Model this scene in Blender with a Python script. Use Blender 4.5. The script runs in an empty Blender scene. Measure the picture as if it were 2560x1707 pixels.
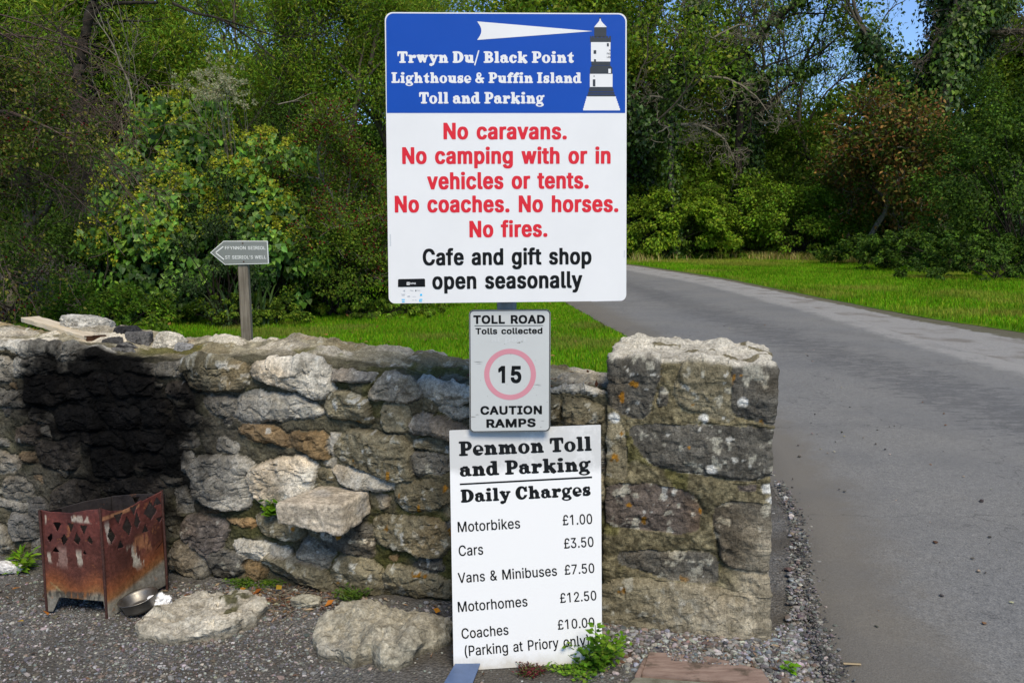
import bpy, bmesh, math, random
import numpy as np
from mathutils import Vector, Matrix

# ------------------------------------------------------------------ camera, sky, sun, exposure
scene = bpy.context.scene
COL = scene.collection
FPX, PITCH, CAM_H, CXP, CYP = 2133.0, math.radians(7.5), 1.6, 1280.0, 853.5
cam = bpy.data.cameras.new("camera")
cam.sensor_width = 36.0
cam.lens = FPX / 2560.0 * 36.0
cam.clip_end = 2000
cam_o = bpy.data.objects.new("camera", cam)
cam_o.location = (0, 0, CAM_H)
cam_o.rotation_euler = (math.radians(90) - PITCH, 0, 0)
COL.objects.link(cam_o)
scene.camera = cam_o

SUN_EL, SUN_AZ = math.radians(50), math.radians(163)   # azimuth clockwise from +Y: behind the camera and to the right
world = bpy.data.worlds.new("World")
scene.world = world
world.use_nodes = True
wn = world.node_tree.nodes
sky = wn.new("ShaderNodeTexSky")
sky.sky_type = 'NISHITA'
sky.sun_disc = False
sky.sun_elevation = SUN_EL
sky.sun_rotation = SUN_AZ
sky.dust_density = 0.1
sky.air_density = 1.0
sky.ozone_density = 5.0
sky.altitude = 2500
world.node_tree.links.new(sky.outputs[0], wn["Background"].inputs[0])
wn["Background"].inputs[1].default_value = 0.13

sun = bpy.data.lights.new("sun", 'SUN')
sun.energy = 2.7
sun.angle = math.radians(28)      # hazy autumn sun, soft-edged shadows
sun.color = (1.0, 0.90, 0.74)
sun_o = bpy.data.objects.new("sun", sun)
sd = Vector((math.sin(SUN_AZ) * math.cos(SUN_EL), math.cos(SUN_AZ) * math.cos(SUN_EL), math.sin(SUN_EL)))
sun_o.rotation_euler = sd.to_track_quat('Z', 'Y').to_euler()
sun_o.location = sd * 30
COL.objects.link(sun_o)

scene.view_settings.view_transform = 'Standard'
scene.view_settings.look = 'None'
scene.view_settings.exposure = 0.60
scene.view_settings.gamma = 1.0
scene.view_settings.use_curve_mapping = False
scene.cycles.max_bounces = 8
scene.cycles.transparent_max_bounces = 8

rng = np.random.default_rng(7)
random.seed(7)

# ------------------------------------------------------------------ helpers
def ray(x, y):
    u, v = (x - CXP) / FPX, (y - CYP) / FPX
    return np.array((u, math.cos(PITCH) - v * math.sin(PITCH), -(math.sin(PITCH) + v * math.cos(PITCH))))
def gnd(x, y, z=0.0):
    r = ray(x, y); t = (z - CAM_H) / r[2]
    return np.array((r[0] * t, r[1] * t, z))
def at(x, y, Y):
    r = ray(x, y); t = Y / r[1]
    return np.array((r[0] * t, Y, CAM_H + r[2] * t))
def on_plane(x, y, o, n):
    r = ray(x, y); c = np.array((0, 0, CAM_H))
    t = np.dot(np.asarray(o) - c, n) / np.dot(r, n)
    return c + r * t

def _hash(ix, iy, iz, seed):
    h = (ix.astype(np.int64) * 374761393 + iy.astype(np.int64) * 668265263 + iz.astype(np.int64) * 2147483647 + seed * 974711) & 0xFFFFFFFF
    h = ((h ^ (h >> 13)) * 1274126177) & 0xFFFFFFFF
    h = ((h ^ (h >> 16)) * 2246822519) & 0xFFFFFFFF
    return ((h ^ (h >> 15)) & 0xFFFFFF) / float(0xFFFFFF)
def vnoise(p, seed=0):
    i = np.floor(p); f = p - i; f = f * f * (3 - 2 * f); i = i.astype(np.int64)
    r = 0
    for dx in (0, 1):
        for dy in (0, 1):
            for dz in (0, 1):
                w = (f[:, 0] if dx else 1 - f[:, 0]) * (f[:, 1] if dy else 1 - f[:, 1]) * (f[:, 2] if dz else 1 - f[:, 2])
                r = r + w * _hash(i[:, 0] + dx, i[:, 1] + dy, i[:, 2] + dz, seed)
    return r
def fbm(p, octv=4, seed=0, gain=.5):
    a, s, t = 1.0, 0, 0
    for o in range(octv):
        s = s + a * vnoise(p * (2 ** o), seed + o * 17); t += a; a *= gain
    return s / t * 2 - 1
def ridged(p, octv=3, seed=0):
    a, s, t = 1.0, 0, 0
    for o in range(octv):
        s = s + a * (1 - np.abs(vnoise(p * (2 ** o), seed + o * 31) * 2 - 1)); t += a; a *= .5
    return s / t
def chips(p, seed=0):
    """angular broken-rock relief in the plane of the first two axes: every cell is its own tilted flat"""
    q = p[:, :2]; base = np.floor(q).astype(np.int64); bd = np.full(len(q), 9.0); out = np.zeros(len(q)); z0 = np.zeros(len(q), np.int64)
    for dx in (-1, 0, 1):
        for dy in (-1, 0, 1):
            ix, iy = base[:, 0] + dx, base[:, 1] + dy
            cx, cy = ix + _hash(ix, iy, z0, seed), iy + _hash(ix, iy, z0, seed + 1)
            ex, ey = q[:, 0] - cx, q[:, 1] - cy; d = ex * ex + ey * ey; w = d < bd
            v = (_hash(ix, iy, z0, seed + 2) - .5) * 1.3 * ex + (_hash(ix, iy, z0, seed + 3) - .5) * 1.3 * ey + (_hash(ix, iy, z0, seed + 4) - .5) * .7
            out = np.where(w, v, out); bd = np.where(w, d, bd)
    return out
def sstep(a, b, x):
    t = np.clip((x - a) / (b - a), 0, 1); return t * t * (3 - 2 * t)

def mesh_np(name, verts, faces, mat=None, parent=None, smooth=True, col=None, loc=None, attrs=None):
    """faces: (M,k) int array, or a list of such arrays."""
    fl = faces if isinstance(faces, list) else [faces]
    fl = [np.asarray(f) for f in fl if len(f)]
    me = bpy.data.meshes.new(name)
    v = np.asarray(verts, dtype=np.float32)
    me.vertices.add(len(v)); me.vertices.foreach_set("co", v.ravel())
    idx = np.concatenate([f.ravel() for f in fl]).astype(np.int32)
    tot = np.concatenate([np.full(len(f), f.shape[1], np.int32) for f in fl])
    start = np.concatenate([[0], np.cumsum(tot)[:-1]]).astype(np.int32)
    me.loops.add(len(idx)); me.loops.foreach_set("vertex_index", idx)
    me.polygons.add(len(tot)); me.polygons.foreach_set("loop_start", start); me.polygons.foreach_set("loop_total", tot)
    me.update(calc_edges=True)
    me.polygons.foreach_set("use_smooth", np.full(len(tot), smooth))
    if col is not None:
        a = me.color_attributes.new("col", 'FLOAT_COLOR', 'POINT')
        c = np.ones((len(v), 4), np.float32); c[:, :3] = col
        a.data.foreach_set("color", c.ravel())
    for k, val in (attrs or {}).items():
        a = me.attributes.new(k, 'FLOAT', 'POINT'); a.data.foreach_set("value", np.asarray(val, np.float32))
    me.validate()
    if mat: me.materials.append(mat)
    o = bpy.data.objects.new(name, me); COL.objects.link(o)
    if parent: o.parent = parent
    if loc is not None: o.location = loc
    return o
def tag(o, label=None, cat=None, group=None, kind=None):
    if label: o['label'] = label
    if cat: o['category'] = cat
    if group: o['group'] = group
    if kind: o['kind'] = kind
    return o
def thing(name, label, cat, loc=(0, 0, 0), group=None):
    o = bpy.data.objects.new(name, None); COL.objects.link(o); o.location = tuple(loc)
    o.empty_display_size = .1
    return tag(o, label, cat, group)
def grid_faces(nu, nv, wrap=False):
    i, j = np.meshgrid(np.arange(nu if wrap else nu - 1), np.arange(nv - 1), indexing='ij')
    i2 = (i + 1) % nu
    return np.stack([i * nv + j, i2 * nv + j, i2 * nv + j + 1, i * nv + j + 1], -1).reshape(-1, 4)
def bm_obj(name, bm, mat, parent=None, smooth=False, loc=None):
    me = bpy.data.meshes.new(name); bm.to_mesh(me); bm.free()
    if mat: me.materials.append(mat)
    for p in me.polygons: p.use_smooth = smooth
    o = bpy.data.objects.new(name, me); COL.objects.link(o)
    if parent: o.parent = parent
    if loc is not None: o.location = loc
    return o

# ------------------------------------------------------------------ materials
class NB:
    def __init__(self, name):
        self.m = bpy.data.materials.new(name); self.m.use_nodes = True
        self.t = self.m.node_tree; self.n = self.t.nodes; self.b = self.n["Principled BSDF"]
    def node(self, typ, **kw):
        n = self.n.new(typ)
        for k, v in kw.items():
            if k.startswith('i_'): n.inputs[k[2:].replace('_', ' ')].default_value = v
            else: setattr(n, k, v)
        return n
    def link(self, a, b): self.t.links.new(a, b)
    def noise(self, scale, detail=4, rough=.55, coord='Object', vec=None):
        n = self.node("ShaderNodeTexNoise"); n.inputs['Scale'].default_value = scale
        n.inputs['Detail'].default_value = detail; n.inputs['Roughness'].default_value = rough
        if vec is None:
            vec = self.node("ShaderNodeTexCoord").outputs[coord]
        self.link(vec, n.inputs['Vector']); return n.outputs['Fac']
    def ramp(self, fac, stops):
        r = self.node("ShaderNodeValToRGB"); cr = r.color_ramp
        while len(cr.elements) < len(stops): cr.elements.new(.5)
        for e, (p, c) in zip(cr.elements, stops):
            e.position = p; e.color = (*c, 1) if not isinstance(c, float) else (c, c, c, 1)
        self.link(fac, r.inputs[0]); return r.outputs[0]
    def mix(self, fac, a, b, mode='MIX'):
        x = self.node("ShaderNodeMix", data_type='RGBA', blend_type=mode)
        for s, v in ((x.inputs[0], fac), (x.inputs[6], a), (x.inputs[7], b)):
            if isinstance(v, (int, float)): s.default_value = v if s.type == 'VALUE' else (v, v, v, 1)
            elif isinstance(v, tuple): s.default_value = (*v, 1)
            else: self.link(v, s)
        return x.outputs[2]
    def attr(self, name='col'):
        a = self.node("ShaderNodeAttribute"); a.attribute_name = name; return a
    def bump(self, h, dist=.01, strength=.6):
        b = self.node("ShaderNodeBump"); b.inputs['Distance'].default_value = dist; b.inputs['Strength'].default_value = strength
        self.link(h, b.inputs['Height']); self.link(b.outputs[0], self.b.inputs['Normal'])
    def base(self, c):
        if isinstance(c, tuple): self.b.inputs['Base Color'].default_value = (*c, 1)
        else: self.link(c, self.b.inputs['Base Color'])
    def rough(self, r, spec=.3):
        if isinstance(r, (int, float)): self.b.inputs['Roughness'].default_value = r
        else: self.link(r, self.b.inputs['Roughness'])
        self.b.inputs['Specular IOR Level'].default_value = spec

def m_stone(name, fine=90, bump=.004):
    k = NB(name); a = k.attr().outputs['Color']
    n1 = k.noise(fine, 5, .65); n2 = k.noise(fine * .2, 4, .6)
    c = k.mix(1.0, a, k.ramp(n1, [(.28, .55), (.5, .98), (.72, 1.42)]), 'MULTIPLY')
    c = k.mix(1.0, c, k.ramp(n2, [(.3, (.72, .70, .66)), (.7, (1.25, 1.24, 1.22))]), 'MULTIPLY')
    n3 = k.noise(fine * 2.2, 3, .7); hh = k.mix(.4, n1, n3); c = k.mix(1.0, c, k.ramp(n3, [(.3, .68), (.7, 1.3)]), 'MULTIPLY')
    k.base(c); k.rough(1.0, .02); k.bump(hh, bump * 1.8, 1.0); return k.m
def m_plain(name, c, rough=.5, spec=.4, var=.06, scale=8, metal=0.0):
    k = NB(name); n = k.noise(scale, 4)
    k.base(k.mix(1.0, c, k.ramp(n, [(.3, 1 - var), (.7, 1 + var)]), 'MULTIPLY')); k.rough(rough, spec)
    k.b.inputs['Metallic'].default_value = metal
    return k.m
def m_leaf(name, trans=.3, rough=.6, spec=.12):
    k = NB(name); a = k.attr().outputs['Color']
    k.base(a); k.rough(rough, spec)
    tr = k.node("ShaderNodeBsdfTranslucent")
    k.link(k.mix(1.0, a, (1.25, 1.2, .55), 'MULTIPLY'), tr.inputs[0])
    ms = k.node("ShaderNodeMixShader"); ms.inputs[0].default_value = trans
    k.link(k.b.outputs[0], ms.inputs[1]); k.link(tr.outputs[0], ms.inputs[2])
    k.link(ms.outputs[0], k.n["Material Output"].inputs[0]); return k.m
def m_bark(name, c1, c2, scale=14):
    k = NB(name)
    tc = k.node("ShaderNodeTexCoord"); mp = k.node("ShaderNodeMapping"); mp.inputs['Scale'].default_value = (1, 1, .3)
    k.link(tc.outputs['Object'], mp.inputs[0])
    n = k.noise(scale, 5, .6, vec=mp.outputs[0])
    k.base(k.ramp(n, [(.3, c1), (.7, c2)])); k.rough(.9, .15); k.bump(n, .02, .8); return k.m

M_STONE = m_stone("rubble_stone")
M_ROCK = m_stone("field_rock", 60, .004)
M_LEAF = m_leaf("leaf_mixed")
M_IVY = m_leaf("ivy_leaf", .18, .48, .3)
M_DRY = m_leaf("dry_leaf", .2, .7, .2)
M_GRASS = m_leaf("grass_blade", .35, .7, .06)
M_BARK = m_bark("bark_grey_brown", (.035, .028, .02), (.13, .11, .08))
M_BARKD = m_bark("bark_dark", (.014, .011, .008), (.05, .042, .032))
M_TWIG = m_bark("twig_pale", (.10, .085, .06), (.26, .23, .17), 30)
M_TWIGR = m_bark("twig_reddish", (.06, .038, .03), (.16, .115, .09), 30)

# ------------------------------------------------------------------ ground, lawn, road, verge
def strip_mesh(name, left, right, mat, z, n=160, m=24, kind='structure', skirt=0.0):
    def samp(pts):
        p = np.array(pts, float); d = np.r_[0, np.cumsum(np.hypot(*np.diff(p, axis=0).T))]; t = np.linspace(0, d[-1], n)
        # smooth through Catmull-like resampling
        x, y = np.interp(t, d, p[:, 0]), np.interp(t, d, p[:, 1])
        for _ in range(10):
            x[1:-1] = (x[:-2] + 2 * x[1:-1] + x[2:]) / 4; y[1:-1] = (y[:-2] + 2 * y[1:-1] + y[2:]) / 4
        return np.stack([x, y], 1)
    L, R = samp(left), samp(right)
    w = np.linspace(0, 1, m)
    P = L[:, None, :] * (1 - w)[None, :, None] + R[:, None, :] * w[None, :, None]
    # ragged edges
    e = np.minimum(w, 1 - w)[None, :]
    q = np.concatenate([P.reshape(-1, 2), np.zeros((n * m, 1))], 1)
    jit = np.stack([fbm(q * 2.2, 4, 5), fbm(q * 2.2, 4, 9)], 1).reshape(n, m, 2)
    P = P + jit * (np.exp(-e * 40) * .07)[..., None]
    Z = np.full((n, m), z) + (fbm(q * .8, 3, 3) * .004).reshape(n, m)
    if skirt: Z[:, 0] -= skirt; Z[:, -1] -= .012
    V = np.concatenate([P, Z[..., None]], 2).reshape(-1, 3)
    f = grid_faces(n, m)[:, ::-1]
    o = mesh_np(name, V, f, mat, attrs={'across': np.tile(w, n)}); tag(o, kind=kind)
    return o

def m_ground():
    k = NB("earth_and_grit")
    n1 = k.noise(1.3, 5); n2 = k.noise(45, 4)
    c = k.ramp(n1, [(.3, (.030, .026, .018)), (.7, (.06, .052, .038))])
    k.base(k.mix(1.0, c, k.ramp(n2, [(.3, .5), (.7, 1.6)]), 'MULTIPLY')); k.rough(.95, .1); k.bump(n2, .01, .7); return k.m
def m_grit():
    k = NB("gravel_forecourt")
    tc = k.node("ShaderNodeTexCoord")
    def vor(s):
        v = k.node("ShaderNodeTexVoronoi"); v.inputs['Scale'].default_value = s; v.inputs['Randomness'].default_value = 1
        k.link(tc.outputs['Object'], v.inputs['Vector']); return v
    v1, v2 = vor(95), vor(210)
    n = k.noise(2.2, 5); n3 = k.noise(9, 4)
    pal = [(0, (.080, .076, .068)), (.3, (.15, .145, .132)), (.55, (.22, .21, .185)), (.75, (.115, .116, .116)), (.9, (.31, .295, .26)), (1, (.13, .105, .08))]
    def rnd(v):
        s = k.node("ShaderNodeSeparateColor"); k.link(v.outputs['Color'], s.inputs[0]); return s.outputs[0]
    c1 = k.ramp(rnd(v1), pal); c2 = k.ramp(rnd(v2), pal)
    c = k.mix(k.ramp(n3, [(.42, 0.0), (.58, 1.0)]), c2, c1)
    c = k.mix(1.0, c, k.ramp(v1.outputs['Distance'], [(.0, 1.2), (.75, .55)]), 'MULTIPLY')
    dirt = k.mix(k.noise(80, 3), (.045, .039, .030), (.105, .093, .074))
    c = k.mix(k.ramp(n, [(.40, 0.0), (.60, .85)]), c, dirt)
    k.base(c); k.rough(.9, .2)
    mth = k.node("ShaderNodeMath", operation='SUBTRACT'); mth.inputs[0].default_value = 1; k.link(v1.outputs['Distance'], mth.inputs[1])
    k.bump(mth.outputs[0], .008, .9); return k.m
def m_asphalt():
    k = NB("worn_asphalt")
    tc = k.node("ShaderNodeTexCoord"); mp = k.node("ShaderNodeMapping"); mp.inputs['Scale'].default_value = (.55, 1.25, 1); k.link(tc.outputs['Object'], mp.inputs[0])
    fine = k.noise(150, 3, .7); mid = k.noise(38, 4, .6); big = k.noise(.5, 4)
    c = k.ramp(fine, [(.33, (.102, .102, .098)), (.5, (.184, .182, .171)), (.68, (.28, .27, .24))])
    c = k.mix(1.0, c, k.ramp(mid, [(.3, .82), (.7, 1.14)]), 'MULTIPLY')
    c = k.mix(1.0, c, k.ramp(big, [(.3, (.92, .93, .95)), (.7, (1.08, 1.06, 1.02))]), 'MULTIPLY')
    # the surface dressing has worn off along the middle of the lane, leaving dark rough tarmac
    sep = k.node("ShaderNodeSeparateXYZ"); k.link(tc.outputs['Object'], sep.inputs[0])
    mr = k.node("ShaderNodeMapRange"); mr.inputs[1].default_value = 3; mr.inputs[2].default_value = 26; mr.inputs[3].default_value = 4.55; mr.inputs[4].default_value = 3.1
    k.link(sep.outputs[1], mr.inputs[0])
    d = k.node("ShaderNodeMath", operation='SUBTRACT'); k.link(sep.outputs[0], d.inputs[0]); k.link(mr.outputs[0], d.inputs[1])
    ab = k.node("ShaderNodeMath", operation='ABSOLUTE'); k.link(d.outputs[0], ab.inputs[0])
    band = k.ramp(ab.outputs[0], [(.0, 1.0), (.35, .75), (.95, 0.0)])
    pn = k.noise(8.0, 9, .82, vec=mp.outputs[0])
    ad = k.node("ShaderNodeMath", operation='MULTIPLY_ADD'); k.link(band, ad.inputs[0]); ad.inputs[1].default_value = .17; k.link(pn, ad.inputs[2])
    gr = k.node('ShaderNodeMath', operation='MULTIPLY_ADD'); k.link(mid, gr.inputs[0]); gr.inputs[1].default_value = .22; k.link(ad.outputs[0], gr.inputs[2])
    patch = k.ramp(gr.outputs[0], [(.715, 0.0), (.745, .62)])
    dark = k.mix(k.ramp(fine, [(.35, 0.0), (.65, 1.0)]), (.03, .03, .03), (.15, .148, .14))
    c = k.mix(patch, c, dark)
    # gravel and silt spread over both edges of the lane
    ac = k.attr('across').outputs['Fac']; en = k.noise(5, 6, .75); en2 = k.noise(1.1, 4)
    e1 = k.node("ShaderNodeMath", operation='MULTIPLY_ADD'); k.link(en, e1.inputs[0]); e1.inputs[1].default_value = .16; k.link(ac, e1.inputs[2])
    grit = k.ramp(fine, [(.3, (.13, .125, .115)), (.5, (.27, .26, .235)), (.7, (.5, .48, .43))])
    c = k.mix(k.ramp(e1.outputs[0], [(.95, 0.0), (1.04, 1.0)]), c, grit)
    e2 = k.node("ShaderNodeMath", operation='MULTIPLY_ADD'); k.link(en, e2.inputs[0]); e2.inputs[1].default_value = -.14; k.link(ac, e2.inputs[2])
    c = k.mix(k.ramp(e2.outputs[0], [(.0, .8), (.06, 0.0)]), c, k.mix(fine, (.05, .045, .036), (.20, .18, .145)))
    silt = k.ramp(e2.outputs[0], [(.0, .45), (.10, 0.0)]); c = k.mix(silt, c, k.mix(fine, (.13, .118, .095), (.26, .235, .19)))
    c = k.mix(k.ramp(en2, [(.52, 0.0), (.62, .22)]), c, (.105, .104, .10))
    wv = k.node("ShaderNodeTexVoronoi", feature='DISTANCE_TO_EDGE'); wv.inputs['Scale'].default_value = .55
    wa = k.node("ShaderNodeVectorMath", operation='ADD'); k.link(tc.outputs['Object'], wa.inputs[0]); nz = k.node("ShaderNodeTexNoise"); nz.inputs['Scale'].default_value = 3; nz.inputs['Detail'].default_value = 6; k.link(tc.outputs['Object'], nz.inputs['Vector']); k.link(nz.outputs['Color'], wa.inputs[1]); k.link(wa.outputs[0], wv.inputs['Vector'])
    c = k.mix(k.ramp(wv.outputs[0], [(.0, .55), (.006, 0.0)]), c, (.05, .048, .045))
    spots = k.ramp(k.noise(7, 6, .75), [(.70, 0.0), (.76, .8)])
    c = k.mix(spots, c, (.06, .055, .045))
    k.base(c); k.rough(.85, .25); k.bump(fine, .004, .7); return k.m
def m_verge():
    k = NB("limestone_chippings")
    f = k.noise(120, 3, .7); b = k.noise(1.6, 5)
    c = k.ramp(f, [(.3, (.13, .125, .115)), (.5, (.29, .28, .255)), (.7, (.56, .53, .48))])
    ac = k.attr('across').outputs['Fac']; en = k.noise(4, 6, .7); e1 = k.node('ShaderNodeMath', operation='MULTIPLY_ADD'); k.link(en, e1.inputs[0]); e1.inputs[1].default_value = .5; k.link(ac, e1.inputs[2])
    c = k.mix(k.ramp(b, [(.5, 0.0), (.66, .6)]), c, (.14, .115, .085)); c = k.mix(k.ramp(e1.outputs[0], [(.95, 0.0), (1.25, .85)]), c, k.mix(f, (.06, .05, .03), (.13, .12, .05)))
    k.base(c); k.rough(.9, .2); k.bump(f, .012, .9); return k.m
def m_turf():
    k = NB("turf")
    a = k.noise(.9, 5); b = k.noise(60, 4)
    c = k.ramp(a, [(.3, (.065, .16, .005)), (.55, (.10, .22, .006)), (.75, (.17, .22, .016))])
    k.base(k.mix(1.0, c, k.ramp(b, [(.3, .4), (.7, 1.5)]), 'MULTIPLY')); k.rough(.9, .1); k.bump(b, .03, .8); return k.m

V = np.array([(-160, -40, 0), (160, -40, 0), (160, 260, 0), (-160, 260, 0)], float)
tag(mesh_np("ground", V, np.array([[0, 1, 2, 3]]), m_ground()), kind='structure')

# near forecourt with small bumps
nx, ny = 320, 220
gx, gy = np.meshgrid(np.linspace(-4.6, 1.95, nx), np.linspace(1.2, 5.6, ny), indexing='ij')
q = np.stack([gx.ravel(), gy.ravel(), np.zeros(nx * ny)], 1)
def ground_z(x, y):
    p = np.stack([np.ravel(x), np.ravel(y), np.zeros(np.size(x))], 1)
    return .0085 + fbm(p * 1.7, 3, 2) * .004 + fbm(p * 14, 3, 8) * .003
q[:, 2] = ground_z(q[:, 0], q[:, 1])
tag(mesh_np("gravel_forecourt", q, grid_faces(nx, ny), m_grit()), kind='structure')

ROAD_L = [(.92, -6), (.97, 1.0), (1.07, 2.7), (1.17, 3.3), (1.52, 4.5), (1.74, 6), (1.86, 9), (1.77, 12), (1.2, 18.5), (.2, 25), (-1.8, 33), (-7, 43)]
ROAD_R = [(6.4, -6), (6.3, 1), (6.15, 5), (5.95, 9.8), (5.86, 11.5), (5.95, 14), (6.07, 16.5), (5.88, 25), (4.7, 34.5), (2.4, 42), (-1, 50), (-6, 57)]
VERGE_R = [(9.4, -6), (9.1, 1), (8.6, 8), (7.8, 12.9), (7.35, 15.5), (7.1, 20.5), (6.9, 27), (5.5, 38), (2.9, 46), (-1, 54), (-6, 61)]
strip_mesh("road", ROAD_L, ROAD_R, m_asphalt(), .042, n=900, m=40, skirt=.045)
strip_mesh("gravel_verge", ROAD_R, VERGE_R, m_verge(), .024, n=700, m=16)
M_TURF = m_turf()
strip_mesh("lawn", [(-9, 5.7), (-9, 9), (-8.6, 14), (-7.6, 16.5), (-5.5, 19.5), (-4, 26), (-5, 40)],
           [(1.30, 5.7), (1.80, 9), (1.72, 12), (1.15, 18.5), (.15, 25), (-1.85, 33), (-5, 42)], M_TURF, .02, n=200, m=60)
strip_mesh("grass_verge", VERGE_R, [(40, -6), (40, 1), (40, 10), (38, 20), (34, 30), (30, 40), (22, 48), (10, 54), (2, 60), (-6, 66)], M_TURF, .030, n=200, m=60)

def blades(name, pts, h, w, cols, lean=.5, seed=1, z0=.02, mat=None):
    """grass: one bent two-segment blade per point"""
    r = np.random.default_rng(seed); n = len(pts)
    a = r.uniform(0, 2 * np.pi, n); h = h * r.uniform(.55, 1.3, n); w = w * r.uniform(.7, 1.3, n)
    d = np.stack([np.cos(a), np.sin(a), np.zeros(n)], 1); s = np.stack([-np.sin(a), np.cos(a), np.zeros(n)], 1)
    l = r.uniform(.1, 1, n)[:, None] * lean * h[:, None]
    p = np.c_[pts[:, :2], np.full(n, z0)]
    up = np.array((0, 0, 1.0))
    m = p + d * l * .35 + up * (h * .6)[:, None]; t = p + d * l + up * h[:, None]
    V = np.stack([p - s * w[:, None] / 2, p + s * w[:, None] / 2, m + s * w[:, None] * .4, m - s * w[:, None] * .4, t], 1)
    i = np.arange(n)[:, None] * 5
    c = np.repeat(cols, 5, 0)
    return mesh_np(name, V.reshape(-1, 3), [i + np.array([0, 1, 2, 3]), i + np.array([3, 2, 4])], mat or M_GRASS, col=c, smooth=False)
def pal(n, cols, seed, jit=.25):
    r = np.random.default_rng(seed); cols = np.array(cols); c = cols[r.integers(0, len(cols), n)]
    return np.clip(c * (1 + r.normal(0, jit, (n, 1))) * (1 + r.normal(0, .06, (n, 3))), .003, .8)
def inside(px, py, poly):
    poly = np.array(poly); r = np.zeros(len(px), bool); j = len(poly) - 1
    for i in range(len(poly)):
        xi, yi = poly[i]; xj, yj = poly[j]
        c = ((yi > py) != (yj > py)) & (px < (xj - xi) * (py - yi) / (yj - yi + 1e-12) + xi)
        r ^= c; j = i
    return r
def scatter(poly, n, seed, bias=None):
    r = np.random.default_rng(seed); poly = np.array(poly); lo, hi = poly.min(0), poly.max(0); out = []
    tot = 0
    while tot < n:
        p = r.uniform(lo, hi, (n, 2)); k = inside(p[:, 0], p[:, 1], poly)
        if bias is not None: k &= r.uniform(0, 1, n) < bias(p)
        out.append(p[k]); tot += k.sum()
    return np.concatenate(out)[:n]
GREEN = [(.10, .28, .005), (.135, .31, .006), (.08, .23, .005), (.18, .31, .010), (.22, .27, .02)]
lawn_poly = [(-6.9, 8.0), (-7.2, 13.5), (-6.6, 16), (-5.0, 18.5), (-3.8, 24), (-.2, 25), (1.1, 18.5), (1.70, 12), (1.76, 9), (1.5, 7.0)]
p = scatter(lawn_poly, 150000, 3)
c = pal(len(p), GREEN, 4, .2)
dry = sstep(.25, .6, fbm(np.c_[p * .8, np.zeros(len(p))], 4, 77))[:, None]
c = c * (1 - dry * .6) + np.array((.22, .19, .05)) * dry * .6
c = c * (1 + .30 * fbm(np.c_[p * 1.3, np.zeros(len(p))], 4, 79)[:, None])
o = blades("lawn_grass", p, .055, .008, c, .8, 5); tag(o, "short bright green mown grass of the lawn behind the wall", "grass", kind='stuff')
verge_poly = [(8.4, 11), (7.85, 12.9), (7.4, 15.5), (7.15, 20.5), (6.95, 27), (5.6, 38), (3.0, 46), (8, 54), (22, 47), (22, 34), (19, 26), (14, 16)]
p = scatter(verge_poly, 170000, 6, lambda q: np.clip(26 / q[:, 1], .15, 1))
c = pal(len(p), GREEN, 7, .25)
dry = sstep(-.05, .4, fbm(np.c_[p * .45, np.zeros(len(p))], 5, 70))[:, None]
c = c * (1 - dry * .7) + np.array((.30, .27, .05)) * dry * .7
c = c * (1 + .45 * fbm(np.c_[p * .9, np.zeros(len(p))], 4, 78)[:, None])
o = blades("verge_grass", p, .11, .013, c, .8, 8, .03); tag(o, "rough sunlit grass with dry patches on the bank beyond the road", "grass", kind='stuff')
# tall dry grass where the bank meets the trees
p = np.stack([np.random.default_rng(9).uniform(5.6, 21, 18000), np.zeros(18000)], 1)
p[:, 1] = np.interp(p[:, 0], [5.6, 8, 10, 14, 17, 21], [44, 46.5, 47, 44.5, 40, 35]) + np.random.default_rng(10).normal(0, 1.9, len(p)); p = p[fbm(np.c_[p * .7, np.zeros(len(p))], 4, 71) > .02]
o = blades("tall_dry_grass", p, .40, .022, pal(len(p), [(.42, .32, .12), (.30, .32, .06), (.52, .40, .18), (.18, .28, .03)], 11), 1.2, 12, .03)
tag(o, "tall straw coloured grass at the foot of the far trees", "grass", kind='stuff')

# the rising ground that closes the view behind the wood
hx, hy = np.meshgrid(np.linspace(-110, 120, 90), np.linspace(70, 130, 24), indexing='ij')
hz = np.interp(hy, [70, 84, 100, 130], [-.5, 11.0, 13.5, 12]) * (1 + .10 * fbm(np.c_[hx.ravel() * .06, hy.ravel() * .06, 0 * hx.ravel()], 3, 90).reshape(hx.shape))
kh = NB("scrubby_hillside"); nh = kh.noise(.35, 6, .7); kh.base(kh.ramp(nh, [(.3, (.012, .022, .005)), (.7, (.045, .075, .012))])); kh.rough(1.0, .05); kh.bump(nh, 1.0, 1.0)
tag(mesh_np("hill", np.stack([hx, hy, hz], -1).reshape(-1, 3), grid_faces(90, 24), kh.m), kind='structure')

# ------------------------------------------------------------------ stone wall and gate pier
WO = np.array((.39, 3.36, 0.0)); WA = math.radians(13.2)
WD = np.array((math.cos(WA), -math.sin(WA), 0.0)); WN = np.array((-math.sin(WA), -math.cos(WA), 0.0))   # along the wall, and out of its face
def wpt(s, d, z):   # s along, d depth behind the face
    s, d, z = np.broadcast_arrays(s, d, z)
    return WO + s[..., None] * WD - d[..., None] * WN + z[..., None] * np.array((0, 0, 1.0))
def wpx(x, y, off=0.0):
    p = on_plane(x, y, WO + WN * off, WN)
    return float(np.dot(p - WO, WD)), float(p[2])

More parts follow.
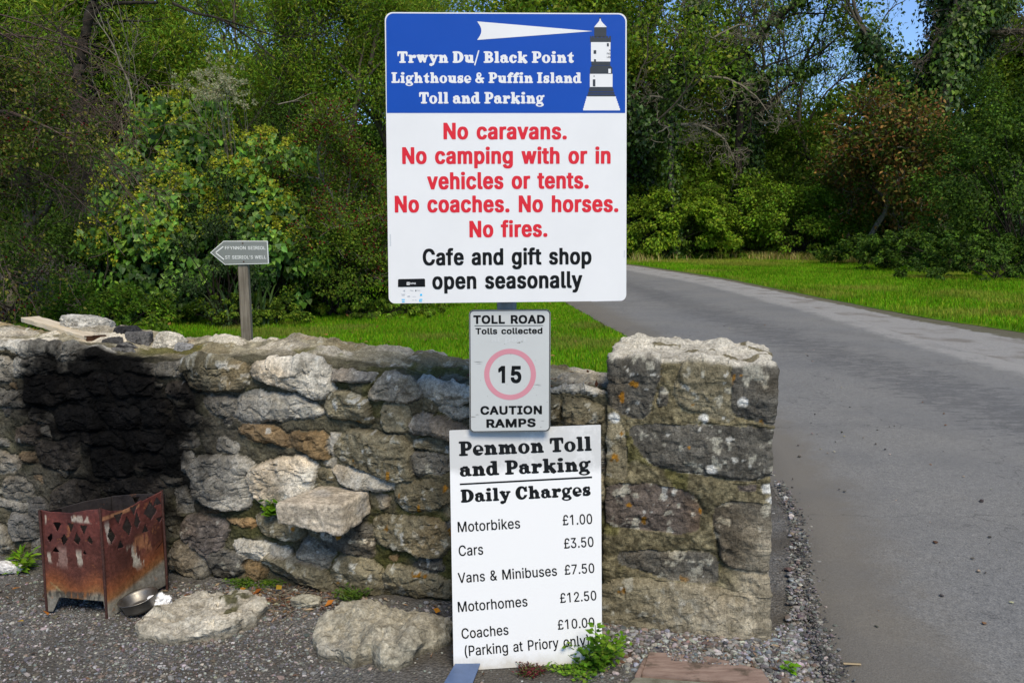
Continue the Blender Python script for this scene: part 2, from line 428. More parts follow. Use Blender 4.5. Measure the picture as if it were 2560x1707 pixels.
TINT = {'W': (.43, .405, .345), 'G': (.27, .25, .205), 'L': (.185, .163, .108), 'B': (.24, .165, .085), 'D': (.10, .082, .062),
        'P': (.21, .18, .16), 'K': (.105, .099, .084), 'R': (.108, .090, .077), 'S': (.19, .182, .165)}
def A_(x, y): return x / 2.178, 780 + y / 2.178
STONES = []   # s, z, half width, half height, rotation, class, relief
def stone(x0, y0, x1, y1, cls, rot=0, rel=None, raw=False, off=0.0):
    if not raw: (x0, y0), (x1, y1) = A_(x0, y0), A_(x1, y1)
    (s0, z0), (s1, z1) = wpx(x0, y0, off), wpx(x1, y1, off)
    a, b = abs(s1 - s0) / 2, abs(z0 - z1) / 2
    a *= 1.09; b *= 1.10
    STONES.append(((s0 + s1) / 2, (z0 + z1) / 2, a, b, math.radians(-rot), cls, rel * .78 if rel else min(.036, .012 + .20 * min(a, b))))
for t in [(-200, 100, 430, 230, 'W'), (80, 235, 305, 340, 'W', -5), (-60, 255, 75, 365, 'G'), (310, 262, 545, 340, 'G'), (300, 130, 440, 225, 'W', -20),
          (425, 130, 585, 200, 'W'), (416, 200, 570, 255, 'G'), (335, 228, 405, 262, 'W'), (-40, 410, 160, 520, 'G'), (165, 345, 470, 500, 'D'),
          (475, 340, 600, 450, 'D'), (600, 335, 850, 460, 'D'), (660, 265, 870, 335, 'G'), (860, 250, 1040, 350, 'G'), (930, 375, 1050, 480, 'D'),
          (1020, 260, 1370, 435, 'L', 0, .06), (1400, 245, 1810, 430, 'W', 5, .075), (1815, 305, 2040, 385, 'S', 2, .06), (1120, 455, 1285, 570, 'G', 10),
          (1295, 430, 1735, 600, 'W', -3, .045), (1780, 440, 2030, 595, 'L', 8, .07), (1320, 610, 1590, 720, 'B', 10, .05), (1585, 650, 1795, 780, 'B', 14, .055),
          (1785, 660, 1838, 770, 'W', 10), (1180, 680, 1310, 760, 'W', 15), (990, 530, 1110, 610, 'G'), (170, 525, 300, 600, 'G', 10), (310, 520, 560, 660, 'D'),
          (560, 500, 770, 640, 'D'), (660, 640, 900, 760, 'D'), (220, 690, 430, 860, 'D'), (440, 655, 650, 740, 'D'), (510, 745, 720, 900, 'D'), (730, 770, 900, 860, 'D'),
          (780, 480, 930, 620, 'D'), (120, 755, 215, 815, 'B'), (-60, 675, 55, 735, 'W'), (228, 610, 266, 662, 'W'), (95, 615, 228, 720, 'D'), (-30, 760, 130, 870, 'G'),
          (1000, 750, 1070, 875, 'W', -8), (1062, 770, 1390, 1065, 'W', 0, .07), (1387, 800, 1702, 1085, 'W', 0, .07), (955, 940, 1055, 1095, 'W', -15),
          (1120, 1050, 1195, 1090, 'B'), (1010, 1095, 1240, 1315, 'P', 28, .06), (1240, 1112, 1400, 1172, 'B', 0, .03), (1415, 1085, 1650, 1230, 'L', 5, .06),
          (1295, 1230, 1480, 1370, 'W', 0, .04), (1475, 1270, 1590, 1345, 'W', 10, .045), (935, 1240, 1150, 1440, 'G', 10, .06), (1150, 1275, 1340, 1440, 'K', 0, .05),
          (1430, 1330, 1880, 1500, 'L', 17, .075), (1620, 1230, 1830, 1390, 'G', 20, .04), (1840, 1320, 2095, 1530, 'L', 8, .05), (1760, 1140, 2050, 1318, 'K', 0, .04),
          (1730, 845, 1830, 920, 'L', 5), (890, 880, 990, 935, 'G'), (800, 900, 900, 960, 'D'), (560, 920, 760, 985, 'D')]:
    stone(*t)
for t in [(943, 930, 1054, 1003, 'G', 5, .05), (957, 1005, 1028, 1078, 'L', 0, .04), (846, 1073, 1037, 1187, 'L', 12, .075), (841, 1173, 996, 1225, 'W', 8, .06),
          (943, 1232, 974, 1268, 'G'), (992, 1196, 1126, 1280, 'L', -4, .045), (943, 1285, 1126, 1388, 'L', 4, .055), (965, 1417, 1130, 1497, 'L', 3, .05),
          (1038, 1090, 1126, 1130, 'L', 0, .03), (1033, 1131, 1126, 1192, 'K', 0, .04), (1028, 1037, 1161, 1090, 'S', 5, .085), (1057, 957, 1180, 1013, 'W', 2, .05),
          (1062, 1000, 1100, 1035, 'L'), (1103, 1013, 1176, 1046, 'G', 2), (1182, 962, 1375, 1010, 'L'), (1378, 997, 1406, 1062, 'L', 2, .05), (1409, 995, 1512, 1062, 'L', 0, .055),
          (1372, 950, 1515, 986, 'W', 0, .035), (1180, 1015, 1375, 1070, 'K'), (1130, 1075, 1330, 1170, 'L'), (1340, 1075, 1505, 1160, 'K'), (1130, 1180, 1300, 1290, 'L'),
          (1310, 1170, 1505, 1280, 'L'), (1130, 1300, 1350, 1400, 'K'), (1360, 1290, 1505, 1420, 'L'), (1135, 1410, 1320, 1510, 'L'), (1330, 1430, 1505, 1530, 'K'),
          (15, 1185, 79, 1248, 'G'), (-10, 1243, 71, 1275, 'W', 5), (28, 1279, 99, 1348, 'S'), (-40, 1312, 36, 1386, 'G', -10), (79, 1345, 107, 1406, 'S'), (73, 1243, 122, 1312, 'S'),
          (-120, 1100, -20, 1200, 'G'), (-160, 1210, -25, 1300, 'G'), (-200, 900, -40, 1000, 'W'), (-210, 1010, -70, 1090, 'G'), (130, 1200, 260, 1290, 'D'), (270, 1190, 400, 1260, 'D')]:
    stone(*t, raw=True)

def field(s, t, stones, seed, auto=True, s_rng=None, t_rng=None, mort=.0, asz=(.022, .062), na=420, warp=1.0, bedk=.6, fac=1.0, acl=('L', 'K', 'G', 'L', 'B')):
    """relief and colour of a rubble face at (s, t)"""
    n = len(s); P = np.stack([s, t, np.zeros(n)], 1)
    wx = s + fbm(P * 8, 5, seed, .66) * .036 * warp; wz = t + fbm(P * 8, 5, seed + 40, .66) * .030 * warp
    best = np.full(n, -1.0); near_ = np.full(n, -9.0); ident = np.full(n, -1); relief = np.zeros(n)
    r = np.random.default_rng(seed); stones = list(stones)
    def put(k, st):
        cs, ct, a, b, ro, cl, rel = st
        m = np.nonzero((np.abs(s - cs) < (a + b) * 1.3 + .04) & (np.abs(t - ct) < (a + b) * 1.3 + .04))[0]
        if not len(m): return
        dx, dz = wx[m] - cs, wz[m] - ct
        x = dx * math.cos(ro) + dz * math.sin(ro); z = -dx * math.sin(ro) + dz * math.cos(ro)
        kx, kz = r.uniform(-.32, .32, 2); xs_, zs_ = x / (a * (1 + kx * np.clip(z / b, -1, 1))), z / (b * (1 + kz * np.clip(x / a, -1, 1)))
        q = (np.abs(xs_) ** 4.2 + np.abs(zs_) ** 4.2) ** (1 / 4.2)
        if warp > .6: q = np.maximum(q, np.abs(xs_ * r.choice([-1, 1]) + zs_ * r.choice([-1, 1])) / r.uniform(1.5, 2.0))
        dist = (1 - q) * min(a, b)
        near_[m] = np.maximum(near_[m], np.where(dist < 0, dist, -9)); w = dist > np.maximum(best[m], 0.0)
        mm = m[w]; best[mm] = dist[w]; ident[mm] = k
        # rounded edge, tilted and facetted face
        xa, za = x[w] / a, z[w] / b; pl = np.full(len(xa), 9.0)
        for _ in range(4):
            g1, g2 = r.normal(0, .42, 2); pl = np.minimum(pl, 1.0 + r.uniform(-.05, .35) + xa * g1 + za * (g2 - .06))
        relief[mm] = rel * (1 - np.exp(-dist[w] / .0045)) * np.clip(pl, .25, 1.35)
    for k, st in enumerate(stones): put(k, st)
    if auto:
        for _ in range(na):
            cs, ct = r.uniform(*s_rng), r.uniform(*t_rng); a = r.uniform(*asz); b = a * r.uniform(.5, .9)
            if any(abs(cs - o[0]) < (a + o[2]) * .86 and abs(ct - o[1]) < (b + o[3]) * .86 for o in stones): continue
            stones.append((cs, ct, a, b, r.uniform(-.4, .4), str(r.choice(list(acl))), .014)); put(len(stones) - 1, stones[-1])
    on = ident >= 0
    # mortar: lumpy, rising a little against the stones
    h = .009 + fbm(P * 12, 5, seed + 3, .62) * .024 + mort
    h = h - .009 * np.exp(-(near_ / .007) ** 2) * sstep(-.35, .15, fbm(P * 6, 3, seed + 4))      # open joint beside the stones
    col = np.tile(np.array((.105, .095, .062)), (n, 1)) * (1 + fbm(P * 20, 4, seed + 5)[:, None] * .5)
    moss = sstep(.12, .35, fbm(P * 3.2, 4, seed + 6)) * sstep(1.0, .3, t) + sstep(.28, .42, fbm(P * 7, 3, seed + 61)) * .7
    col = col * (1 - .8 * np.clip(moss, 0, 1)[:, None]) + np.array((.060, .062, .016)) * .8 * np.clip(moss, 0, 1)[:, None]
    off = np.where(on, ident, 0)[:, None] * np.array((3.17, 5.31, 7.7))
    Q = P + off
    ridge = ridged(Q * np.array((8, 10, 1)), 5, seed + 11)          # broken faces
    bed = ridged(Q * np.array((7, 22, 1)) + fbm(P * 12, 2, 4)[:, None] * .7, 3, seed + 12)  # bedding cracks
    rough_ = fbm(Q * 34, 4, seed + 13)
    fw = Q[:, :2] + np.stack([fbm(P * 15, 2, 71), fbm(P * 15, 2, 72)], 1) * .02
    facet = chips(fw * np.array((10, 13)), seed + 90) * .013 + chips(fw * np.array((27, 32)), seed + 95) * .0055
    hs = relief + facet * np.clip(best / .012, 0, 1) * fac + (ridge - .6) * .020 * np.clip(best / .02, 0, 1) + rough_ * .007 + (ridged(Q * 22, 3, seed + 21) - .6) * .012 * np.clip(best / .01, 0, 1) - np.where(bed > .80, (bed - .80) * .12 * bedk, 0) * np.clip(best / .02, 0, 1)
    h = np.where(on, np.maximum(hs, h * .6), h)
    cl = np.array([TINT[st[5]] for st in stones]); br = r.uniform(.8, 1.2, len(stones))
    cs_ = cl[np.where(on, ident, 0)] * br[np.where(on, ident, 0)][:, None]
    mott = fbm(Q * 6, 4, seed + 14)[:, None]; fine = fbm(Q * 45, 3, seed + 15)[:, None]
    cs_ = cs_ * (1 + mott * .45 + fine * .35)
    kind = np.array([st[5] for st in stones])[np.where(on, ident, 0)]
    lich = np.isin(kind, ['L', 'K', 'R'])
    f1 = sstep(.30, .42, fbm(Q * 30, 3, seed + 16)) * lich; f2 = sstep(.46, .50, fbm(Q * 26, 4, seed + 17))
    cs_ = cs_ * (1 - f1[:, None] * .8) + np.array((.36, .35, .29)) * f1[:, None] * .8
    cs_ = cs_ * (1 - f2[:, None] * .7) + np.array((.50, .50, .46)) * f2[:, None] * .7
    f3 = sstep(.54, .58, fbm(Q * 18, 3, seed + 18)) * lich
    cs_ = cs_ * (1 - f3[:, None]) + np.array((.26, .13, .02)) * f3[:, None]
    rust = sstep(.15, .5, fbm(Q * 4, 3, seed + 19))[:, None] * .5
    cs_ = cs_ * (1 - rust) + cs_ * np.array((1.1, .88, .62)) * rust
    col = np.where(on[:, None], cs_, col)
    return h, np.clip(col, .006, .75), np.clip(best, 0, 1)

def rbox(s0, s1, d1, z0, step, r, top, hfun, stepb=None):
    """rounded box standing on z0; top(s, d) gives its height; returns world verts, faces, colours"""
    Z1 = 1.0
    ns = int((s1 - s0) / step) + 1; nd = int(d1 / (stepb or step)) + 1; nz = int((Z1 - z0) / step) + 1
    S, D, Z = np.linspace(s0, s1, ns), np.linspace(0, d1, nd), np.linspace(z0, Z1, nz)
    vs, fs, o = [], [], 0
    def add(a, b, mk, flip):
        nonlocal o
        u, v = np.meshgrid(a, b, indexing='ij'); vs.append(mk(u.ravel(), v.ravel()))
        f = grid_faces(len(a), len(b)); fs.append((f[:, ::-1] if flip else f) + o); o += len(a) * len(b)
    st = lambda *x: np.stack(np.broadcast_arrays(*x), 1)
    add(S, Z, lambda u, v: st(u, 0 * u, v), False)
    add(S, Z, lambda u, v: st(u, 0 * u + d1, v), True)
    add(D, Z, lambda u, v: st(0 * u + s0, u, v), True)
    add(D, Z, lambda u, v: st(0 * u + s1, u, v), False)
    add(S, D, lambda u, v: st(u, v, 0 * u + Z1), False)
    V = np.concatenate(vs); F = np.concatenate(fs)
    key, first, inv = np.unique(np.round(V * 1e5).astype(np.int64), axis=0, return_index=True, return_inverse=True)
    V = V[first]; F = inv.reshape(-1)[F]
    inner = np.stack([np.clip(V[:, 0], s0 + r, s1 - r), np.clip(V[:, 1], r, d1 - r), np.minimum(V[:, 2], Z1 - r)], 1)
    nrm = V - inner; L = np.linalg.norm(nrm, axis=1, keepdims=True); nrm = nrm / np.maximum(L, 1e-6)
    P = inner + nrm * r
    h, col = hfun(P, nrm)
    tz = top(P[:, 0], P[:, 1])
    P[:, 2] = z0 + (P[:, 2] - z0) * (tz - z0) / (Z1 - z0)
    P = P + nrm * h[:, None]
    return wpt(P[:, 0], P[:, 1], P[:, 2]), F, col

# wall run -------------------------------------------------------
prof = [(-900, 840), (-200, 858), (0, 866), (120, 868), (235, 872), (280, 892), (400, 904), (520, 902), (640, 898), (700, 902), (830, 912), (960, 934), (1040, 950), (1062, 962), (1180, 962), (1380, 975), (1512, 982)]
ps, pz = zip(*[wpx(*p) for p in prof])
def wall_top(s, d):
    P = np.stack([s, d, 0 * s], 1)
    back = sstep(.1, .45, d)
    hi = sstep(-.12, -.62, s)
    return np.interp(s, ps, pz) + fbm(P * 5, 4, 88) * .022 * (.3 + d * 2) + back * hi * .035 * (1 + fbm(P * 3, 3, 89))
SOOT_C = wpx(300, 1040)
def wall_h(P, nrm):
    front = np.clip(-nrm[:, 1], 0, 1); topw = np.clip(nrm[:, 2], 0, 1)
    tz = wall_top(P[:, 0], P[:, 1])
    z = -.06 + (P[:, 2] + .06) * (tz + .06) / 1.06
    t = z + P[:, 1]
    h, col, best = field(P[:, 0], t, STONES, 21, True, (-3.6, .02), (0, 1.0))
    Q = np.stack([P[:, 0], P[:, 1], z], 1)
    # the broken mortar capping on top
    ht, ct, bt_ = field(P[:, 0], P[:, 1] + 3.0, [], 131, True, (-4.5, .02), (2.98, 3.46), -.002, (.07, .17), 700, acl=('W', 'W', 'L', 'G'))
    ht = ht * .8 + (ridged(Q * 6, 4, 31) - .55) * .035 + fbm(Q * 30, 3, 32) * .006
    ct = np.where((bt_ <= 0)[:, None], np.array((.27, .24, .165)) * (1 + fbm(Q * 22, 4, 33)[:, None] * .7), ct * np.array((1.12, 1.08, 1.0)))
    ms = sstep(.22, .42, fbm(Q * 5, 4, 35))[:, None] * .85; ct = ct * (1 - ms) + np.array((.09, .085, .022)) * ms
    w = sstep(.05, .16, P[:, 1])[:, None] * topw[:, None]
    col = col * (1 - w) + ct * w; h = h * (1 - w[:, 0]) + ht * w[:, 0]
    # foot of the wall fades into soil and moss, soot of the fire basket blackens the face
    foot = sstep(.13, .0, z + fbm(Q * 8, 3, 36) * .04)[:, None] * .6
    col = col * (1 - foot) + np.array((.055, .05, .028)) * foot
    ds, dz = (P[:, 0] - SOOT_C[0]), (t - SOOT_C[1])
    e = np.sqrt((ds / np.where(ds < 0, .50, .48)) ** 2 + (dz / np.where(dz > 0, .62, .52)) ** 2)
    so = sstep(1.42, .55, e + fbm(Q * 4.0, 5, 37, .68) * .80 + (col.mean(1) - .2) * .30) * sstep(.10, .01, P[:, 1])
    so = np.clip(so, 0, 1)[:, None] * .985
    halo = (sstep(1.00, .84, t) * sstep(2.3, .9, e + fbm(Q * 5, 3, 38) * .4))[:, None] * .60 * sstep(.3, .1, P[:, 1])[:, None]
    col = col * (1 - halo) + np.array((.055, .052, .05)) * halo
    col = col * (1 - so) + np.array((.0038, .0038, .0040)) * (1 + 1.4 * np.clip(fbm(Q * 9, 4, 39), 0, 1))[:, None] * so
    return h * np.clip(front + topw + .3, 0, 1), col
wall = thing("stone_wall", "low rubble stone wall with a soot blackened patch, running up to the square pier", "wall", wpt(-1.5, .22, 0.0))
M_I = lambda root: Matrix.Translation(root.location).inverted()
def part(o, root):
    """parent a mesh built in world coordinates"""
    o.parent = root; o.matrix_parent_inverse = Matrix.Translation(root.location).inverted(); return o
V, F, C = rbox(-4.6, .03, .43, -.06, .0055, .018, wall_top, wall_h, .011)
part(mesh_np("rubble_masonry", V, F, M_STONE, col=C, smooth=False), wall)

# pier -------------------------------------------------------------
def p_(x, y): return 1450 + x / 1.768, 820 + y / 1.768
PST = []
for (x0, y0, x1, y1, cl, ro, rel) in [(112, 100, 342, 376, 'K', 2, 0.0250), (436, 110, 664, 376, 'L', 0, 0.0325), (668, 130, 910, 405, 'K', 3, 0.0250), (355, 255, 394, 338, 'K', 8, 0.0175),
                                      (262, 414, 900, 660, 'K', 2, 0.0275), (128, 674, 514, 892, 'R', 2, 0.0250), (606, 758, 900, 1060, 'K', 4, 0.0275), (180, 956, 604, 1098, 'K', 2, 0.0200), (100, 400, 200, 640, 'L', 0, 0.0150),
                                      (90, 1082, 900, 1420, 'L', 3, 0.0500), (690, 680, 776, 716, 'R', 0, 0.0175)]:
    (s0, z0), (s1, z1) = wpx(*p_(x0, y0)), wpx(*p_(x1, y1))
    PST.append(((s0 + s1) / 2, (z0 + z1) / 2, abs(s1 - s0) / 2 * 1.06, abs(z1 - z0) / 2 * 1.07, math.radians(-ro), cl, rel * .8))
pz1 = wpx(1700, 908)[1]
def pier_top(s, d):
    P = np.stack([s, d, 0 * s], 1)
    return pz1 + .012 - .03 * s + fbm(P * 6, 4, 188) * .014 * sstep(.0, .1, d) + .020 * sstep(.1, .4, d) * (1 + fbm(P * 4, 3, 189))
LSP = [wpx(*p_(*q)) for q in ((160, 385), (828, 700), (843, 750), (580, 610), (720, 318), (550, 384))]
def pier_h(P, nrm):
    topw = np.clip(nrm[:, 2], 0, 1)
    tz = pier_top(P[:, 0], P[:, 1]); z = -.06 + (P[:, 2] + .06) * (tz + .06) / 1.06
    h, col, best = field(P[:, 0], z + P[:, 1] * topw, PST, 55, False, mort=.006, warp=.55, bedk=.12, fac=.55)
    Q = np.stack([P[:, 0], P[:, 1], z], 1)
    side = 1 - np.clip(-nrm[:, 1], 0, 1) - topw
    hs_ = (ridged(Q * 6, 4, 57) - .55) * .03 + fbm(Q * 30, 3, 58) * .006
    cs_ = np.tile(np.array((.20, .18, .14)), (len(P), 1)) * (1 + fbm(Q * 9, 4, 59)[:, None] * .6)
    w = sstep(.3, .8, side)[:, None]; col = col * (1 - w) + cs_ * w; h = h * (1 - w[:, 0]) + hs_ * w[:, 0]
    # gritty olive pointing between the blocks
    mo = (best <= 0)[:, None] & (side < .5)[:, None]
    col = np.where(mo, col * np.array((1.35, 1.3, 1.2)) * (1 + fbm(Q * 60, 2, 64)[:, None] * .8), col)
    # pale, lichen whitened top and lower right arris painted lighter as if sunlit
    wt = sstep(.5, .95, topw + fbm(Q * 14, 3, 60) * .25)[:, None]
    ct = np.array((.46, .43, .36)) * (1 + fbm(Q * 12, 4, 61)[:, None] * .35)
    ct = np.where((ridged(Q * np.array((5, 5, 9)), 3, 62) > .86)[:, None], np.array((.16, .14, .09)), ct)
    col = col * (1 - wt) + ct * wt; h = h + wt[:, 0] * (ridged(Q * np.array((8, 14, 8)), 4, 63) - .6) * .028
    low = sstep(.30, .12, z + fbm(Q * 6, 3, 65) * .10)[:, None] * sstep(.05, .5, P[:, 0])[:, None]
    ar = np.maximum(low * .75, (sstep(.48, .60, P[:, 0] + fbm(Q * 7, 3, 66) * .06) * sstep(.62, .3, z))[:, None] * .8)
    col = col * (1 - ar) + np.array((.33, .29, .215)) * (1 + fbm(Q * 16, 4, 67)[:, None] * .7) * ar
    h = h + low[:, 0] * .02
    for (a, b) in LSP:
        m = sstep(.022, .012, np.hypot(P[:, 0] - a, z - b) + fbm(Q * 40, 2, 68) * .012)[:, None]
        col = col * (1 - m) + np.array((.66, .66, .62)) * m
    return h, np.clip(col, .01, .72)
V, F, C = rbox(0.0, .625, .41, -.06, .0055, .018, pier_top, pier_h)
C2 = C
o = part(mesh_np("pier", V + WN * .03, F, M_STONE, col=C, smooth=False), wall)
o['label'] = "square dressed stone pier with a pale lichen covered top"

# rocks ---------------------------------------------------------------
_ico = {}
def ico(sub):
    if sub not in _ico:
        bm = bmesh.new(); bmesh.ops.create_icosphere(bm, subdivisions=sub, radius=1)
        _ico[sub] = (np.array([v.co[:] for v in bm.verts]), np.array([[v.index for v in f.verts] for f in bm.faces])); bm.free()
    return _ico[sub]
def rock(name, c, size, seed, col=(.3, .28, .24), rot=0.0, sub=5, planes=16, rough=1.0, box=None, blotch=None):
    r = np.random.default_rng(seed); D, F = ico(sub)
    n = r.normal(0, 1, (planes, 3)); n /= np.linalg.norm(n, axis=1, keepdims=True); o = r.uniform(.62, 1.0, planes)
    n = np.concatenate([n, np.eye(3), -np.eye(3)]); o = np.concatenate([o, np.full(6, .95)])
    den = D @ n.T; rad = np.where(den > .02, o / np.maximum(den, .02), 9)
    k = 14.0; R = -np.log(np.exp(-k * np.minimum(rad, 3)).sum(1)) / k
    sz = np.array(size); P = D * R[:, None] * sz
    m = sz.mean(); Q = D * R[:, None] * 2 + seed * 3.3
    P = P + D * ((ridged(Q * 1.6, 4, seed) - .6) * .26 * m * rough + fbm(Q * 9, 3, seed + 1) * .05 * m * rough)[:, None]
    cc = np.array(col) * (1 + fbm(Q * 2, 4, seed + 2)[:, None] * .5 + fbm(Q * 14, 3, seed + 3)[:, None] * .35)
    if blotch is not None:
        b = sstep(.0, .3, fbm(Q * 1.2, 3, seed + 5))[:, None]; cc = cc * (1 - b) + np.array(blotch) * b
    P[:, 2] -= P[:, 2].min()
    a = rot; P = P @ np.array([[math.cos(a), math.sin(a), 0], [-math.sin(a), math.cos(a), 0], [0, 0, 1]])
    return mesh_np(name, P, F, M_ROCK, col=np.clip(cc, .008, .7), loc=c, smooth=False)

# projecting step stone, built into the wall
def step_stone():
    sL, zt = wpx(835, 1216); sR, _ = wpx(936, 1230)
    bm = None
    nu, nv, nw = 46, 34, 22
    D, F = [], []
    def h8(u, v, w):   # u along 0..1, v out of the wall 0..1, w up 0..1 -> s, d, z
        s = (sL - .03 + u * (.215 + .0 * v)) - v * .125 * (1 - u * .55) + u * v * -.0
        z = .0 + zt + .005 - v * .012 - (1 - w) * (.098 + .03 * u) * (1 - .25 * u * (1 - v))
        return np.stack([s, .08 - v * .32 + .03 * u * v, z], 1)
    o = 0; vs = []; fs = []
    def add(a, b, mk, flip):
        nonlocal o
        u, v = np.meshgrid(np.linspace(0, 1, a), np.linspace(0, 1, b), indexing='ij'); vs.append(mk(u.ravel(), v.ravel()))
        f = grid_faces(a, b); fs.append((f[:, ::-1] if flip else f) + o); o += a * b
    st = lambda *x: np.stack(np.broadcast_arrays(*x), 1)
    add(nu, nv, lambda u, v: st(u, v, 0 * u + 1), True); add(nu, nv, lambda u, v: st(u, v, 0 * u), False)
    add(nu, nw, lambda u, w: st(u, 0 * u + 1, w), False); add(nv, nw, lambda v, w: st(0 * v, v, w), False); add(nv, nw, lambda v, w: st(0 * v + 1, v, w), True)
    U = np.concatenate(vs); F = np.concatenate(fs)
    _, first, inv = np.unique(np.round(U * 1e5).astype(np.int64), axis=0, return_index=True, return_inverse=True); U = U[first]; F = inv.reshape(-1)[F]
    r = .07; inn = np.stack([np.clip(U[:, 0], r * .6, 1 - r * .6), np.minimum(U[:, 1], 1 - r * .6), np.clip(U[:, 2], r, 1 - r)], 1)
    n = U - inn; L = np.linalg.norm(n / np.array((.6, .6, 1)), axis=1, keepdims=True); n = n / np.maximum(L, 1e-6)
    U = inn + n * r
    P = h8(U[:, 0], U[:, 1], U[:, 2]); W = wpt(P[:, 0], P[:, 1], P[:, 2])
    side = (1 - np.clip(np.abs(n[:, 2]) * 1.2, 0, 1)); nn = n / np.maximum(np.linalg.norm(n, axis=1, keepdims=True), 1e-6)
    disp = (ridged(W * np.array((11, 11, 16)), 4, 301) - .6) * (.004 + .020 * side + .03 * (nn[:, 2] < -.3)) + fbm(W * 60, 3, 302) * .003
    dirs = nn[:, :1] * WD + nn[:, 1:2] * WN + nn[:, 2:] * np.array((0, 0, 1.0))
    W = W + dirs * disp[:, None]
    c = np.array((.42, .365, .285)) * (1 + fbm(W * 14, 4, 303)[:, None] * .35 + fbm(W * 70, 2, 304)[:, None] * .3)
    b = sstep(.1, .4, fbm(W * 11, 3, 305))[:, None] * .5; c = c * (1 - b) + np.array((.44, .43, .41)) * b
    return W, F, c
W_, F_, C_ = step_stone()
o = part(mesh_np("step_stone", W_, F_, M_ROCK, col=C_), wall); o['label'] = "pale rough slab projecting from the wall face as a step"

# boulders lying in front of the wall: outlines in plan
def slab(name, outline, ht, seed, col, label, pits=True, zt=None):
    pts = []
    ys = [p[1] for p in outline]; y0, y1 = min(ys), max(ys)
    for (x, y) in outline:
        f = (y1 - y) / (y1 - y0); pts.append(gnd(x, y, (zt or ht) * f ** 1.2)[:2])
    pts = np.array(pts); c = pts.mean(0); na, nr = 260, 70
    ang = np.linspace(0, 2 * np.pi, na, endpoint=False); dirs = np.stack([np.cos(ang), np.sin(ang)], 1)
    R = np.zeros(na)
    for i in range(len(pts)):
        a, b = pts[i] - c, pts[(i + 1) % len(pts)] - c
        e = b - a; den = dirs[:, 0] * e[1] - dirs[:, 1] * e[0]
        with np.errstate(divide='ignore', invalid='ignore'):
            t = (a[0] * e[1] - a[1] * e[0]) / den; u = (a[0] * dirs[:, 1] - a[1] * dirs[:, 0]) / den
        ok = (t > 0) & (u >= -1e-6) & (u <= 1 + 1e-6); R = np.where(ok, np.maximum(R, np.nan_to_num(t)), R)
    R = (np.roll(R, 1) + 2 * R + np.roll(R, -1)) / 4
    R = R * (1 + .05 * fbm(np.c_[dirs * 3.5, np.full(na, seed)], 4, seed + 20))
    fr = np.r_[np.linspace(0.0, .86, nr - 26), np.linspace(.87, 1, 14), np.full(12, 1.0)]
    drop = np.r_[np.zeros(nr - 26), np.linspace(0, 1, 14) ** 1.6 * .40, np.linspace(.4, 1.15, 12)]
    P2 = c + dirs[:, None, :] * (R[:, None] * fr[None, :])[..., None]
    flat = P2.reshape(-1, 2); q = np.c_[flat, np.zeros(len(flat))]
    lay = fbm(q * 3.0, 4, seed) * 1.6 + .25; lay = lay * 3; lay = (np.floor(lay) + sstep(.55, .95, lay - np.floor(lay))) / 3; H = ht * (.86 + .42 * lay) ; dr = np.tile(drop, na)
    top = H + (ridged(q * 7, 5, seed + 1) - .6) * .045 + chips(q * 9, seed + 60) * .016 + chips(q * 24, seed + 64) * .006 + fbm(q * 28, 4, seed + 2) * .010
    if pits: top -= sstep(.55, .70, fbm(q * 9, 3, seed + 3) + .5 * fbm(q * 3, 2, seed + 4)) * .02
    z = np.maximum(top, .01) * (1 - dr) - .03 * (dr > .9)
    side = dr > .05
    rad = np.repeat(dirs[:, None, :], nr, 1).reshape(-1, 2)
    q3 = np.c_[flat, z]
    sh = np.where(side, (ridged(q3 * 9, 4, seed + 5) - .62) * .07, 0)
    V = np.c_[flat + rad * sh[:, None], z]
    cc = np.array(col) * (1 + fbm(q3 * 6, 4, seed + 6)[:, None] * .45 + fbm(q3 * 40, 3, seed + 7)[:, None] * .35)
    cr = sstep(.80, .92, ridged(q3 * 6, 4, seed + 12))[:, None] * .55; cc = cc * (1 - cr) + np.array((.12, .105, .075)) * cr
    pl = sstep(.05, .35, fbm(q3 * 4, 3, seed + 8))[:, None] * .6; cc = cc * (1 - pl) + np.array((.42, .40, .34)) * pl
    ms = (sstep(.34, .44, fbm(q3 * 7, 4, seed + 9)))[:, None] * .85; cc = cc * (1 - ms) + np.array((.05, .05, .012)) * ms
    dirt = sstep(.035, .0, z)[:, None] * .7; cc = cc * (1 - dirt) + np.array((.06, .052, .035)) * dirt
    V = V - np.array((c[0], c[1], 0))
    o = mesh_np(name, V, grid_faces(na, nr, True), M_ROCK, smooth=False, col=np.clip(cc, .01, .6), loc=(c[0], c[1], .012))
    return tag(o, label, "boulder", "boulders on the gravel")
cx_ = lambda L: [(x / 1.96, 1200 + y / 1.96) for x, y in L]
slab("boulder", cx_([(680, 800), (690, 740), (760, 660), (900, 575), (1100, 540), (1250, 570), (1310, 615), (1285, 655), (1235, 675), (1250, 705), (1150, 765), (1000, 800), (920, 815), (800, 805)]),
     .062, 401, (.42, .385, .31), "long low pale boulder beside the metal bowl")
slab("boulder", cx_([(1550, 740), (1560, 690), (1640, 640), (1750, 600), (1890, 583), (1930, 622), (2050, 662), (2070, 690), (2208, 722), (2190, 775), (2080, 835), (2020, 905), (1960, 930), (1880, 945), (1820, 900), (1700, 930), (1600, 890), (1570, 840)]),
     .078, 431, (.31, .285, .22), "broad mossy pitted boulder just left of the charges board")
g = gnd(765, 1520); tag(rock("stone", (g[0], g[1], .0), (.062, .045, .028), 451, (.33, .31, .24)), "small rounded pale stone lying between the two boulders", "stone")
g = gnd(15, 1438); tag(rock("stone", (g[0], g[1], .01), (.085, .05, .03), 452, (.62, .60, .58), rough=.5), "smooth white stone at the left edge beside the dandelion", "stone")

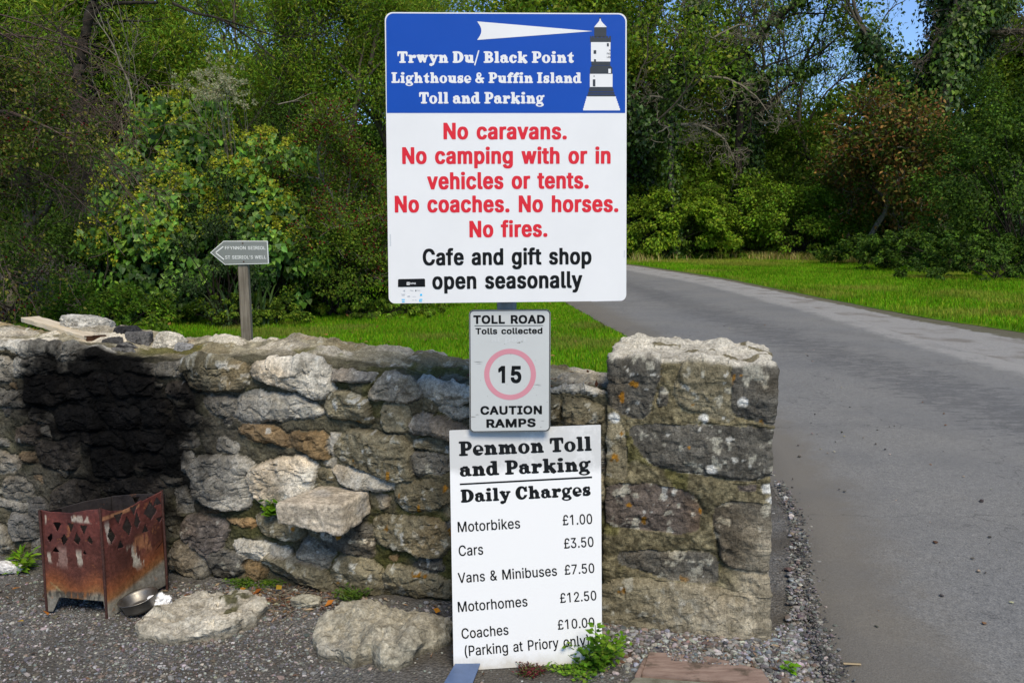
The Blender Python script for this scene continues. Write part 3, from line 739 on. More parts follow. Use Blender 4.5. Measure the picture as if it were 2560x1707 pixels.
# loose stones on the wall top
def loose(x, y, Y, w, h, seed, col, label, rot=0.0, blotch=None, depth=None):
    c = at(x, y, Y)
    w, h = w * 1.12, h * 1.1
    o = rock("loose_stone", (c[0], c[1], c[2]), (w, depth or w * .75, h), seed, col, rot, 5, 12, .9, blotch=blotch)
    tag(o, label, "stone", "loose stones on the wall top"); return o
loose(315, 866, 4.22, .072, .046, 501, (.035, .035, .037), "soot black stone topmost of the pile on the wall")
loose(352, 886, 4.14, .060, .052, 502, (.12, .115, .11), "rounded mid grey stone on the pile, against the topmost black stone", .4)
loose(281, 896, 4.06, .048, .050, 503, (.06, .058, .055), "dark grey upright stone next to the end of the plank", .2)
loose(318, 908, 4.02, .068, .046, 504, (.13, .125, .115), "grey and black blotched stone at the front of the pile", .1, blotch=(.02, .02, .02))
loose(416, 897, 4.14, .082, .062, 505, (.50, .46, .38), "large cream stone on the wall top right of the pile", -.5)
loose(460, 899, 4.06, .045, .042, 506, (.24, .235, .225), "grey wedge stone leaning against the large cream stone", .3)
loose(392, 868, 4.24, .034, .024, 507, (.46, .42, .34), "little buff stone behind the large cream stone")
loose(357, 912, 4.0, .036, .026, 508, (.44, .40, .34), "little pale lump at the front of the pile", .7)
loose(218, 850, 4.42, .115, .060, 509, (.42, .40, .35), "pale flat stone under the plank", .1)

# plank lying over the wall top
M_PLANK = None
def plank():
    k = NB("sawn_pine")
    tc = k.node("ShaderNodeTexCoord"); mp = k.node("ShaderNodeMapping"); mp.inputs['Scale'].default_value = (3, 60, 60); k.link(tc.outputs['Object'], mp.inputs[0])
    n = k.noise(1.0, 5, .6, vec=mp.outputs[0])
    k.base(k.ramp(n, [(.3, (.46, .36, .22)), (.6, (.66, .56, .40)), (.8, (.50, .38, .22))])); k.rough(.75, .2); k.bump(n, .003, .5)
    a = at(240, 846, 4.12); b = at(74, 797, 4.66)
    d = Vector(b - a); L = d.length; ux = d.normalized(); uz = Vector((0, 0, 1)); uy = uz.cross(ux).normalized(); uz = ux.cross(uy)
    bm = bmesh.new(); bmesh.ops.create_cube(bm, size=1)
    for v in bm.verts: v.co = Vector((v.co.x * L, v.co.y * .092, v.co.z * .024))
    bmesh.ops.subdivide_edges(bm, edges=[e for e in bm.edges if abs((e.verts[0].co - e.verts[1].co).x) > .1], cuts=24)
    for v in bm.verts:
        if v.co.x < -L * .46: v.co.x += random.uniform(-.006, .012)
        v.co.y += .003 * math.sin(v.co.x * 40) ; v.co.z += random.uniform(-.0012, .0012)
    bmesh.ops.bevel(bm, geom=[e for e in bm.edges if e.calc_face_angle(0) > 1], offset=.0015, segments=1, affect='EDGES')
    root = thing("plank", "pale sawn timber plank with a charred end lying across the wall top", "plank", (a + b) / 2)
    o = bm_obj("timber", bm, k.m, root)
    o.rotation_euler = Matrix((ux, uy, uz)).transposed().to_euler()
    ch = bmesh.new(); bmesh.ops.create_cube(ch, size=1)
    for v in ch.verts: v.co = Vector((v.co.x * .028 - L / 2 + .006, v.co.y * .0945 + random.uniform(-.0, .0), v.co.z * .0262))
    bmesh.ops.subdivide_edges(ch, edges=ch.edges[:], cuts=5, use_grid_fill=True)
    for v in ch.verts:
        if v.co.x > -L / 2 + .012: v.co.x += random.uniform(-.012, .012)
    o2 = bm_obj("charred_end", ch, m_plain("charred_wood", (.045, .022, .012), .95, .1, .6, 60), root); o2.rotation_euler = o.rotation_euler
plank()

# ------------------------------------------------------------------ rusty fire basket
def m_rust(name):
    k = NB(name); a = k.attr().outputs['Color']; n = k.noise(70, 5, .7); n2 = k.noise(18, 5, .7)
    c = k.mix(1.0, a, k.ramp(n, [(.3, .55), (.55, 1.0), (.75, 1.5)]), 'MULTIPLY')
    sp = k.ramp(n2, [(.62, 0.0), (.70, .55)]); c = k.mix(sp, c, (.30, .12, .04))
    k.base(c); k.rough(k.ramp(n, [(.3, .45), (.7, .8)]), .35); k.bump(n, .002, .8); return k.m
M_RUST = m_rust("rusty_steel")
M_CHAR = m_plain("charcoal", (.012, .011, .010), .95, .1, .5, 60)
def lerp_cols(z, stops):
    zs = [s[0] for s in stops]; return np.stack([np.interp(z, zs, [s[1][i] for s in stops]) for i in range(3)], 1)
def panel(name, a, b, top, bottom, holes, seed, parent, heat, dent=.012, streaks=()):
    nu, nv = 90, 120
    u, v = np.meshgrid(np.linspace(0, 1, nu), np.linspace(0, 1, nv), indexing='ij'); u = u.ravel(); v = v.ravel()
    zt = np.interp(u, *zip(*top)); zb = np.interp(u, *zip(*bottom)); z = zb + (zt - zb) * v
    a, b = np.array(a), np.array(b); L = np.linalg.norm(b - a); d = (b - a) / L; n = np.array((d[1], -d[0]))
    Q = np.stack([u * L, z, 0 * u + seed], 1)
    off = fbm(Q * 5, 3, seed) * dent + (sstep(.25, .45, z) * fbm(Q * 9, 2, seed + 1)) * dent
    xy = a + d * (u * L)[:, None] + n * off[:, None]
    V = np.c_[xy, z]
    F = grid_faces(nu, nv)
    cu, cz = u[F].mean(1) * L, z[F].mean(1); keep = np.ones(len(F), bool)
    for h in holes: keep &= ~inside(cu, cz, h)
    F = F[keep]
    c = lerp_cols(z - heat(u) * 1.0, [(-.02, (.20, .185, .15)), (.015, (.19, .165, .12)), (.035, (.20, .085, .028)), (.07, (.17, .052, .017)), (.13, (.085, .026, .016)), (.25, (.080, .023, .017)), (.33, (.105, .026, .019)), (.45, (.060, .019, .016)), (.75, (.016, .012, .011))])
    c = c * (1 + fbm(Q * np.array((14, 5, 1)), 4, seed + 2)[:, None] * .6)
    for (su, sz, w, h, cc, sl) in streaks:
        m = sstep(1.0, .55, np.abs((u * L - su - (z - sz) * sl) / w) + fbm(Q * np.array((95, 22, 1)), 4, seed + 3) * 1.7) * sstep(1.0, .3, np.abs((z - sz) / h)) * .85
        c = c * (1 - m[:, None]) + np.array(cc) * m[:, None]
    o = mesh_np(name, V, F, M_RUST, parent=None, col=np.clip(c, .004, .6))
    m = o.modifiers.new("thickness", 'SOLIDIFY'); m.thickness = .004; m.offset = 0
    return part(o, parent)
def tubes_plain(name, P, r, k=6):
    an = np.linspace(0, 2 * np.pi, k, endpoint=False); V = (P[None, :, :] + r * np.stack([np.cos(an), np.sin(an), 0 * an], 1)[:, None, :]).reshape(-1, 3)
    return mesh_np(name, V, grid_faces(k, len(P), True), M_RUST, col=np.tile((.055, .022, .016), (len(V), 1)))
C5, C0, C1, C2_, C3, C4 = (-1.94, 3.385), (-1.672, 3.345), (-1.535, 3.625), (-1.585, 3.755), (-1.83, 3.765), (-1.985, 3.62)
basket = thing("fire_basket", "rust red steel fire basket with cut out lattice rim before the blackened wall", "fire basket", (-1.72, 3.55, .015))
def tri(x, z, w, h, up=False):
    return [(x - w / 2, z - h / 2), (x + w / 2, z - h / 2), (x, z + h / 2)] if up else [(x - w / 2, z + h / 2), (x + w / 2, z + h / 2), (x, z - h / 2)]
rj = random.Random(9)
def dia(x, z, w, h): return [(a + rj.uniform(-.006, .006), b + rj.uniform(-.009, .009)) for a, b in ((x - w / 2, z), (x, z - h / 2), (x + w / 2, z), (x, z + h / 2))]
WHITE = (.42, .36, .28)
hl = [tri(.070, .385, .040, .038), tri(.135, .385, .036, .042), tri(.200, .385, .036, .04), dia(.038, .34, .03, .055), dia(.100, .338, .03, .058), dia(.165, .34, .032, .062), dia(.226, .345, .02, .05), tri(.06, .292, .036, .024, True), tri(.19, .288, .02, .018, True)]
panel("left_panel", C5, C0, [(0, .456), (.15, .447), (.5, .450), (.8, .470), (1, .476)], [(0, .02), (.10, .02), (.22, .085), (.97, .082), (1, .0)], hl, 601, basket, lambda u: .070 + .02 * np.sin(u * 9), .010,
      [(.17, .26, .014, .045, WHITE, -.1), (.03, .255, .010, .03, WHITE, 0), (.19, .43, .05, .02, WHITE, 0), (.02, .42, .006, .03, WHITE, 0), (.06, .12, .004, .04, (.30, .26, .12), -1.2), (.09, .26, .02, .06, (.25, .15, .12), 0), (.135, .10, .12, .022, (.05, .045, .035), 0)])
hr = [tri(.085, .405, .045, .045), tri(.165, .415, .042, .04), tri(.285, .425, .045, .04, True), dia(.045, .345, .03, .08), dia(.125, .362, .042, .075), dia(.18, .368, .036, .07), dia(.248, .390, .066, .07), tri(.085, .298, .034, .036, True), tri(.216, .325, .034, .04, True), tri(.29, .335, .034, .026), [(.308, .36), (.314, .37), (.314, .43), (.308, .42)]]
panel("right_panel", C0, C1, [(0, .478), (.15, .452), (.35, .436), (.55, .442), (.66, .452), (.67, .445), (.85, .452), (1, .466)], [(0, .0), (.12, .012), (.55, .018), (1, .03)], hr, 611, basket, lambda u: .05 + .075 * u ** 1.5, .014,
      [(.155, .215, .018, .075, (.40, .36, .28), -.38), (.028, .365, .010, .06, (.46, .40, .33), 0), (.1, .43, .08, .012, (.36, .17, .08), 0), (.2, .26, .03, .06, (.26, .11, .05), -.2)])
dk = lambda u: -.9 + 0 * u
BH = {C1: .44, C2_: .406, C3: .392, C4: .385, C5: .43}
for a, b in ((C1, C2_), (C2_, C3), (C3, C4), (C4, C5)):
    o = panel("back_panel", a, b, [(0, BH[a]), (.5, (BH[a] + BH[b]) / 2 + .006), (1, BH[b])], [(0, .02), (.2, .07), (.8, .07), (1, .02)], [tri(.06, .37, .035, .04), tri(.13, .37, .035, .04)] if a == C2_ else [], 620, basket, dk, .008)
for q3, hgt in ((C5, .457), (C0, .478), (C1, .466)):
    part(tubes_plain("corner_strip", np.array([(q3[0], q3[1] - .004, .004), (q3[0] + .001, q3[1] - .003, hgt * .5), (q3[0], q3[1] - .004, hgt)]), .006), basket)
# ash bed inside
r_ = [np.array(c) for c in (C5, C0, C1, C2_, C3, C4)]; cen = sum(r_) / 6
bm = bmesh.new(); vs = [bm.verts.new((*(cen + (c - cen) * .96), .22)) for c in r_]; bm.faces.new(vs)
bmesh.ops.subdivide_edges(bm, edges=bm.edges[:], cuts=6, use_grid_fill=True); bmesh.ops.triangulate(bm, faces=bm.faces[:])
for v in bm.verts: v.co.z += random.uniform(-.02, .02)
part(bm_obj("ash_bed", bm, M_CHAR, None), basket)

# ------------------------------------------------------------------ metal bowl, tissue
def lathe(prof, n=64):
    prof = np.array(prof); a = np.linspace(0, 2 * np.pi, n, endpoint=False)
    V = np.stack([np.cos(a)[:, None] * prof[None, :, 0], np.sin(a)[:, None] * prof[None, :, 0], np.repeat(prof[None, :, 1], n, 0)], -1)
    return V.reshape(-1, 3), grid_faces(n, len(prof), True)
k = NB("dull_steel"); nn = k.noise(9, 5, .7); k.base(k.ramp(nn, [(.35, (.13, .12, .105)), (.65, (.26, .245, .215))])); k.b.inputs['Metallic'].default_value = .85
k.rough(k.ramp(k.noise(30, 4), [(.3, .34), (.7, .55)]), .5)
bp = gnd(342, 1548)
V, F = lathe([(.001, .008), (.045, .008), (.056, .012), (.068, .042), (.074, .050), (.081, .052), (.081, .049), (.075, .047), (.066, .010), (.064, .0), (.001, .001)])
bowl = mesh_np("bowl", V, F, k.m, loc=(bp[0], bp[1] + .045, .030)); bowl.rotation_euler = (math.radians(4), math.radians(-11), 0)
bowl['category'] = "bowl"; bowl['label'] = "dull steel bowl tilted on the gravel at the foot of the fire basket"
D, F = ico(5); Q = D * 1.0
P = D * (1 + (ridged(D * 2.2, 4, 71) - .6)[:, None] * 1.1 + fbm(D * 6, 3, 72)[:, None] * .25) * np.array((.044, .03, .028)); P[:, 2] -= P[:, 2].min()
g = gnd(398, 1530); tis = mesh_np("crumpled_tissue", P, F, m_plain("white_paper", (.80, .79, .77), .9, .1, .03, 30), loc=(g[0], g[1], .01))
tag(tis, "crumpled white paper tissue between the bowl and the pale boulder", "tissue")

# ------------------------------------------------------------------ finger post behind the wall
def m_oldwood():
    k = NB("weathered_oak")
    tc = k.node("ShaderNodeTexCoord"); mp = k.node("ShaderNodeMapping"); mp.inputs['Scale'].default_value = (45, 45, 2.2); k.link(tc.outputs['Object'], mp.inputs[0])
    n = k.noise(1.0, 5, .65, vec=mp.outputs[0]); n2 = k.noise(3, 3)
    c = k.ramp(n, [(.3, (.105, .085, .066)), (.5, (.175, .148, .118)), (.7, (.26, .225, .18))])
    k.base(k.mix(1.0, c, k.ramp(n2, [(.3, .8), (.7, 1.15)]), 'MULTIPLY')); k.rough(.9, .15); k.bump(n, .004, .8); return k.m
FY = 11.4
pt, pb = at(606, 601, FY), at(619, 862, FY)
dx = (pb - pt) / (pt[2] - pb[2]); foot = pt + dx * (pt[2] + .1)
post = thing("finger_post", "grey arrow shaped finger sign on a weathered wooden post on the lawn", "signpost", (foot[0], FY, 0))
bm = bmesh.new(); bmesh.ops.create_cube(bm, size=1)
hh = pt[2] + .1
for v in bm.verts:
    t = v.co.z + .5
    v.co = Vector((v.co.x * .132 + foot[0] + (pt[0] - foot[0]) * t, FY + v.co.y * .10, -.1 + hh * t))
bmesh.ops.subdivide_edges(bm, edges=bm.edges[:], cuts=3, use_grid_fill=True); bmesh.ops.bevel(bm, geom=[e for e in bm.edges if e.calc_face_angle(0) > 1], offset=.006, segments=2, affect='EDGES')
part(bm_obj("post", bm, m_oldwood(), None), post)

# ------------------------------------------------------------------ lettering: signed-distance glyphs turned into flat meshes
# plain sans outlines: character code -> advance, closed outlines as x,y pairs in thousandths
GL = {
38: (448, [[197,-7, 150,-2, 110,12, 78,34, 54,62, 39,96, 34,133, 37,163, 47,189, 63,213, 85,235, 111,256, 140,279, 216,335, 237,352, 255,375, 260,389, 262,405, 258,427, 245,445, 226,457, 201,461, 184,459, 168,453, 155,444, 145,431, 139,416, 137,399, 139,380, 145,363, 155,346, 169,327, 185,307, 204,284, 438,0, 364,0, 171,231, 144,264, 121,293, 102,319, 87,344, 78,370, 75,398, 79,430, 91,458, 109,481, 134,499, 165,510, 200,513, 235,510, 266,499, 290,482, 308,459, 320,433, 324,404, 322,382, 315,362, 305,342, 291,325, 256,293, 154,217, 128,195, 110,174, 100,154, 97,131, 100,108, 109,87, 124,70, 143,57, 166,49, 193,46, 223,50, 251,59, 278,75, 301,95, 321,121, 336,151, 346,186, 349,224, 408,224, 405,180, 397,144, 385,115, 371,92, 357,75, 345,62, 333,47, 305,23, 271,7, 234,-3]]),
39: (206, [[78,318, 70,509, 136,509, 128,318]]),
40: (273, [[89,207, 92,264, 101,324, 114,384, 132,441, 153,494, 177,539, 236,539, 212,485, 191,428, 174,370, 161,313, 154,258, 151,207, 154,161, 160,115, 172,67, 188,16, 209,-38, 236,-96, 177,-96, 139,-21, 111,55, 95,131]]),
41: (273, [[37,-96, 64,-37, 86,18, 102,69, 113,116, 120,162, 122,207, 119,258, 112,313, 99,370, 82,428, 62,485, 37,539, 97,539, 121,494, 142,441, 159,384, 173,323, 181,264, 184,207, 178,130, 161,53, 134,-22, 97,-96]]),
46: (188, [[95,-4, 78,-1, 63,9, 53,24, 50,41, 53,59, 63,73, 78,83, 95,87, 113,83, 128,73, 138,59, 141,41, 138,24, 128,9, 113,-1]]),
48: (453, [[227,-7, 174,1, 130,24, 95,62, 69,113, 53,178, 48,254, 53,330, 69,395, 95,447, 130,484, 174,508, 227,516, 279,508, 323,484, 358,447, 384,395, 400,330, 405,254, 400,178, 384,113, 359,62, 323,24, 279,1], [227,50, 261,56, 290,74, 313,103, 330,144, 340,194, 344,254, 340,314, 330,365, 313,405, 290,435, 261,453, 227,460, 192,453, 163,435, 140,405, 123,365, 113,314, 109,254, 113,194, 123,144, 140,103, 163,74, 192,56]]),
49: (453, [[76,0, 76,55, 391,55, 391,0], [276,509, 276,0, 212,0, 212,448, 209,448, 86,358, 86,427, 198,509]]),
50: (453, [[64,0, 64,47, 234,229, 261,257, 282,282, 299,305, 311,327, 318,348, 320,371, 317,397, 308,419, 293,436, 273,449, 250,457, 224,460, 196,457, 172,447, 153,433, 139,413, 130,390, 127,362, 66,362, 71,405, 86,442, 111,473, 143,496, 182,511, 225,516, 268,511, 306,497, 337,474, 361,445, 376,411, 381,372, 378,345, 371,318, 357,290, 336,259, 306,223, 267,180, 153,60, 153,57, 389,57, 389,0]]),
51: (453, [[218,-7, 173,-3, 133,10, 98,30, 70,57, 52,91, 44,132, 109,132, 115,107, 126,87, 144,71, 165,59, 191,52, 219,50, 248,53, 275,61, 297,74, 315,93, 325,116, 329,145, 326,172, 316,196, 299,217, 275,234, 242,244, 201,248, 157,248, 157,299, 288,448, 288,452, 70,452, 70,509, 372,509, 372,461, 211,278, 211,289, 264,288, 308,276, 344,253, 371,222, 387,186, 393,145, 387,103, 370,66, 344,36, 309,12, 266,-2]]),
53: (453, [[221,-7, 178,-2, 140,11, 108,32, 83,60, 66,93, 60,130, 122,130, 127,108, 138,89, 154,73, 173,60, 196,52, 221,50, 250,53, 276,64, 298,82, 314,104, 324,131, 328,162, 324,193, 314,221, 297,244, 275,262, 248,273, 218,277, 192,275, 167,268, 145,258, 128,246, 67,253, 96,509, 366,509, 366,452, 151,452, 134,301, 136,301, 155,315, 178,325, 203,331, 229,334, 263,330, 294,321, 321,306, 345,285, 364,260, 379,231, 388,199, 391,163, 385,117, 369,76, 343,41, 309,15, 268,-1]]),
55: (453, [[97,0, 323,448, 323,452, 62,452, 62,509, 391,509, 391,449, 165,0]]),
65: (480, [[16,0, 201,509, 276,509, 463,0, 395,0, 287,302, 276,334, 264,372, 250,420, 232,478, 245,478, 228,419, 213,371, 201,333, 191,302, 85,0], [110,142, 110,199, 370,199, 370,142]]),
67: (510, [[267,-7, 205,1, 150,25, 104,63, 70,115, 48,179, 40,254, 48,329, 70,393, 104,445, 150,484, 205,508, 267,516, 305,513, 340,504, 373,490, 402,471, 427,447, 448,418, 463,385, 473,348, 408,348, 401,373, 389,395, 375,413, 357,428, 337,440, 315,449, 292,454, 267,456, 223,450, 184,432, 150,403, 125,364, 109,314, 103,254, 109,194, 125,145, 151,105, 184,76, 223,59, 267,53, 292,55, 315,60, 337,69, 357,81, 375,96, 389,114, 401,136, 408,160, 473,160, 463,124, 448,91, 428,62, 402,38, 373,19, 341,5, 305,-4]]),
68: (502, [[219,0, 96,0, 96,57, 215,57, 272,63, 318,81, 354,110, 379,149, 394,198, 399,255, 394,312, 379,361, 354,399, 320,428, 275,446, 221,452, 93,452, 93,509, 225,509, 294,501, 353,478, 399,441, 433,391, 455,329, 462,255, 455,181, 433,119, 398,68, 351,31, 291,8], [125,509, 125,0, 60,0, 60,509]]),
69: (419, [[60,0, 60,509, 372,509, 372,452, 125,452, 125,286, 355,286, 355,229, 125,229, 125,57, 375,57, 375,0]]),
70: (410, [[60,0, 60,509, 369,509, 369,452, 125,452, 125,278, 346,278, 346,221, 125,221, 125,0]]),
73: (300, [[31,0, 31,57, 118,57, 118,452, 31,452, 31,509, 269,509, 269,452, 183,452, 183,57, 269,57, 269,0]]),
76: (393, [[60,0, 60,509, 125,509, 125,57, 361,57, 361,0]]),
77: (628, [[60,0, 60,509, 152,509, 277,187, 287,159, 299,123, 311,84, 322,49, 307,49, 318,83, 330,121, 342,158, 352,187, 476,509, 568,509, 568,0, 504,0, 504,291, 504,327, 505,369, 506,413, 507,457, 513,457, 498,409, 482,363, 467,322, 461,305, 456,291, 342,0, 286,0, 170,291, 165,304, 159,321, 145,361, 129,408, 112,457, 119,457, 120,416, 121,372, 122,328, 122,291, 122,0]]),
78: (523, [[60,0, 60,509, 136,509, 343,183, 352,169, 363,151, 388,107, 414,55, 405,54, 401,108, 399,157, 399,178, 399,195, 399,509, 463,509, 463,0, 387,0, 202,290, 177,331, 164,354, 148,381, 130,413, 108,452, 119,454, 122,384, 123,354, 124,328, 125,307, 125,291, 125,0]]),
79: (533, [[267,-7, 205,1, 150,25, 105,63, 70,115, 48,179, 40,254, 48,329, 70,393, 105,445, 150,484, 205,508, 267,516, 329,508, 384,484, 429,445, 464,393, 486,329, 493,254, 486,179, 464,115, 429,63, 384,25, 329,1], [267,53, 310,59, 349,76, 383,105, 408,144, 425,194, 430,254, 425,314, 408,365, 383,404, 349,433, 310,450, 267,456, 223,450, 184,433, 151,404, 125,364, 109,314, 103,254, 109,194, 125,144, 151,105, 184,76, 223,59]]),
80: (445, [[60,0, 60,509, 235,509, 289,503, 332,487, 366,462, 390,430, 404,391, 409,348, 404,304, 390,265, 366,233, 332,207, 289,191, 235,186, 109,186, 109,242, 233,242, 269,246, 297,256, 318,272, 333,294, 342,319, 344,348, 342,376, 333,402, 318,423, 297,439, 268,449, 232,452, 125,452, 125,0]]),
82: (449, [[60,0, 60,509, 236,509, 290,504, 333,489, 367,465, 390,433, 405,395, 409,352, 405,309, 390,271, 367,240, 333,217, 289,203, 236,198, 96,198, 96,255, 234,255, 269,258, 298,267, 319,281, 334,300, 342,324, 345,352, 342,380, 334,405, 319,425, 298,440, 269,449, 233,452, 125,452, 125,0], [353,0, 230,229, 303,229, 428,0]]),
83: (447, [[224,-9, 172,-4, 128,9, 91,31, 64,60, 46,96, 38,137, 104,137, 110,110, 123,88, 142,71, 166,59, 194,52, 224,49, 257,52, 286,60, 311,74, 329,92, 341,114, 346,139, 342,161, 332,179, 316,193, 296,205, 272,214, 245,222, 184,239, 128,260, 86,289, 60,326, 52,372, 58,413, 75,448, 102,476, 138,498, 180,511, 227,516, 275,511, 316,498, 351,476, 377,449, 394,415, 401,378, 337,378, 326,412, 302,437, 267,453, 225,459, 194,456, 167,448, 145,435, 129,418, 118,398, 115,376, 119,352, 131,334, 148,319, 169,308, 212,293, 264,279, 312,264, 336,252, 359,238, 379,220, 395,198, 405,171, 408,139, 403,99, 386,64, 360,34, 323,11, 278,-4]]),
84: (449, [[32,452, 32,509, 417,509, 417,452, 257,452, 257,0, 193,0, 193,452]]),
85: (517, [[259,-8, 203,-2, 154,15, 114,43, 85,80, 66,124, 60,173, 60,509, 124,509, 124,178, 128,144, 141,113, 160,87, 187,68, 220,56, 259,52, 298,56, 331,68, 357,87, 377,113, 389,144, 393,178, 393,509, 457,509, 457,173, 451,124, 433,80, 403,43, 363,15, 315,-2]]),
86: (480, [[204,0, 16,509, 84,509, 192,206, 203,176, 215,137, 230,89, 248,31, 235,31, 252,90, 267,138, 279,176, 290,206, 395,509, 463,509, 278,0]]),
87: (686, [[155,0, 16,509, 82,509, 163,196, 175,145, 187,94, 197,40, 189,40, 200,94, 211,145, 224,196, 306,509, 380,509, 462,196, 474,145, 486,94, 497,40, 488,40, 499,94, 510,145, 523,196, 603,509, 670,509, 530,0, 455,0, 368,323, 351,391, 344,431, 336,475, 350,475, 342,433, 335,395, 318,323, 230,0]]),
89: (472, [[203,0, 203,208, 16,509, 91,509, 192,344, 222,292, 236,264, 250,230, 224,230, 237,265, 251,293, 280,344, 381,509, 455,509, 268,208, 268,0]]),
97: (389, [[160,-9, 126,-5, 94,5, 68,22, 48,45, 35,73, 30,108, 34,138, 43,161, 58,179, 78,193, 100,203, 125,211, 178,220, 209,224, 234,227, 252,230, 265,235, 273,243, 276,255, 276,257, 273,279, 267,297, 256,311, 240,322, 220,329, 196,331, 171,329, 149,322, 132,313, 118,301, 107,288, 100,274, 41,291, 57,322, 79,346, 104,364, 133,375, 163,382, 194,384, 215,383, 239,379, 263,372, 286,360, 306,343, 322,320, 333,290, 337,251, 337,0, 277,0, 277,52, 272,52, 264,38, 252,25, 236,12, 215,1, 190,-6], [170,45, 202,49, 228,59, 248,74, 263,93, 272,115, 276,138, 276,190, 270,186, 259,182, 231,176, 200,171, 175,168, 134,159, 117,150, 103,139, 95,124, 92,105, 94,87, 102,72, 114,61, 130,52, 149,47]]),
98: (424, [[229,-8, 198,-5, 172,4, 153,17, 138,31, 127,46, 118,59, 112,59, 112,0, 53,0, 53,509, 114,509, 114,319, 118,319, 127,331, 137,346, 152,360, 171,373, 197,381, 229,384, 274,378, 313,361, 345,332, 370,293, 385,245, 390,189, 385,133, 370,84, 346,45, 313,16, 274,-2], [220,47, 253,51, 279,66, 301,88, 316,117, 325,151, 328,189, 325,227, 316,261, 301,290, 280,311, 253,325, 220,330, 188,325, 161,312, 140,291, 125,263, 116,229, 113,189, 116,150, 125,115, 140,86, 162,65, 188,51]]),
99: (396, [[207,-8, 159,-2, 117,16, 82,46, 56,85, 40,133, 34,187, 40,243, 56,291, 82,330, 117,360, 159,378, 207,384, 234,383, 260,377, 284,368, 305,356, 324,341, 340,322, 353,301, 362,277, 303,262, 290,289, 270,311, 242,325, 226,329, 207,330, 173,325, 145,310, 124,287, 108,258, 99,224, 96,187, 99,151, 108,117, 124,89, 145,66, 173,51, 207,46, 226,48, 243,52, 271,66, 292,89, 304,117, 363,102, 354,78, 341,56, 325,37, 306,21, 285,9, 261,-1, 235,-6]]),
100: (424, [[195,-8, 151,-2, 111,16, 79,45, 55,84, 39,133, 34,189, 39,245, 55,293, 79,332, 112,361, 151,378, 196,384, 228,381, 253,373, 272,360, 287,346, 298,331, 306,319, 311,319, 311,509, 372,509, 372,0, 313,0, 313,59, 307,59, 298,46, 287,31, 272,17, 252,4, 227,-5], [205,47, 236,51, 263,65, 284,86, 299,115, 309,150, 312,189, 309,229, 300,263, 284,291, 263,312, 237,325, 205,330, 172,325, 145,311, 124,290, 108,261, 99,227, 96,189, 99,151, 109,117, 124,88, 145,66, 172,51]]),
101: (404, [[212,-8, 161,-2, 117,16, 82,46, 56,85, 40,132, 34,187, 39,242, 55,290, 81,329, 115,359, 157,378, 205,384, 236,382, 266,374, 294,361, 319,341, 341,315, 357,282, 368,242, 371,194, 371,169, 75,169, 75,221, 338,221, 310,202, 307,237, 298,269, 283,294, 263,314, 237,326, 205,330, 173,326, 146,313, 125,294, 109,270, 99,241, 96,211, 96,178, 100,139, 110,106, 128,80, 151,61, 179,50, 212,46, 234,48, 254,53, 271,61, 285,73, 297,88, 306,105, 365,91, 353,63, 335,39, 311,19, 283,4, 249,-5]]),
102: (254, [[228,379, 228,327, 6,327, 6,379], [81,0, 81,432, 84,461, 96,486, 113,505, 135,519, 161,527, 187,530, 207,529, 222,527, 234,524, 243,521, 227,468, 215,472, 195,474, 171,470, 154,460, 145,443, 142,419, 142,0]]),
103: (425, [[207,-151, 168,-148, 134,-140, 105,-127, 82,-110, 64,-91, 51,-69, 101,-41, 122,-66, 136,-78, 154,-88, 178,-95, 207,-97, 249,-92, 282,-75, 304,-47, 311,-6, 311,68, 306,68, 298,56, 287,41, 272,28, 252,16, 227,8, 195,5, 152,10, 113,27, 80,53, 55,90, 39,136, 34,191, 39,246, 55,293, 80,332, 112,361, 152,378, 196,384, 228,382, 253,373, 273,360, 288,346, 299,331, 308,319, 313,319, 313,379, 372,379, 372,-9, 367,-54, 350,-90, 324,-117, 291,-136, 251,-147], [205,59, 237,63, 264,75, 285,95, 300,121, 309,154, 312,193, 309,231, 300,264, 285,291, 264,312, 237,325, 205,330, 172,325, 145,312, 124,290, 109,262, 99,229, 96,193, 99,155, 109,123, 124,96, 145,76, 172,63]]),
104: (410, [[114,227, 114,0, 53,0, 53,509, 114,509, 114,287, 102,287, 124,332, 152,362, 187,379, 227,384, 264,380, 295,369, 321,349, 341,321, 353,285, 357,240, 357,0, 296,0, 296,235, 290,275, 273,304, 246,323, 210,329, 184,326, 161,317, 141,303, 126,283, 117,257]]),
105: (167, [[53,0, 53,379, 114,379, 114,0], [84,443, 67,446, 54,455, 44,468, 41,483, 44,499, 54,512, 67,521, 84,524, 100,521, 114,512, 123,499, 126,483, 123,468, 114,455, 100,446]]),
107: (381, [[110,137, 110,212, 121,212, 284,379, 360,379, 184,199, 177,199], [53,0, 53,509, 114,509, 114,0], [294,0, 148,186, 191,229, 372,0]]),
108: (189, [[139,-2, 101,3, 74,20, 58,47, 53,84, 53,509, 114,509, 114,99, 115,77, 120,62, 130,54, 146,52, 160,53, 170,54, 181,3, 162,-1]]),
109: (610, [[53,0, 53,379, 112,379, 112,295, 108,295, 118,323, 132,346, 151,363, 172,376, 195,384, 219,386, 257,380, 287,361, 309,331, 321,295, 312,295, 322,321, 337,343, 357,361, 381,375, 407,383, 437,386, 468,383, 497,372, 522,354, 541,328, 553,296, 557,255, 557,0, 496,0, 496,254, 490,289, 473,313, 447,326, 419,330, 395,328, 374,320, 358,307, 345,290, 338,270, 335,247, 335,0, 274,0, 274,260, 269,288, 253,311, 229,326, 199,330, 178,328, 158,320, 140,307, 126,289, 117,266, 114,238, 114,0]]),
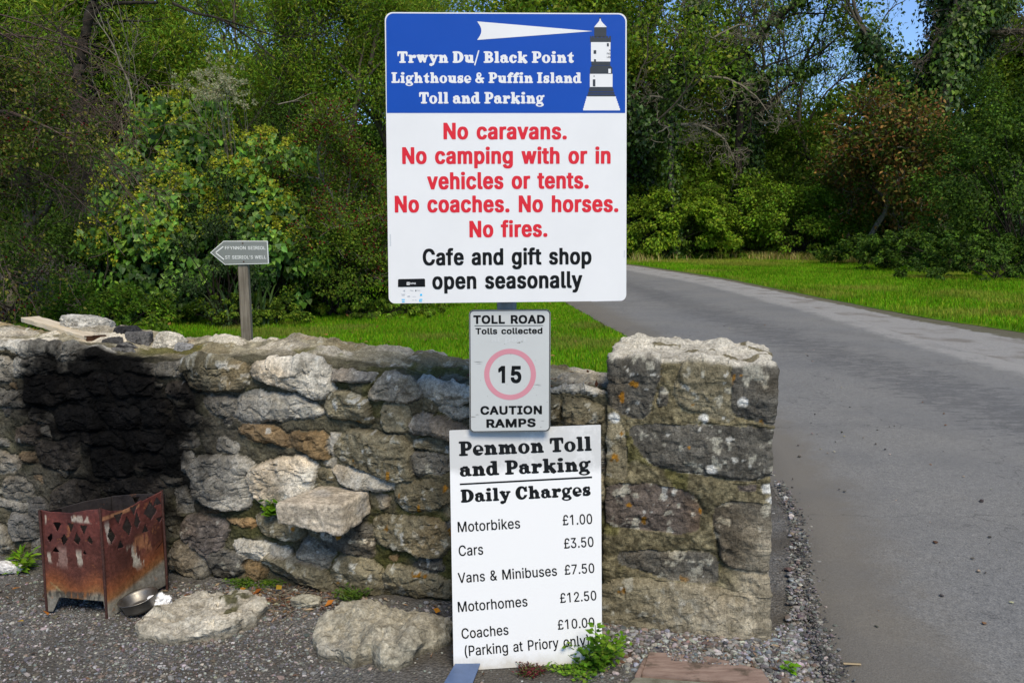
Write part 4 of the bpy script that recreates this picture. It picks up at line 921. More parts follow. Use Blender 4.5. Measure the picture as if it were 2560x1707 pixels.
110: (410, [[114,227, 114,0, 53,0, 53,379, 112,379, 112,287, 102,287, 124,332, 152,362, 187,379, 227,384, 264,380, 295,369, 321,349, 341,321, 353,285, 357,240, 357,0, 296,0, 296,235, 290,275, 273,304, 246,323, 210,329, 184,326, 161,317, 141,303, 126,283, 117,257]]),
111: (415, [[207,-8, 159,-2, 117,16, 82,46, 56,85, 40,133, 34,187, 40,243, 56,291, 82,330, 117,360, 159,378, 207,384, 256,378, 299,360, 333,330, 359,291, 376,243, 381,187, 376,133, 359,85, 333,46, 299,16, 256,-2], [207,46, 242,51, 270,66, 292,89, 307,117, 316,151, 319,187, 316,224, 307,258, 292,287, 270,310, 242,325, 207,330, 173,325, 145,310, 124,287, 108,258, 99,224, 96,187, 99,151, 108,117, 124,89, 145,66, 173,51]]),
112: (424, [[53,-143, 53,379, 112,379, 112,319, 118,319, 126,331, 137,346, 152,360, 171,373, 197,381, 229,384, 274,378, 313,361, 345,332, 370,293, 385,245, 390,189, 385,133, 370,84, 346,45, 313,16, 274,-2, 229,-8, 198,-5, 173,4, 153,17, 138,31, 127,46, 118,59, 114,59, 114,-143], [220,47, 253,51, 279,66, 301,88, 316,117, 325,151, 328,189, 325,227, 316,261, 301,290, 280,311, 253,325, 220,330, 188,325, 161,312, 140,291, 125,263, 116,229, 113,189, 116,150, 125,115, 140,86, 162,65, 188,51]]),
114: (259, [[53,0, 53,379, 112,379, 112,321, 115,321, 130,347, 152,367, 181,380, 213,385, 229,384, 243,384, 243,322, 239,323, 230,324, 207,326, 182,323, 159,315, 140,301, 126,284, 117,262, 114,237, 114,0]]),
115: (365, [[182,-8, 145,-5, 112,3, 84,18, 62,38, 45,63, 36,94, 94,107, 105,79, 124,60, 150,49, 181,45, 217,50, 244,62, 262,81, 268,103, 265,121, 254,136, 237,147, 212,155, 149,170, 104,186, 72,208, 53,237, 47,274, 51,305, 65,332, 87,354, 115,370, 149,381, 187,384, 223,381, 254,372, 279,358, 299,339, 314,316, 324,290, 268,277, 258,298, 243,316, 219,328, 187,333, 156,329, 131,317, 114,299, 109,277, 112,258, 124,243, 144,232, 172,223, 229,209, 275,194, 306,171, 325,142, 331,107, 326,75, 312,47, 290,24, 260,6, 223,-5]]),
116: (227, [[204,379, 204,327, 6,327, 6,379], [65,471, 126,471, 126,98, 128,76, 136,61, 150,53, 170,50, 185,51, 202,54, 213,2, 192,-3, 168,-4, 125,2, 92,21, 72,52, 65,93]]),
117: (410, [[182,-5, 146,-1, 115,11, 89,31, 69,59, 57,95, 53,139, 53,379, 114,379, 114,144, 119,105, 137,75, 164,56, 200,50, 226,53, 249,62, 268,77, 283,97, 293,122, 296,153, 296,379, 357,379, 357,0, 298,0, 298,92, 307,92, 286,47, 257,17, 222,0]]),
118: (389, [[163,0, 17,379, 84,379, 165,155, 187,87, 206,21, 184,21, 203,87, 224,155, 305,379, 371,379, 226,0]]),
119: (567, [[138,0, 23,379, 87,379, 133,214, 143,177, 154,137, 165,91, 175,41, 165,41, 175,90, 186,135, 196,176, 206,214, 252,379, 316,379, 362,214, 371,176, 382,136, 392,91, 402,41, 391,41, 402,90, 413,135, 423,176, 434,214, 480,379, 545,379, 429,0, 368,0, 319,172, 305,225, 291,280, 277,338, 291,338, 277,280, 263,225, 248,172, 199,0]]),
121: (389, [[47,-139, 61,-86, 71,-87, 88,-90, 104,-89, 118,-84, 130,-74, 141,-58, 151,-36, 163,-1, 17,379, 84,379, 165,155, 187,87, 206,21, 184,21, 202,87, 224,155, 305,379, 371,379, 204,-58, 191,-85, 177,-107, 159,-124, 139,-136, 117,-143, 91,-145, 65,-143, 54,-141]]),
163: (425, [[37,41, 37,57, 62,61, 80,74, 90,95, 93,125, 85,358, 89,401, 102,439, 125,471, 156,495, 194,510, 239,516, 277,511, 310,499, 339,480, 362,454, 378,422, 387,385, 328,377, 318,411, 300,437, 273,453, 240,459, 210,456, 186,446, 168,430, 155,410, 148,387, 146,360, 153,127, 152,106, 145,89, 135,75, 123,64, 92,49, 61,42], [37,0, 37,57, 301,57, 315,58, 324,63, 329,72, 330,85, 330,107, 388,107, 388,91, 382,51, 366,23, 339,6, 299,0], [37,229, 37,280, 311,280, 311,229]]),}
R_, C_P, E_, NE, NR = 'r', 'c', 'e', '-e', '-r'
def _ser(x0, x1, y0=0.0, h=.125): return (R_, x0, y0, x1, y0 + h, .055)
FAT = {   # heavy rounded slab letters, cap height 1: (advance, strokes)
 'a': (.88, [(E_, .32, .22, .30, .235), (NE, .36, .22, .09, .13), (C_P, .16, .52, .16, .52, .12, .12), (R_, .22, .52, .62, .71, .09), (R_, .44, .06, .74, .58, .09), (C_P, .66, .09, .82, .08, .09, .06)]),
 'd': (.97, [(E_, .36, .34, .36, .365), (NE, .38, .34, .105, .23), (R_, .48, .02, .80, 1.0, .03), _ser(.34, .7, .875), _ser(.6, .94)]),
 'g': (.88, [(E_, .37, .45, .34, .27), (NE, .37, .46, .11, .165), (C_P, .60, .60, .80, .66, .07, .09), (C_P, .17, .2, .2, .08, .08, .09), (C_P, .2, .06, .6, .04, .09, .10), (E_, .40, -.11, .41, .185), (NE, .38, -.13, .21, .085)]),
 'h': (1.02, [(R_, .12, 0, .42, 1, .03), _ser(.02, .3, .875), (C_P, .42, .54, .62, .58, .09, .13), (C_P, .62, .57, .73, .40, .13, .15), (R_, .58, 0, .88, .45, .1), _ser(.02, .50), _ser(.53, .98)]),
 'i': (.56, [(R_, .12, 0, .42, .68, .03), _ser(.02, .3, .57), _ser(.02, .52), (E_, .28, .90, .19, .12)]),
 'k': (1.02, [(R_, .12, 0, .42, 1, .03), _ser(.02, .3, .875), _ser(.02, .5), (C_P, .40, .30, .74, .62, .07, .07), _ser(.55, .96, .57), (C_P, .52, .40, .80, .08, .14, .15), _ser(.58, 1.0)]),
 'l': (.56, [(R_, .12, 0, .42, 1, .03), _ser(.02, .3, .875), _ser(.02, .52)]),
 'n': (1.0, [(R_, .12, 0, .42, .68, .03), _ser(.02, .3, .57), (C_P, .42, .54, .62, .58, .09, .13), (C_P, .62, .57, .72, .40, .13, .15), (R_, .57, 0, .87, .45, .1), _ser(.02, .50), _ser(.52, .97)]),
 'm': (1.44, [(R_, .12, 0, .41, .68, .03), _ser(.02, .3, .57), (C_P, .41, .54, .58, .58, .09, .12), (C_P, .58, .57, .68, .40, .12, .145), (R_, .54, 0, .83, .45, .1), (C_P, .83, .54, 1.02, .58, .09, .12), (C_P, 1.02, .57, 1.12, .40, .12, .145), (R_, .98, 0, 1.27, .45, .1), _ser(.02, .47), _ser(.50, .90), _ser(.94, 1.37)]),
 'r': (.82, [(R_, .12, 0, .42, .68, .03), _ser(.02, .3, .57), _ser(.02, .55), (C_P, .42, .50, .56, .58, .09, .11), (E_, .65, .555, .155, .145)]),
 's': (.74, [(E_, .35, .51, .30, .205), (E_, .37, .195, .32, .215), (NE, .46, .51, .13, .06), (NE, .23, .20, .14, .06), (E_, .57, .60, .085, .12), (E_, .13, .12, .09, .13)]),
 't': (.70, [(R_, .18, .1, .48, .75, .06), _ser(.02, .64, .565), (E_, .42, .17, .24, .185), (C_P, .32, .7, .44, .9, .12, .04), (NE, .62, .32, .13, .14)]),
 'u': (1.0, [(R_, .12, .15, .42, .68, .05), _ser(.0, .3, .57), (C_P, .28, .2, .48, .12, .155, .12), (C_P, .48, .12, .65, .2, .12, .1), (R_, .58, 0, .88, .68, .04), _ser(.46, .7, .57), _ser(.7, .98)]),
 'w': (1.22, [(C_P, .22, .58, .40, .14, .15, .13), (C_P, .42, .14, .58, .5, .09, .09), (C_P, .58, .58, .80, .14, .15, .13), (C_P, .82, .14, 1.0, .58, .08, .08), _ser(.0, .44, .57), _ser(.42, .80, .57), _ser(.86, 1.18, .57)]),
 'y': (.92, [(C_P, .22, .6, .46, .12, .15, .13), (C_P, .74, .6, .40, -.12, .085, .09), (E_, .20, -.16, .17, .12), (C_P, .22, -.2, .40, -.10, .08, .09), _ser(.0, .48, .57), _ser(.54, .92, .57)]),
 'e': (.80, [(E_, .39, .34, .385, .37), (NE, .39, .50, .14, .125), (NR, .25, .375, .53, .50, .01), (NR, .40, .17, .95, .285, .02), (R_, .20, .285, .76, .37, .02)]),
 'c': (.80, [(E_, .39, .34, .385, .37), (NE, .45, .36, .14, .24), (NR, .5, .23, .95, .42, .03), (E_, .60, .52, .145, .14)]),
 'o': (.88, [(E_, .42, .34, .415, .37), (NE, .42, .345, .14, .26)]),
 'f': (.62, [(R_, .13, 0, .43, .78, .04), (C_P, .29, .74, .42, .90, .15, .11), (C_P, .42, .90, .60, .88, .11, .105), _ser(.0, .60, .565), _ser(.02, .56)]),
 '&': (1.06, [(E_, .42, .25, .40, .27), (NE, .40, .23, .15, .12), (E_, .42, .76, .27, .24), (NE, .44, .78, .095, .11), (C_P, .3, .6, .84, .08, .13, .11), (C_P, .80, .42, .62, .18, .06, .08), _ser(.62, 1.0, .38)]),
 'T': (1.04, [(R_, .35, 0, .68, .95, .03), (R_, .04, .83, .99, 1, .07), (C_P, .11, .88, .08, .64, .10, .06), (C_P, .92, .88, .95, .64, .10, .06), _ser(.2, .83)]),
 'D': (1.12, [(E_, .50, .5, .57, .5), (NR, -.3, -.2, .1, 1.2, .01), (NE, .50, .5, .21, .35), (R_, .12, 0, .45, 1, .02), (R_, .0, 0, .5, .14, .05), (R_, .0, .86, .5, 1, .05)]),
 'P': (.98, [(E_, .56, .68, .38, .32), (NE, .53, .69, .13, .17), (NR, -.1, .2, .2, 1, .01), (R_, .14, 0, .46, 1, .02), _ser(.0, .63), _ser(.0, .5, .875)]),
 'B': (1.02, [(E_, .53, .74, .36, .26), (E_, .56, .285, .40, .285), (NE, .54, .75, .095, .105), (NE, .55, .29, .12, .125), (NR, -.1, .15, .16, .85, .01), (R_, .14, 0, .45, 1, .02), _ser(.0, .5), _ser(.0, .5, .875)]),
 'L': (.94, [(R_, .14, 0, .46, 1, .03), _ser(.0, .62, .875), (R_, .0, 0, .86, .15, .05), (C_P, .80, .1, .84, .34, .10, .05)]),
 'I': (.64, [(R_, .14, 0, .46, 1, .03), _ser(.0, .60), _ser(.0, .60, .875)]),
 'C': (1.04, [(E_, .5, .5, .5, .52), (NE, .56, .5, .19, .36), (NR, .62, .32, 1.2, .60, .03), (C_P, .87, .66, .90, .93, .07, .06)]),
 '/': (.50, [(C_P, .03, -.18, .42, 1.05, .055, .055)]), ' ': (.36, [])}
def _seg(px, py, x0, y0, x1, y1):
    vx, vy = x1 - x0, y1 - y0; t = np.clip(((px - x0) * vx + (py - y0) * vy) / max(vx * vx + vy * vy, 1e-9), 0, 1)
    return np.hypot(px - x0 - vx * t, py - y0 - vy * t), t
def fat_sdf(strokes, X, Y, grow):
    d = np.full(X.shape, 9.0); k = .035
    def box(x0, y0, x1, y1, r):
        qx = np.abs(X - (x0 + x1) / 2) - (x1 - x0) / 2 + r; qy = np.abs(Y - (y0 + y1) / 2) - (y1 - y0) / 2 + r
        return np.hypot(np.maximum(qx, 0), np.maximum(qy, 0)) + np.minimum(np.maximum(qx, qy), 0) - r
    def ell(cx, cy, rx, ry):
        x, y = (X - cx), (Y - cy); q = np.sqrt((x / rx) ** 2 + (y / ry) ** 2); g = np.sqrt((x / rx ** 2) ** 2 + (y / ry ** 2) ** 2)
        return np.where(q > .05, q * (q - 1) / np.maximum(g, 1e-6), -min(rx, ry))
    for s in strokes:
        if s[0] in ('e', '-e'): v = ell(*s[1:])
        elif s[0] in ('r', '-r'): v = box(*s[1:])
        else:
            q, t = _seg(X, Y, *s[1:5]); v = q - (s[5] + (s[6] - s[5]) * t)
        if s[0][0] == '-': d = np.maximum(d, -v)
        else:
            h = np.clip(.5 + .5 * (d - v) / k, 0, 1); d = d * (1 - h) + v * h - k * h * (1 - h)
    return d - grow
def sans_sdf(contours, X, Y, sx, grow, ky=1.0):
    px, py = X.ravel(), Y.ravel() * ky; best = np.full(px.shape, 9.0); wind = np.zeros(px.shape, int)
    for c in contours:
        c = np.array(c, float).reshape(-1, 2) / 509.0; c[:, 0] *= sx; c[:, 1] *= ky; n = len(c)
        for i in range(n):
            x0, y0 = c[i]; x1, y1 = c[(i + 1) % n]
            vx, vy = x1 - x0, y1 - y0; t = np.clip(((px - x0) * vx + (py - y0) * vy) / max(vx * vx + vy * vy, 1e-9), 0, 1)
            best = np.minimum(best, ((px - x0 - vx * t) ** 4 + (py - y0 - vy * t) ** 4) ** .25)
            up = (y0 <= py) & (y1 > py); dn = (y0 > py) & (y1 <= py); cr = (x1 - x0) * (py - y0) - (px - x0) * (y1 - y0)
            wind += (up & (cr > 0)).astype(int) - (dn & (cr < 0)).astype(int)
    return np.where(wind != 0, -best, best).reshape(X.shape) - grow
def march(d, xs, ys):
    """filled region d<0 as flat polygons; whole cells are merged along each row"""
    polys = []; ny = len(ys)
    ins = d < 0
    for j in range(ny - 1):
        run = None
        for i in range(len(xs) - 1):
            c = [(i, j), (i + 1, j), (i + 1, j + 1), (i, j + 1)]; k = [ins[a] for a in c]
            if all(k):
                if run is None: run = i
                continue
            if run is not None: polys.append([(xs[run], ys[j]), (xs[i], ys[j]), (xs[i], ys[j + 1]), (xs[run], ys[j + 1])]); run = None
            if not any(k): continue
            p = []
            for a in range(4):
                A, B = c[a], c[(a + 1) % 4]
                if ins[A]: p.append((xs[A[0]], ys[A[1]]))
                if ins[A] != ins[B]:
                    t = d[A] / (d[A] - d[B]); p.append((xs[A[0]] + (xs[B[0]] - xs[A[0]]) * t, ys[A[1]] + (ys[B[1]] - ys[A[1]]) * t))
            if len(p) >= 3: polys.append(p)
        if run is not None: polys.append([(xs[run], ys[j]), (xs[-1], ys[j]), (xs[-1], ys[j + 1]), (xs[run], ys[j + 1])])
    return polys
_gc = {}
def glyph(ch, font):
    key = (ch, font)
    if key not in _gc:
        style, sx, grow, step = font[:4]; ky = font[4] if len(font) > 4 else 1.0
        if style == 'fat':
            adv, st = FAT[ch]; xs, ys = np.arange(-.12, adv + .16, step), np.arange(-.36, 1.12, step)
            d = fat_sdf(st, *np.meshgrid(xs, ys, indexing='ij'), grow) if st else None
        else:
            adv, cs = (250, []) if ch == ' ' else GL[ord(ch)]
            if ch == '1': cs = cs[1:]
            adv = adv / 509.0 * sx + 1.1 * grow
            xs, ys = np.arange(-.15, adv + .2, step), np.arange(-.36, 1.25, step)
            d = sans_sdf(cs, *np.meshgrid(xs, ys, indexing='ij'), sx, grow, ky) if cs else None
        _gc[key] = (adv, march(d, xs, ys) if d is not None else [])
    return _gc[key]

class Board:
    """a flat board; u to the right, v up, n out of the face. Places things given by their spot in the photo on its plane."""
    def __init__(self, o, u, v):
        self.o, self.u, self.v = np.array(o, float), np.array(u, float), np.array(v, float)
        self.u /= np.linalg.norm(self.u); self.v = self.v - self.u * np.dot(self.u, self.v); self.v /= np.linalg.norm(self.v); self.n = np.cross(self.u, self.v)
    def uv(self, x, y):
        p = on_plane(x, y, self.o, self.n) - self.o; return np.array((p @ self.u, p @ self.v))
    def mesh(self, name, polys, mat, lift, root):
        V, F = [], []
        for p in polys:
            F.append(list(range(len(V), len(V) + len(p)))); V += [tuple(self.o + self.u * a + self.v * b + self.n * lift) for a, b in p]
        me = bpy.data.meshes.new(name); me.from_pydata(V, [], F); me.materials.append(mat)
        o = bpy.data.objects.new(name, me); COL.objects.link(o); o.parent = root   # the board's own matrix is the identity
        return o
    def slab(self, name, outline, mat, t, root, lift=0.0, bevel=.0012):
        bm = bmesh.new(); vs = [bm.verts.new(self.o + self.u * a + self.v * b + self.n * lift) for a, b in outline]; f = bm.faces.new(vs)
        r = bmesh.ops.extrude_face_region(bm, geom=[f]); bmesh.ops.translate(bm, verts=[g for g in r['geom'] if isinstance(g, bmesh.types.BMVert)], vec=Vector(-self.n * t))
        bmesh.ops.recalc_face_normals(bm, faces=bm.faces[:])
        return part(bm_obj(name, bm, mat), root)
    def text(self, s, p0, p1, cap, font, hpx=None):
        """baseline from pixel p0 to pixel p1; cap height in pixels at p0"""
        a, b = self.uv(*p0), self.uv(*p1); ex = b - a; L = np.hypot(*ex); ex /= L; ey = np.array((-ex[1], ex[0]))
        ch = np.hypot(*(self.uv(p0[0], p0[1] - cap) - a))
        pos, items, lo, hi = 0.0, [], 9, -9
        for c in s:
            adv, polys = glyph(c, font); items.append((pos, polys))
            for p in polys:
                for x, _ in p: lo = min(lo, x + pos); hi = max(hi, x + pos)
            pos += adv + (.03 if font[0] == 'fat' else 0)
        sx = L / (hi - lo); out = []; gk = font[2] / (font[4] if len(font) > 4 else 1.0) if font[0] == 'sans' else 0.0
        for x0, polys in items:
            for p in polys: out.append([tuple(a + ex * (x + x0 - lo) * sx + ey * (y + gk) / (1 + 2 * gk) * ch) for x, y in p])
        return out
    def poly(self, pts): return [tuple(self.uv(*p)) for p in pts]
def rounded(pts, r, n=8):
    """round the corners of a convex outline (list of 2D points); r per corner or one number"""
    out = []; m = len(pts)
    for i in range(m):
        p = np.array(pts[i]); a = np.array(pts[i - 1]) - p; b = np.array(pts[(i + 1) % m]) - p; rr = r[i] if isinstance(r, (list, tuple)) else r
        if rr <= 0: out.append(tuple(p)); continue
        a /= np.linalg.norm(a); b /= np.linalg.norm(b); h = math.acos(np.clip(a @ b, -1, 1)) / 2; t = rr / math.tan(h); c = p + (a + b) / np.linalg.norm(a + b) * rr / math.sin(h)
        s, e = p + a * t - c, p + b * t - c; a0 = math.atan2(s[1], s[0]); da = (math.atan2(e[1], e[0]) - a0 + math.pi) % (2 * math.pi) - math.pi
        out += [tuple(c + rr * np.array((math.cos(a0 + da * k / n), math.sin(a0 + da * k / n)))) for k in range(n + 1)]
    return out
def inset(pts, d):
    out = []; m = len(pts)
    for i in range(m):
        p = np.array(pts[i]); a = p - np.array(pts[i - 1]); b = np.array(pts[(i + 1) % m]) - p
        na = np.array((-a[1], a[0])) / np.linalg.norm(a); nb = np.array((-b[1], b[0])) / np.linalg.norm(b); q = na + nb; q = q / (q @ na) if abs(q @ na) > 1e-6 else na
        out.append(tuple(p + q * d))
    return out

def m_sign(name, c, rough=.35, spec=.4, dirt=.0):
    k = NB(name); n = k.noise(5, 5, .6); n2 = k.noise(40, 4, .7)
    cc = k.mix(1.0, c, k.ramp(n, [(.3, .965), (.7, 1.02)]), 'MULTIPLY')
    if dirt: cc = k.mix(k.ramp(n2, [(.66, 0.0), (.78, dirt)]), cc, (.35, .33, .27))
    k.base(cc); k.rough(k.ramp(n2, [(.3, rough * .85), (.7, rough * 1.2)]), spec); return k.m
def m_board():
    k = NB("board_white"); n2 = k.noise(40, 4, .7); n = k.noise(9, 5, .7)
    s = k.node("ShaderNodeSeparateXYZ"); tc = k.node("ShaderNodeTexCoord"); k.link(tc.outputs['Object'], s.inputs[0])
    c = k.mix(k.ramp(n2, [(.68, 0.0), (.78, .25)]), (.74, .733, .705), (.35, .33, .27))
    def edge_tint(a, b, lo, amt, col):     # noise-broken grey along the top edge, splashed mud along the foot
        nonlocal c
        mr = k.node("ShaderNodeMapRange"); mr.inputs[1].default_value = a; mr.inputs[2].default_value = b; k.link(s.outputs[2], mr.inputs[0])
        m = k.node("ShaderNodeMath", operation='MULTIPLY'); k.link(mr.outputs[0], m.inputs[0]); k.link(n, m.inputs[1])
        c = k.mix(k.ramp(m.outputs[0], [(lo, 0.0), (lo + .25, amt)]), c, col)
    edge_tint(.665, .735, .26, .6, (.38, .38, .36)); edge_tint(.10, .01, .22, .55, (.42, .37, .27))
    k.base(c); k.rough(.5, .3); return k.m
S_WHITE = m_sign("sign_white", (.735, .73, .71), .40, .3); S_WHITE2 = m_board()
S_GREY = m_sign("aged_reflective_white", (.53, .54, .515), .5, .4, .5); S_BLUE = m_sign("sign_blue", (.006, .066, .37), .45, .15)
S_RED = m_sign("sign_red", (.64, .012, .024), .4, .3); S_BLACK = m_sign("sign_black", (.006, .007, .0075), .5, .12); S_CHAR = m_sign("emblem_charcoal", (.032, .038, .044), .4, .3)
S_PINK = m_sign("faded_red", (.60, .25, .29), .5, .3); S_STEEL = m_plain("galvanised_steel", (.20, .21, .215), .5, .5, .1, 20, .6)
S_CYAN = m_sign("sticker_cyan", (.03, .50, .85)); S_PALEGREY = m_sign("sticker_grey", (.42, .44, .46)); S_FGREY = m_sign("finger_grey", (.20, .21, .20), .5, .35, .3)
S_EDGE = m_sign("sign_edge_black", (.02, .022, .024), .5, .3); S_BLUESTEEL = m_plain("blue_grey_steel", (.085, .13, .23), .45, .4, .12, 30)

S2 = 2560 / 2352.0
def q_(x, y): return x * S2, y * S2
ROLL = math.radians(.15)
post_x = at(*q_(1164, 704), 3.15)[0]
root = thing("toll_signpost", "tall grey post carrying the blue and white notice board and the toll road sign", "signpost", (post_x, 3.15, 0))
bm = bmesh.new(); bmesh.ops.create_cone(bm, cap_ends=True, segments=48, radius1=.036, radius2=.036, depth=2.25)
part(bm_obj("pole", bm, S_STEEL, None, True), root).location = (post_x, 3.15, 1.08)
bpy.context.view_layer.update()

# notice board
TL = math.radians(2.6)
o0 = at(*q_(1162, 362), 3.06)
B = Board(o0, (math.cos(ROLL), 0, -math.sin(ROLL)), (0, math.sin(TL), math.cos(TL)))
big = [q_(893, 697), q_(1438.5, 691), q_(1439.5, 31), q_(883.5, 28.5)]
bo = B.poly(big)
board = B.slab("notice_board", rounded(bo, [.022, .022, .028, .028]), S_WHITE, .003, root)
board['label'] = "large blue and white notice board with lighthouse emblem and red prohibitions"
ob = lambda polys, name, mat, lift, par=None: B.mesh(name, polys, mat, lift, board)
blue = B.poly([q_(888.5, 260), q_(1436, 260), q_(1436.5, 34), q_(886.5, 31.5)])
ob([rounded(blue, [0, 0, .026, .026])], "blue_panel", S_BLUE, .0006)
FATF = ('fat', 1, .008, .022)
def a6(x, y): return 940 + x / 3.409, y / 3.409
w = []
w += B.text("Trwyn Du/ Black Point", a6(183, 538), a6(1686, 538), 28.2, FATF)
w += B.text("Lighthouse & Puffin Island", a6(132, 709), a6(1752, 710), 26, FATF)
w += B.text("Toll and Parking", a6(368, 884), a6(1436, 884), 28, FATF)
ob(w, "white_lettering", S_WHITE, .0012)
# light beam and lighthouse emblem
arc = [a6(862 + 36 * math.sin(math.pi * t), 344 - 158 * t) for t in np.linspace(0, 1, 14)]
ob([B.poly([a6(1846, 269)] + arc[::-1])], "light_beam", S_WHITE, .0012)
def L_(x, y): return 1450 + x / 6.03, 30 + y / 6.03
def rc(x0, y0, x1, y1): return B.poly([L_(x0, y1), L_(x1, y1), L_(x1, y0), L_(x0, y0)])
wh = [B.poly([L_(212, 235), L_(405, 235), L_(340, 168), L_(318, 140), L_(312, 108), L_(296, 108), L_(290, 140), L_(268, 168)]), rc(165, 460, 459, 752), rc(148, 938, 490, 1135)]
for i in range(6):
    wh.append(rc(97 - i * 10, 1278 + i * 35, 542 + i * 12, 1278 + (i + 1) * 35))
ob(wh, "white_logo", S_WHITE, .0012)
bk = [rc(290, 88, 315, 108), rc(214, 235, 398, 385), rc(152, 392, 466, 460)]
for x0, x1 in ((152, 170), (178, 207), (222, 258), (278, 314), (338, 372), (392, 424), (440, 466)): bk.append(rc(x0, 368, x1, 392))
bk += [rc(172, 752, 454, 808), B.poly([L_(150, 938), L_(486, 938), L_(486, 850), L_(455, 812), L_(180, 812), L_(152, 850)]), B.poly([L_(132, 1205), L_(506, 1205), L_(504, 1165), L_(485, 1136), L_(150, 1136), L_(134, 1165)]), rc(121, 1212, 518, 1242), rc(110, 1248, 530, 1277)]
ob(bk, "black_logo", S_CHAR, .0013)
bk2 = [rc(405, 477, 434, 525), rc(205, 582, 244, 636), rc(210, 718, 241, 752), rc(205, 964, 218, 982), rc(193, 1021, 231, 1126)]
tf = ('sans', .8, .012, .05)
bk2 += B.text("N", L_(440, 598), L_(458, 598), 4.6, tf) + B.text("PAS", L_(404, 648), L_(458, 648), 5, tf) + B.text("LAN", L_(404, 700), L_(458, 700), 5, tf)
ob(bk2, "logo_lettering", S_CHAR, .0018); ob([rc(427, 862, 465, 928)], "window_logo", S_WHITE, .0019)
def a7(x, y): return 940 + x / 3.136, 280 + y / 3.136
BC = ('sans', .80, .062, .025, 1.7)
r = []
r += B.text("No caravans.", a7(529, 216), a7(1496, 216), 41.5, BC)
r += B.text("No camping with or in", a7(206, 409), a7(1839, 407), 42, BC)
r += B.text("vehicles or tents.", a7(402, 608), a7(1668, 601), 42.5, BC)
r += B.text("No coaches. No horses.", a7(148, 789), a7(1900, 785), 42, BC)
r += B.text("No fires.", a7(733, 984), a7(1344, 979), 41.5, BC)
ob(r, "red_lettering", S_RED, .0009)
r = B.text("Cafe and gift shop", a7(367, 1203), a7(1690, 1194), 41.5, ('sans', .80, .056, .025, 1.6)) + B.text("open seasonally", a7(442, 1390), a7(1618, 1379), 42, ('sans', .80, .056, .025, 1.6))
ob(r, "black_lettering", S_BLACK, .0009)
# payment sticker
def s7(x, y): return 985 + x / 19.6, 685 + y / 19.6
st = B.poly([s7(195, 640), s7(1528, 625), s7(1520, 225), s7(200, 250)])
ob([rounded(st, [0, 0, .004, .004], 5)], "payment_sticker", S_BLACK, .0008)
ws = [B.poly([s7(625, 542), s7(768, 540), s7(768, 395), s7(625, 398)])] + B.text("sumup", s7(800, 500), s7(1070, 495), 5.2, ('sans', .9, .03, .05))
ob(ws, "sticker_lettering", S_WHITE, .0013); ob(B.text("S", s7(660, 505), s7(722, 505), 3.6, ('sans', .9, .02, .05)), "mark_lettering", S_BLACK, .0018)
gp = B.text("Pay", s7(790, 835), s7(945, 835), 3.4, tf) + B.text("Pay", s7(1125, 830), s7(1290, 828), 3.4, tf) + B.text("VISA", s7(385, 1065), s7(530, 1065), 2.6, tf) + [B.poly([s7(345, 995), s7(555, 992), s7(555, 978), s7(345, 981)]), B.poly([s7(440, 820), s7(545, 870), s7(545, 770)]), B.poly([s7(665, 1110), s7(790, 1108), s7(790, 1065), s7(665, 1068)]), B.poly([s7(915, 1110), s7(1080, 1110), s7(1080, 1098), s7(915, 1098)]), B.poly([s7(895, 1285), s7(980, 1285), s7(980, 1268), s7(895, 1268)]), B.poly([s7(1030, 1285), s7(1105, 1285), s7(1105, 1266), s7(1030, 1266)])]
ob(gp, "grey_lettering", S_PALEGREY, .0011)
ob([B.poly([s7(1070 + 28 * math.cos(a), 812 - 36 * math.sin(a)) for a in np.linspace(0, 6.28, 12, endpoint=False)])], "black_sticker_logo", S_BLACK, .0011)
cy = [B.poly([s7(1330 + 56 * math.cos(a), 1018 - 56 * math.sin(a)) for a in np.linspace(0, 6.28, 16, endpoint=False)])] + [B.poly([s7(x0, y1), s7(x1, y1), s7(x1, y0), s7(x0, y0)]) for x0, y0, x1, y1 in ((380, 1230, 530, 1272), (390, 1330, 530, 1375), (1255, 1220, 1392, 1260), (1235, 1310, 1380, 1350), (1240, 1265, 1275, 1310))]
ob(cy, "blue_logo", S_CYAN, .0011)
# scuffs on the face
ob([B.poly([a7(108, 1052), a7(119, 1052), a7(117, 958), a7(107, 958)]), B.poly([a7(1942, 1140), a7(1950, 1140), a7(1951, 1085), a7(1944, 1085)]), B.poly([a7(1690, 1486), a7(1925, 1480), a7(1925, 1478), a7(1690, 1483)])], "stain", m_sign("scuff_grey", (.56, .57, .58)), .0005)

# toll road sign
T = Board(at(*q_(1171, 852), 3.064), (1, 0, .002), (0, .006, 1))
def t7(x, y): return 1160 + x / 4.479, 750 + y / 4.479
to = T.poly([t7(62, 1483), t7(966, 1470), t7(972, 103), t7(55, 108)])
tb = T.slab("toll_road_sign", rounded(to, .017), S_EDGE, .003, root); tb['label'] = "grey toll road sign with faded pink speed ring and fifteen"
om = lambda polys, name, mat, lift: T.mesh(name, polys, mat, lift, tb)
om([rounded(inset(T.poly([t7(62, 1483), t7(966, 1470), t7(972, 103), t7(55, 108)]), .0012), .016)], "pale_edge", S_GREY, .0004)
om([rounded(inset(to, .0022), .015)], "black_border", S_BLACK, .0008)
om([rounded(inset(to, .0052), .013)], "reflective_face", S_GREY, .0012)
EX = ('sans', 1.25, .088, .025, 1.25)
tt = T.text("TOLL ROAD", t7(105, 267), t7(907, 262), 21.5, EX) + [T.poly([t7(118, 292), t7(887, 288), t7(887, 282), t7(118, 285)])]
tt += T.text("Tolls collected", t7(130, 383), t7(878, 377), 15.5, ('sans', 1.15, .070, .022, 1.4))
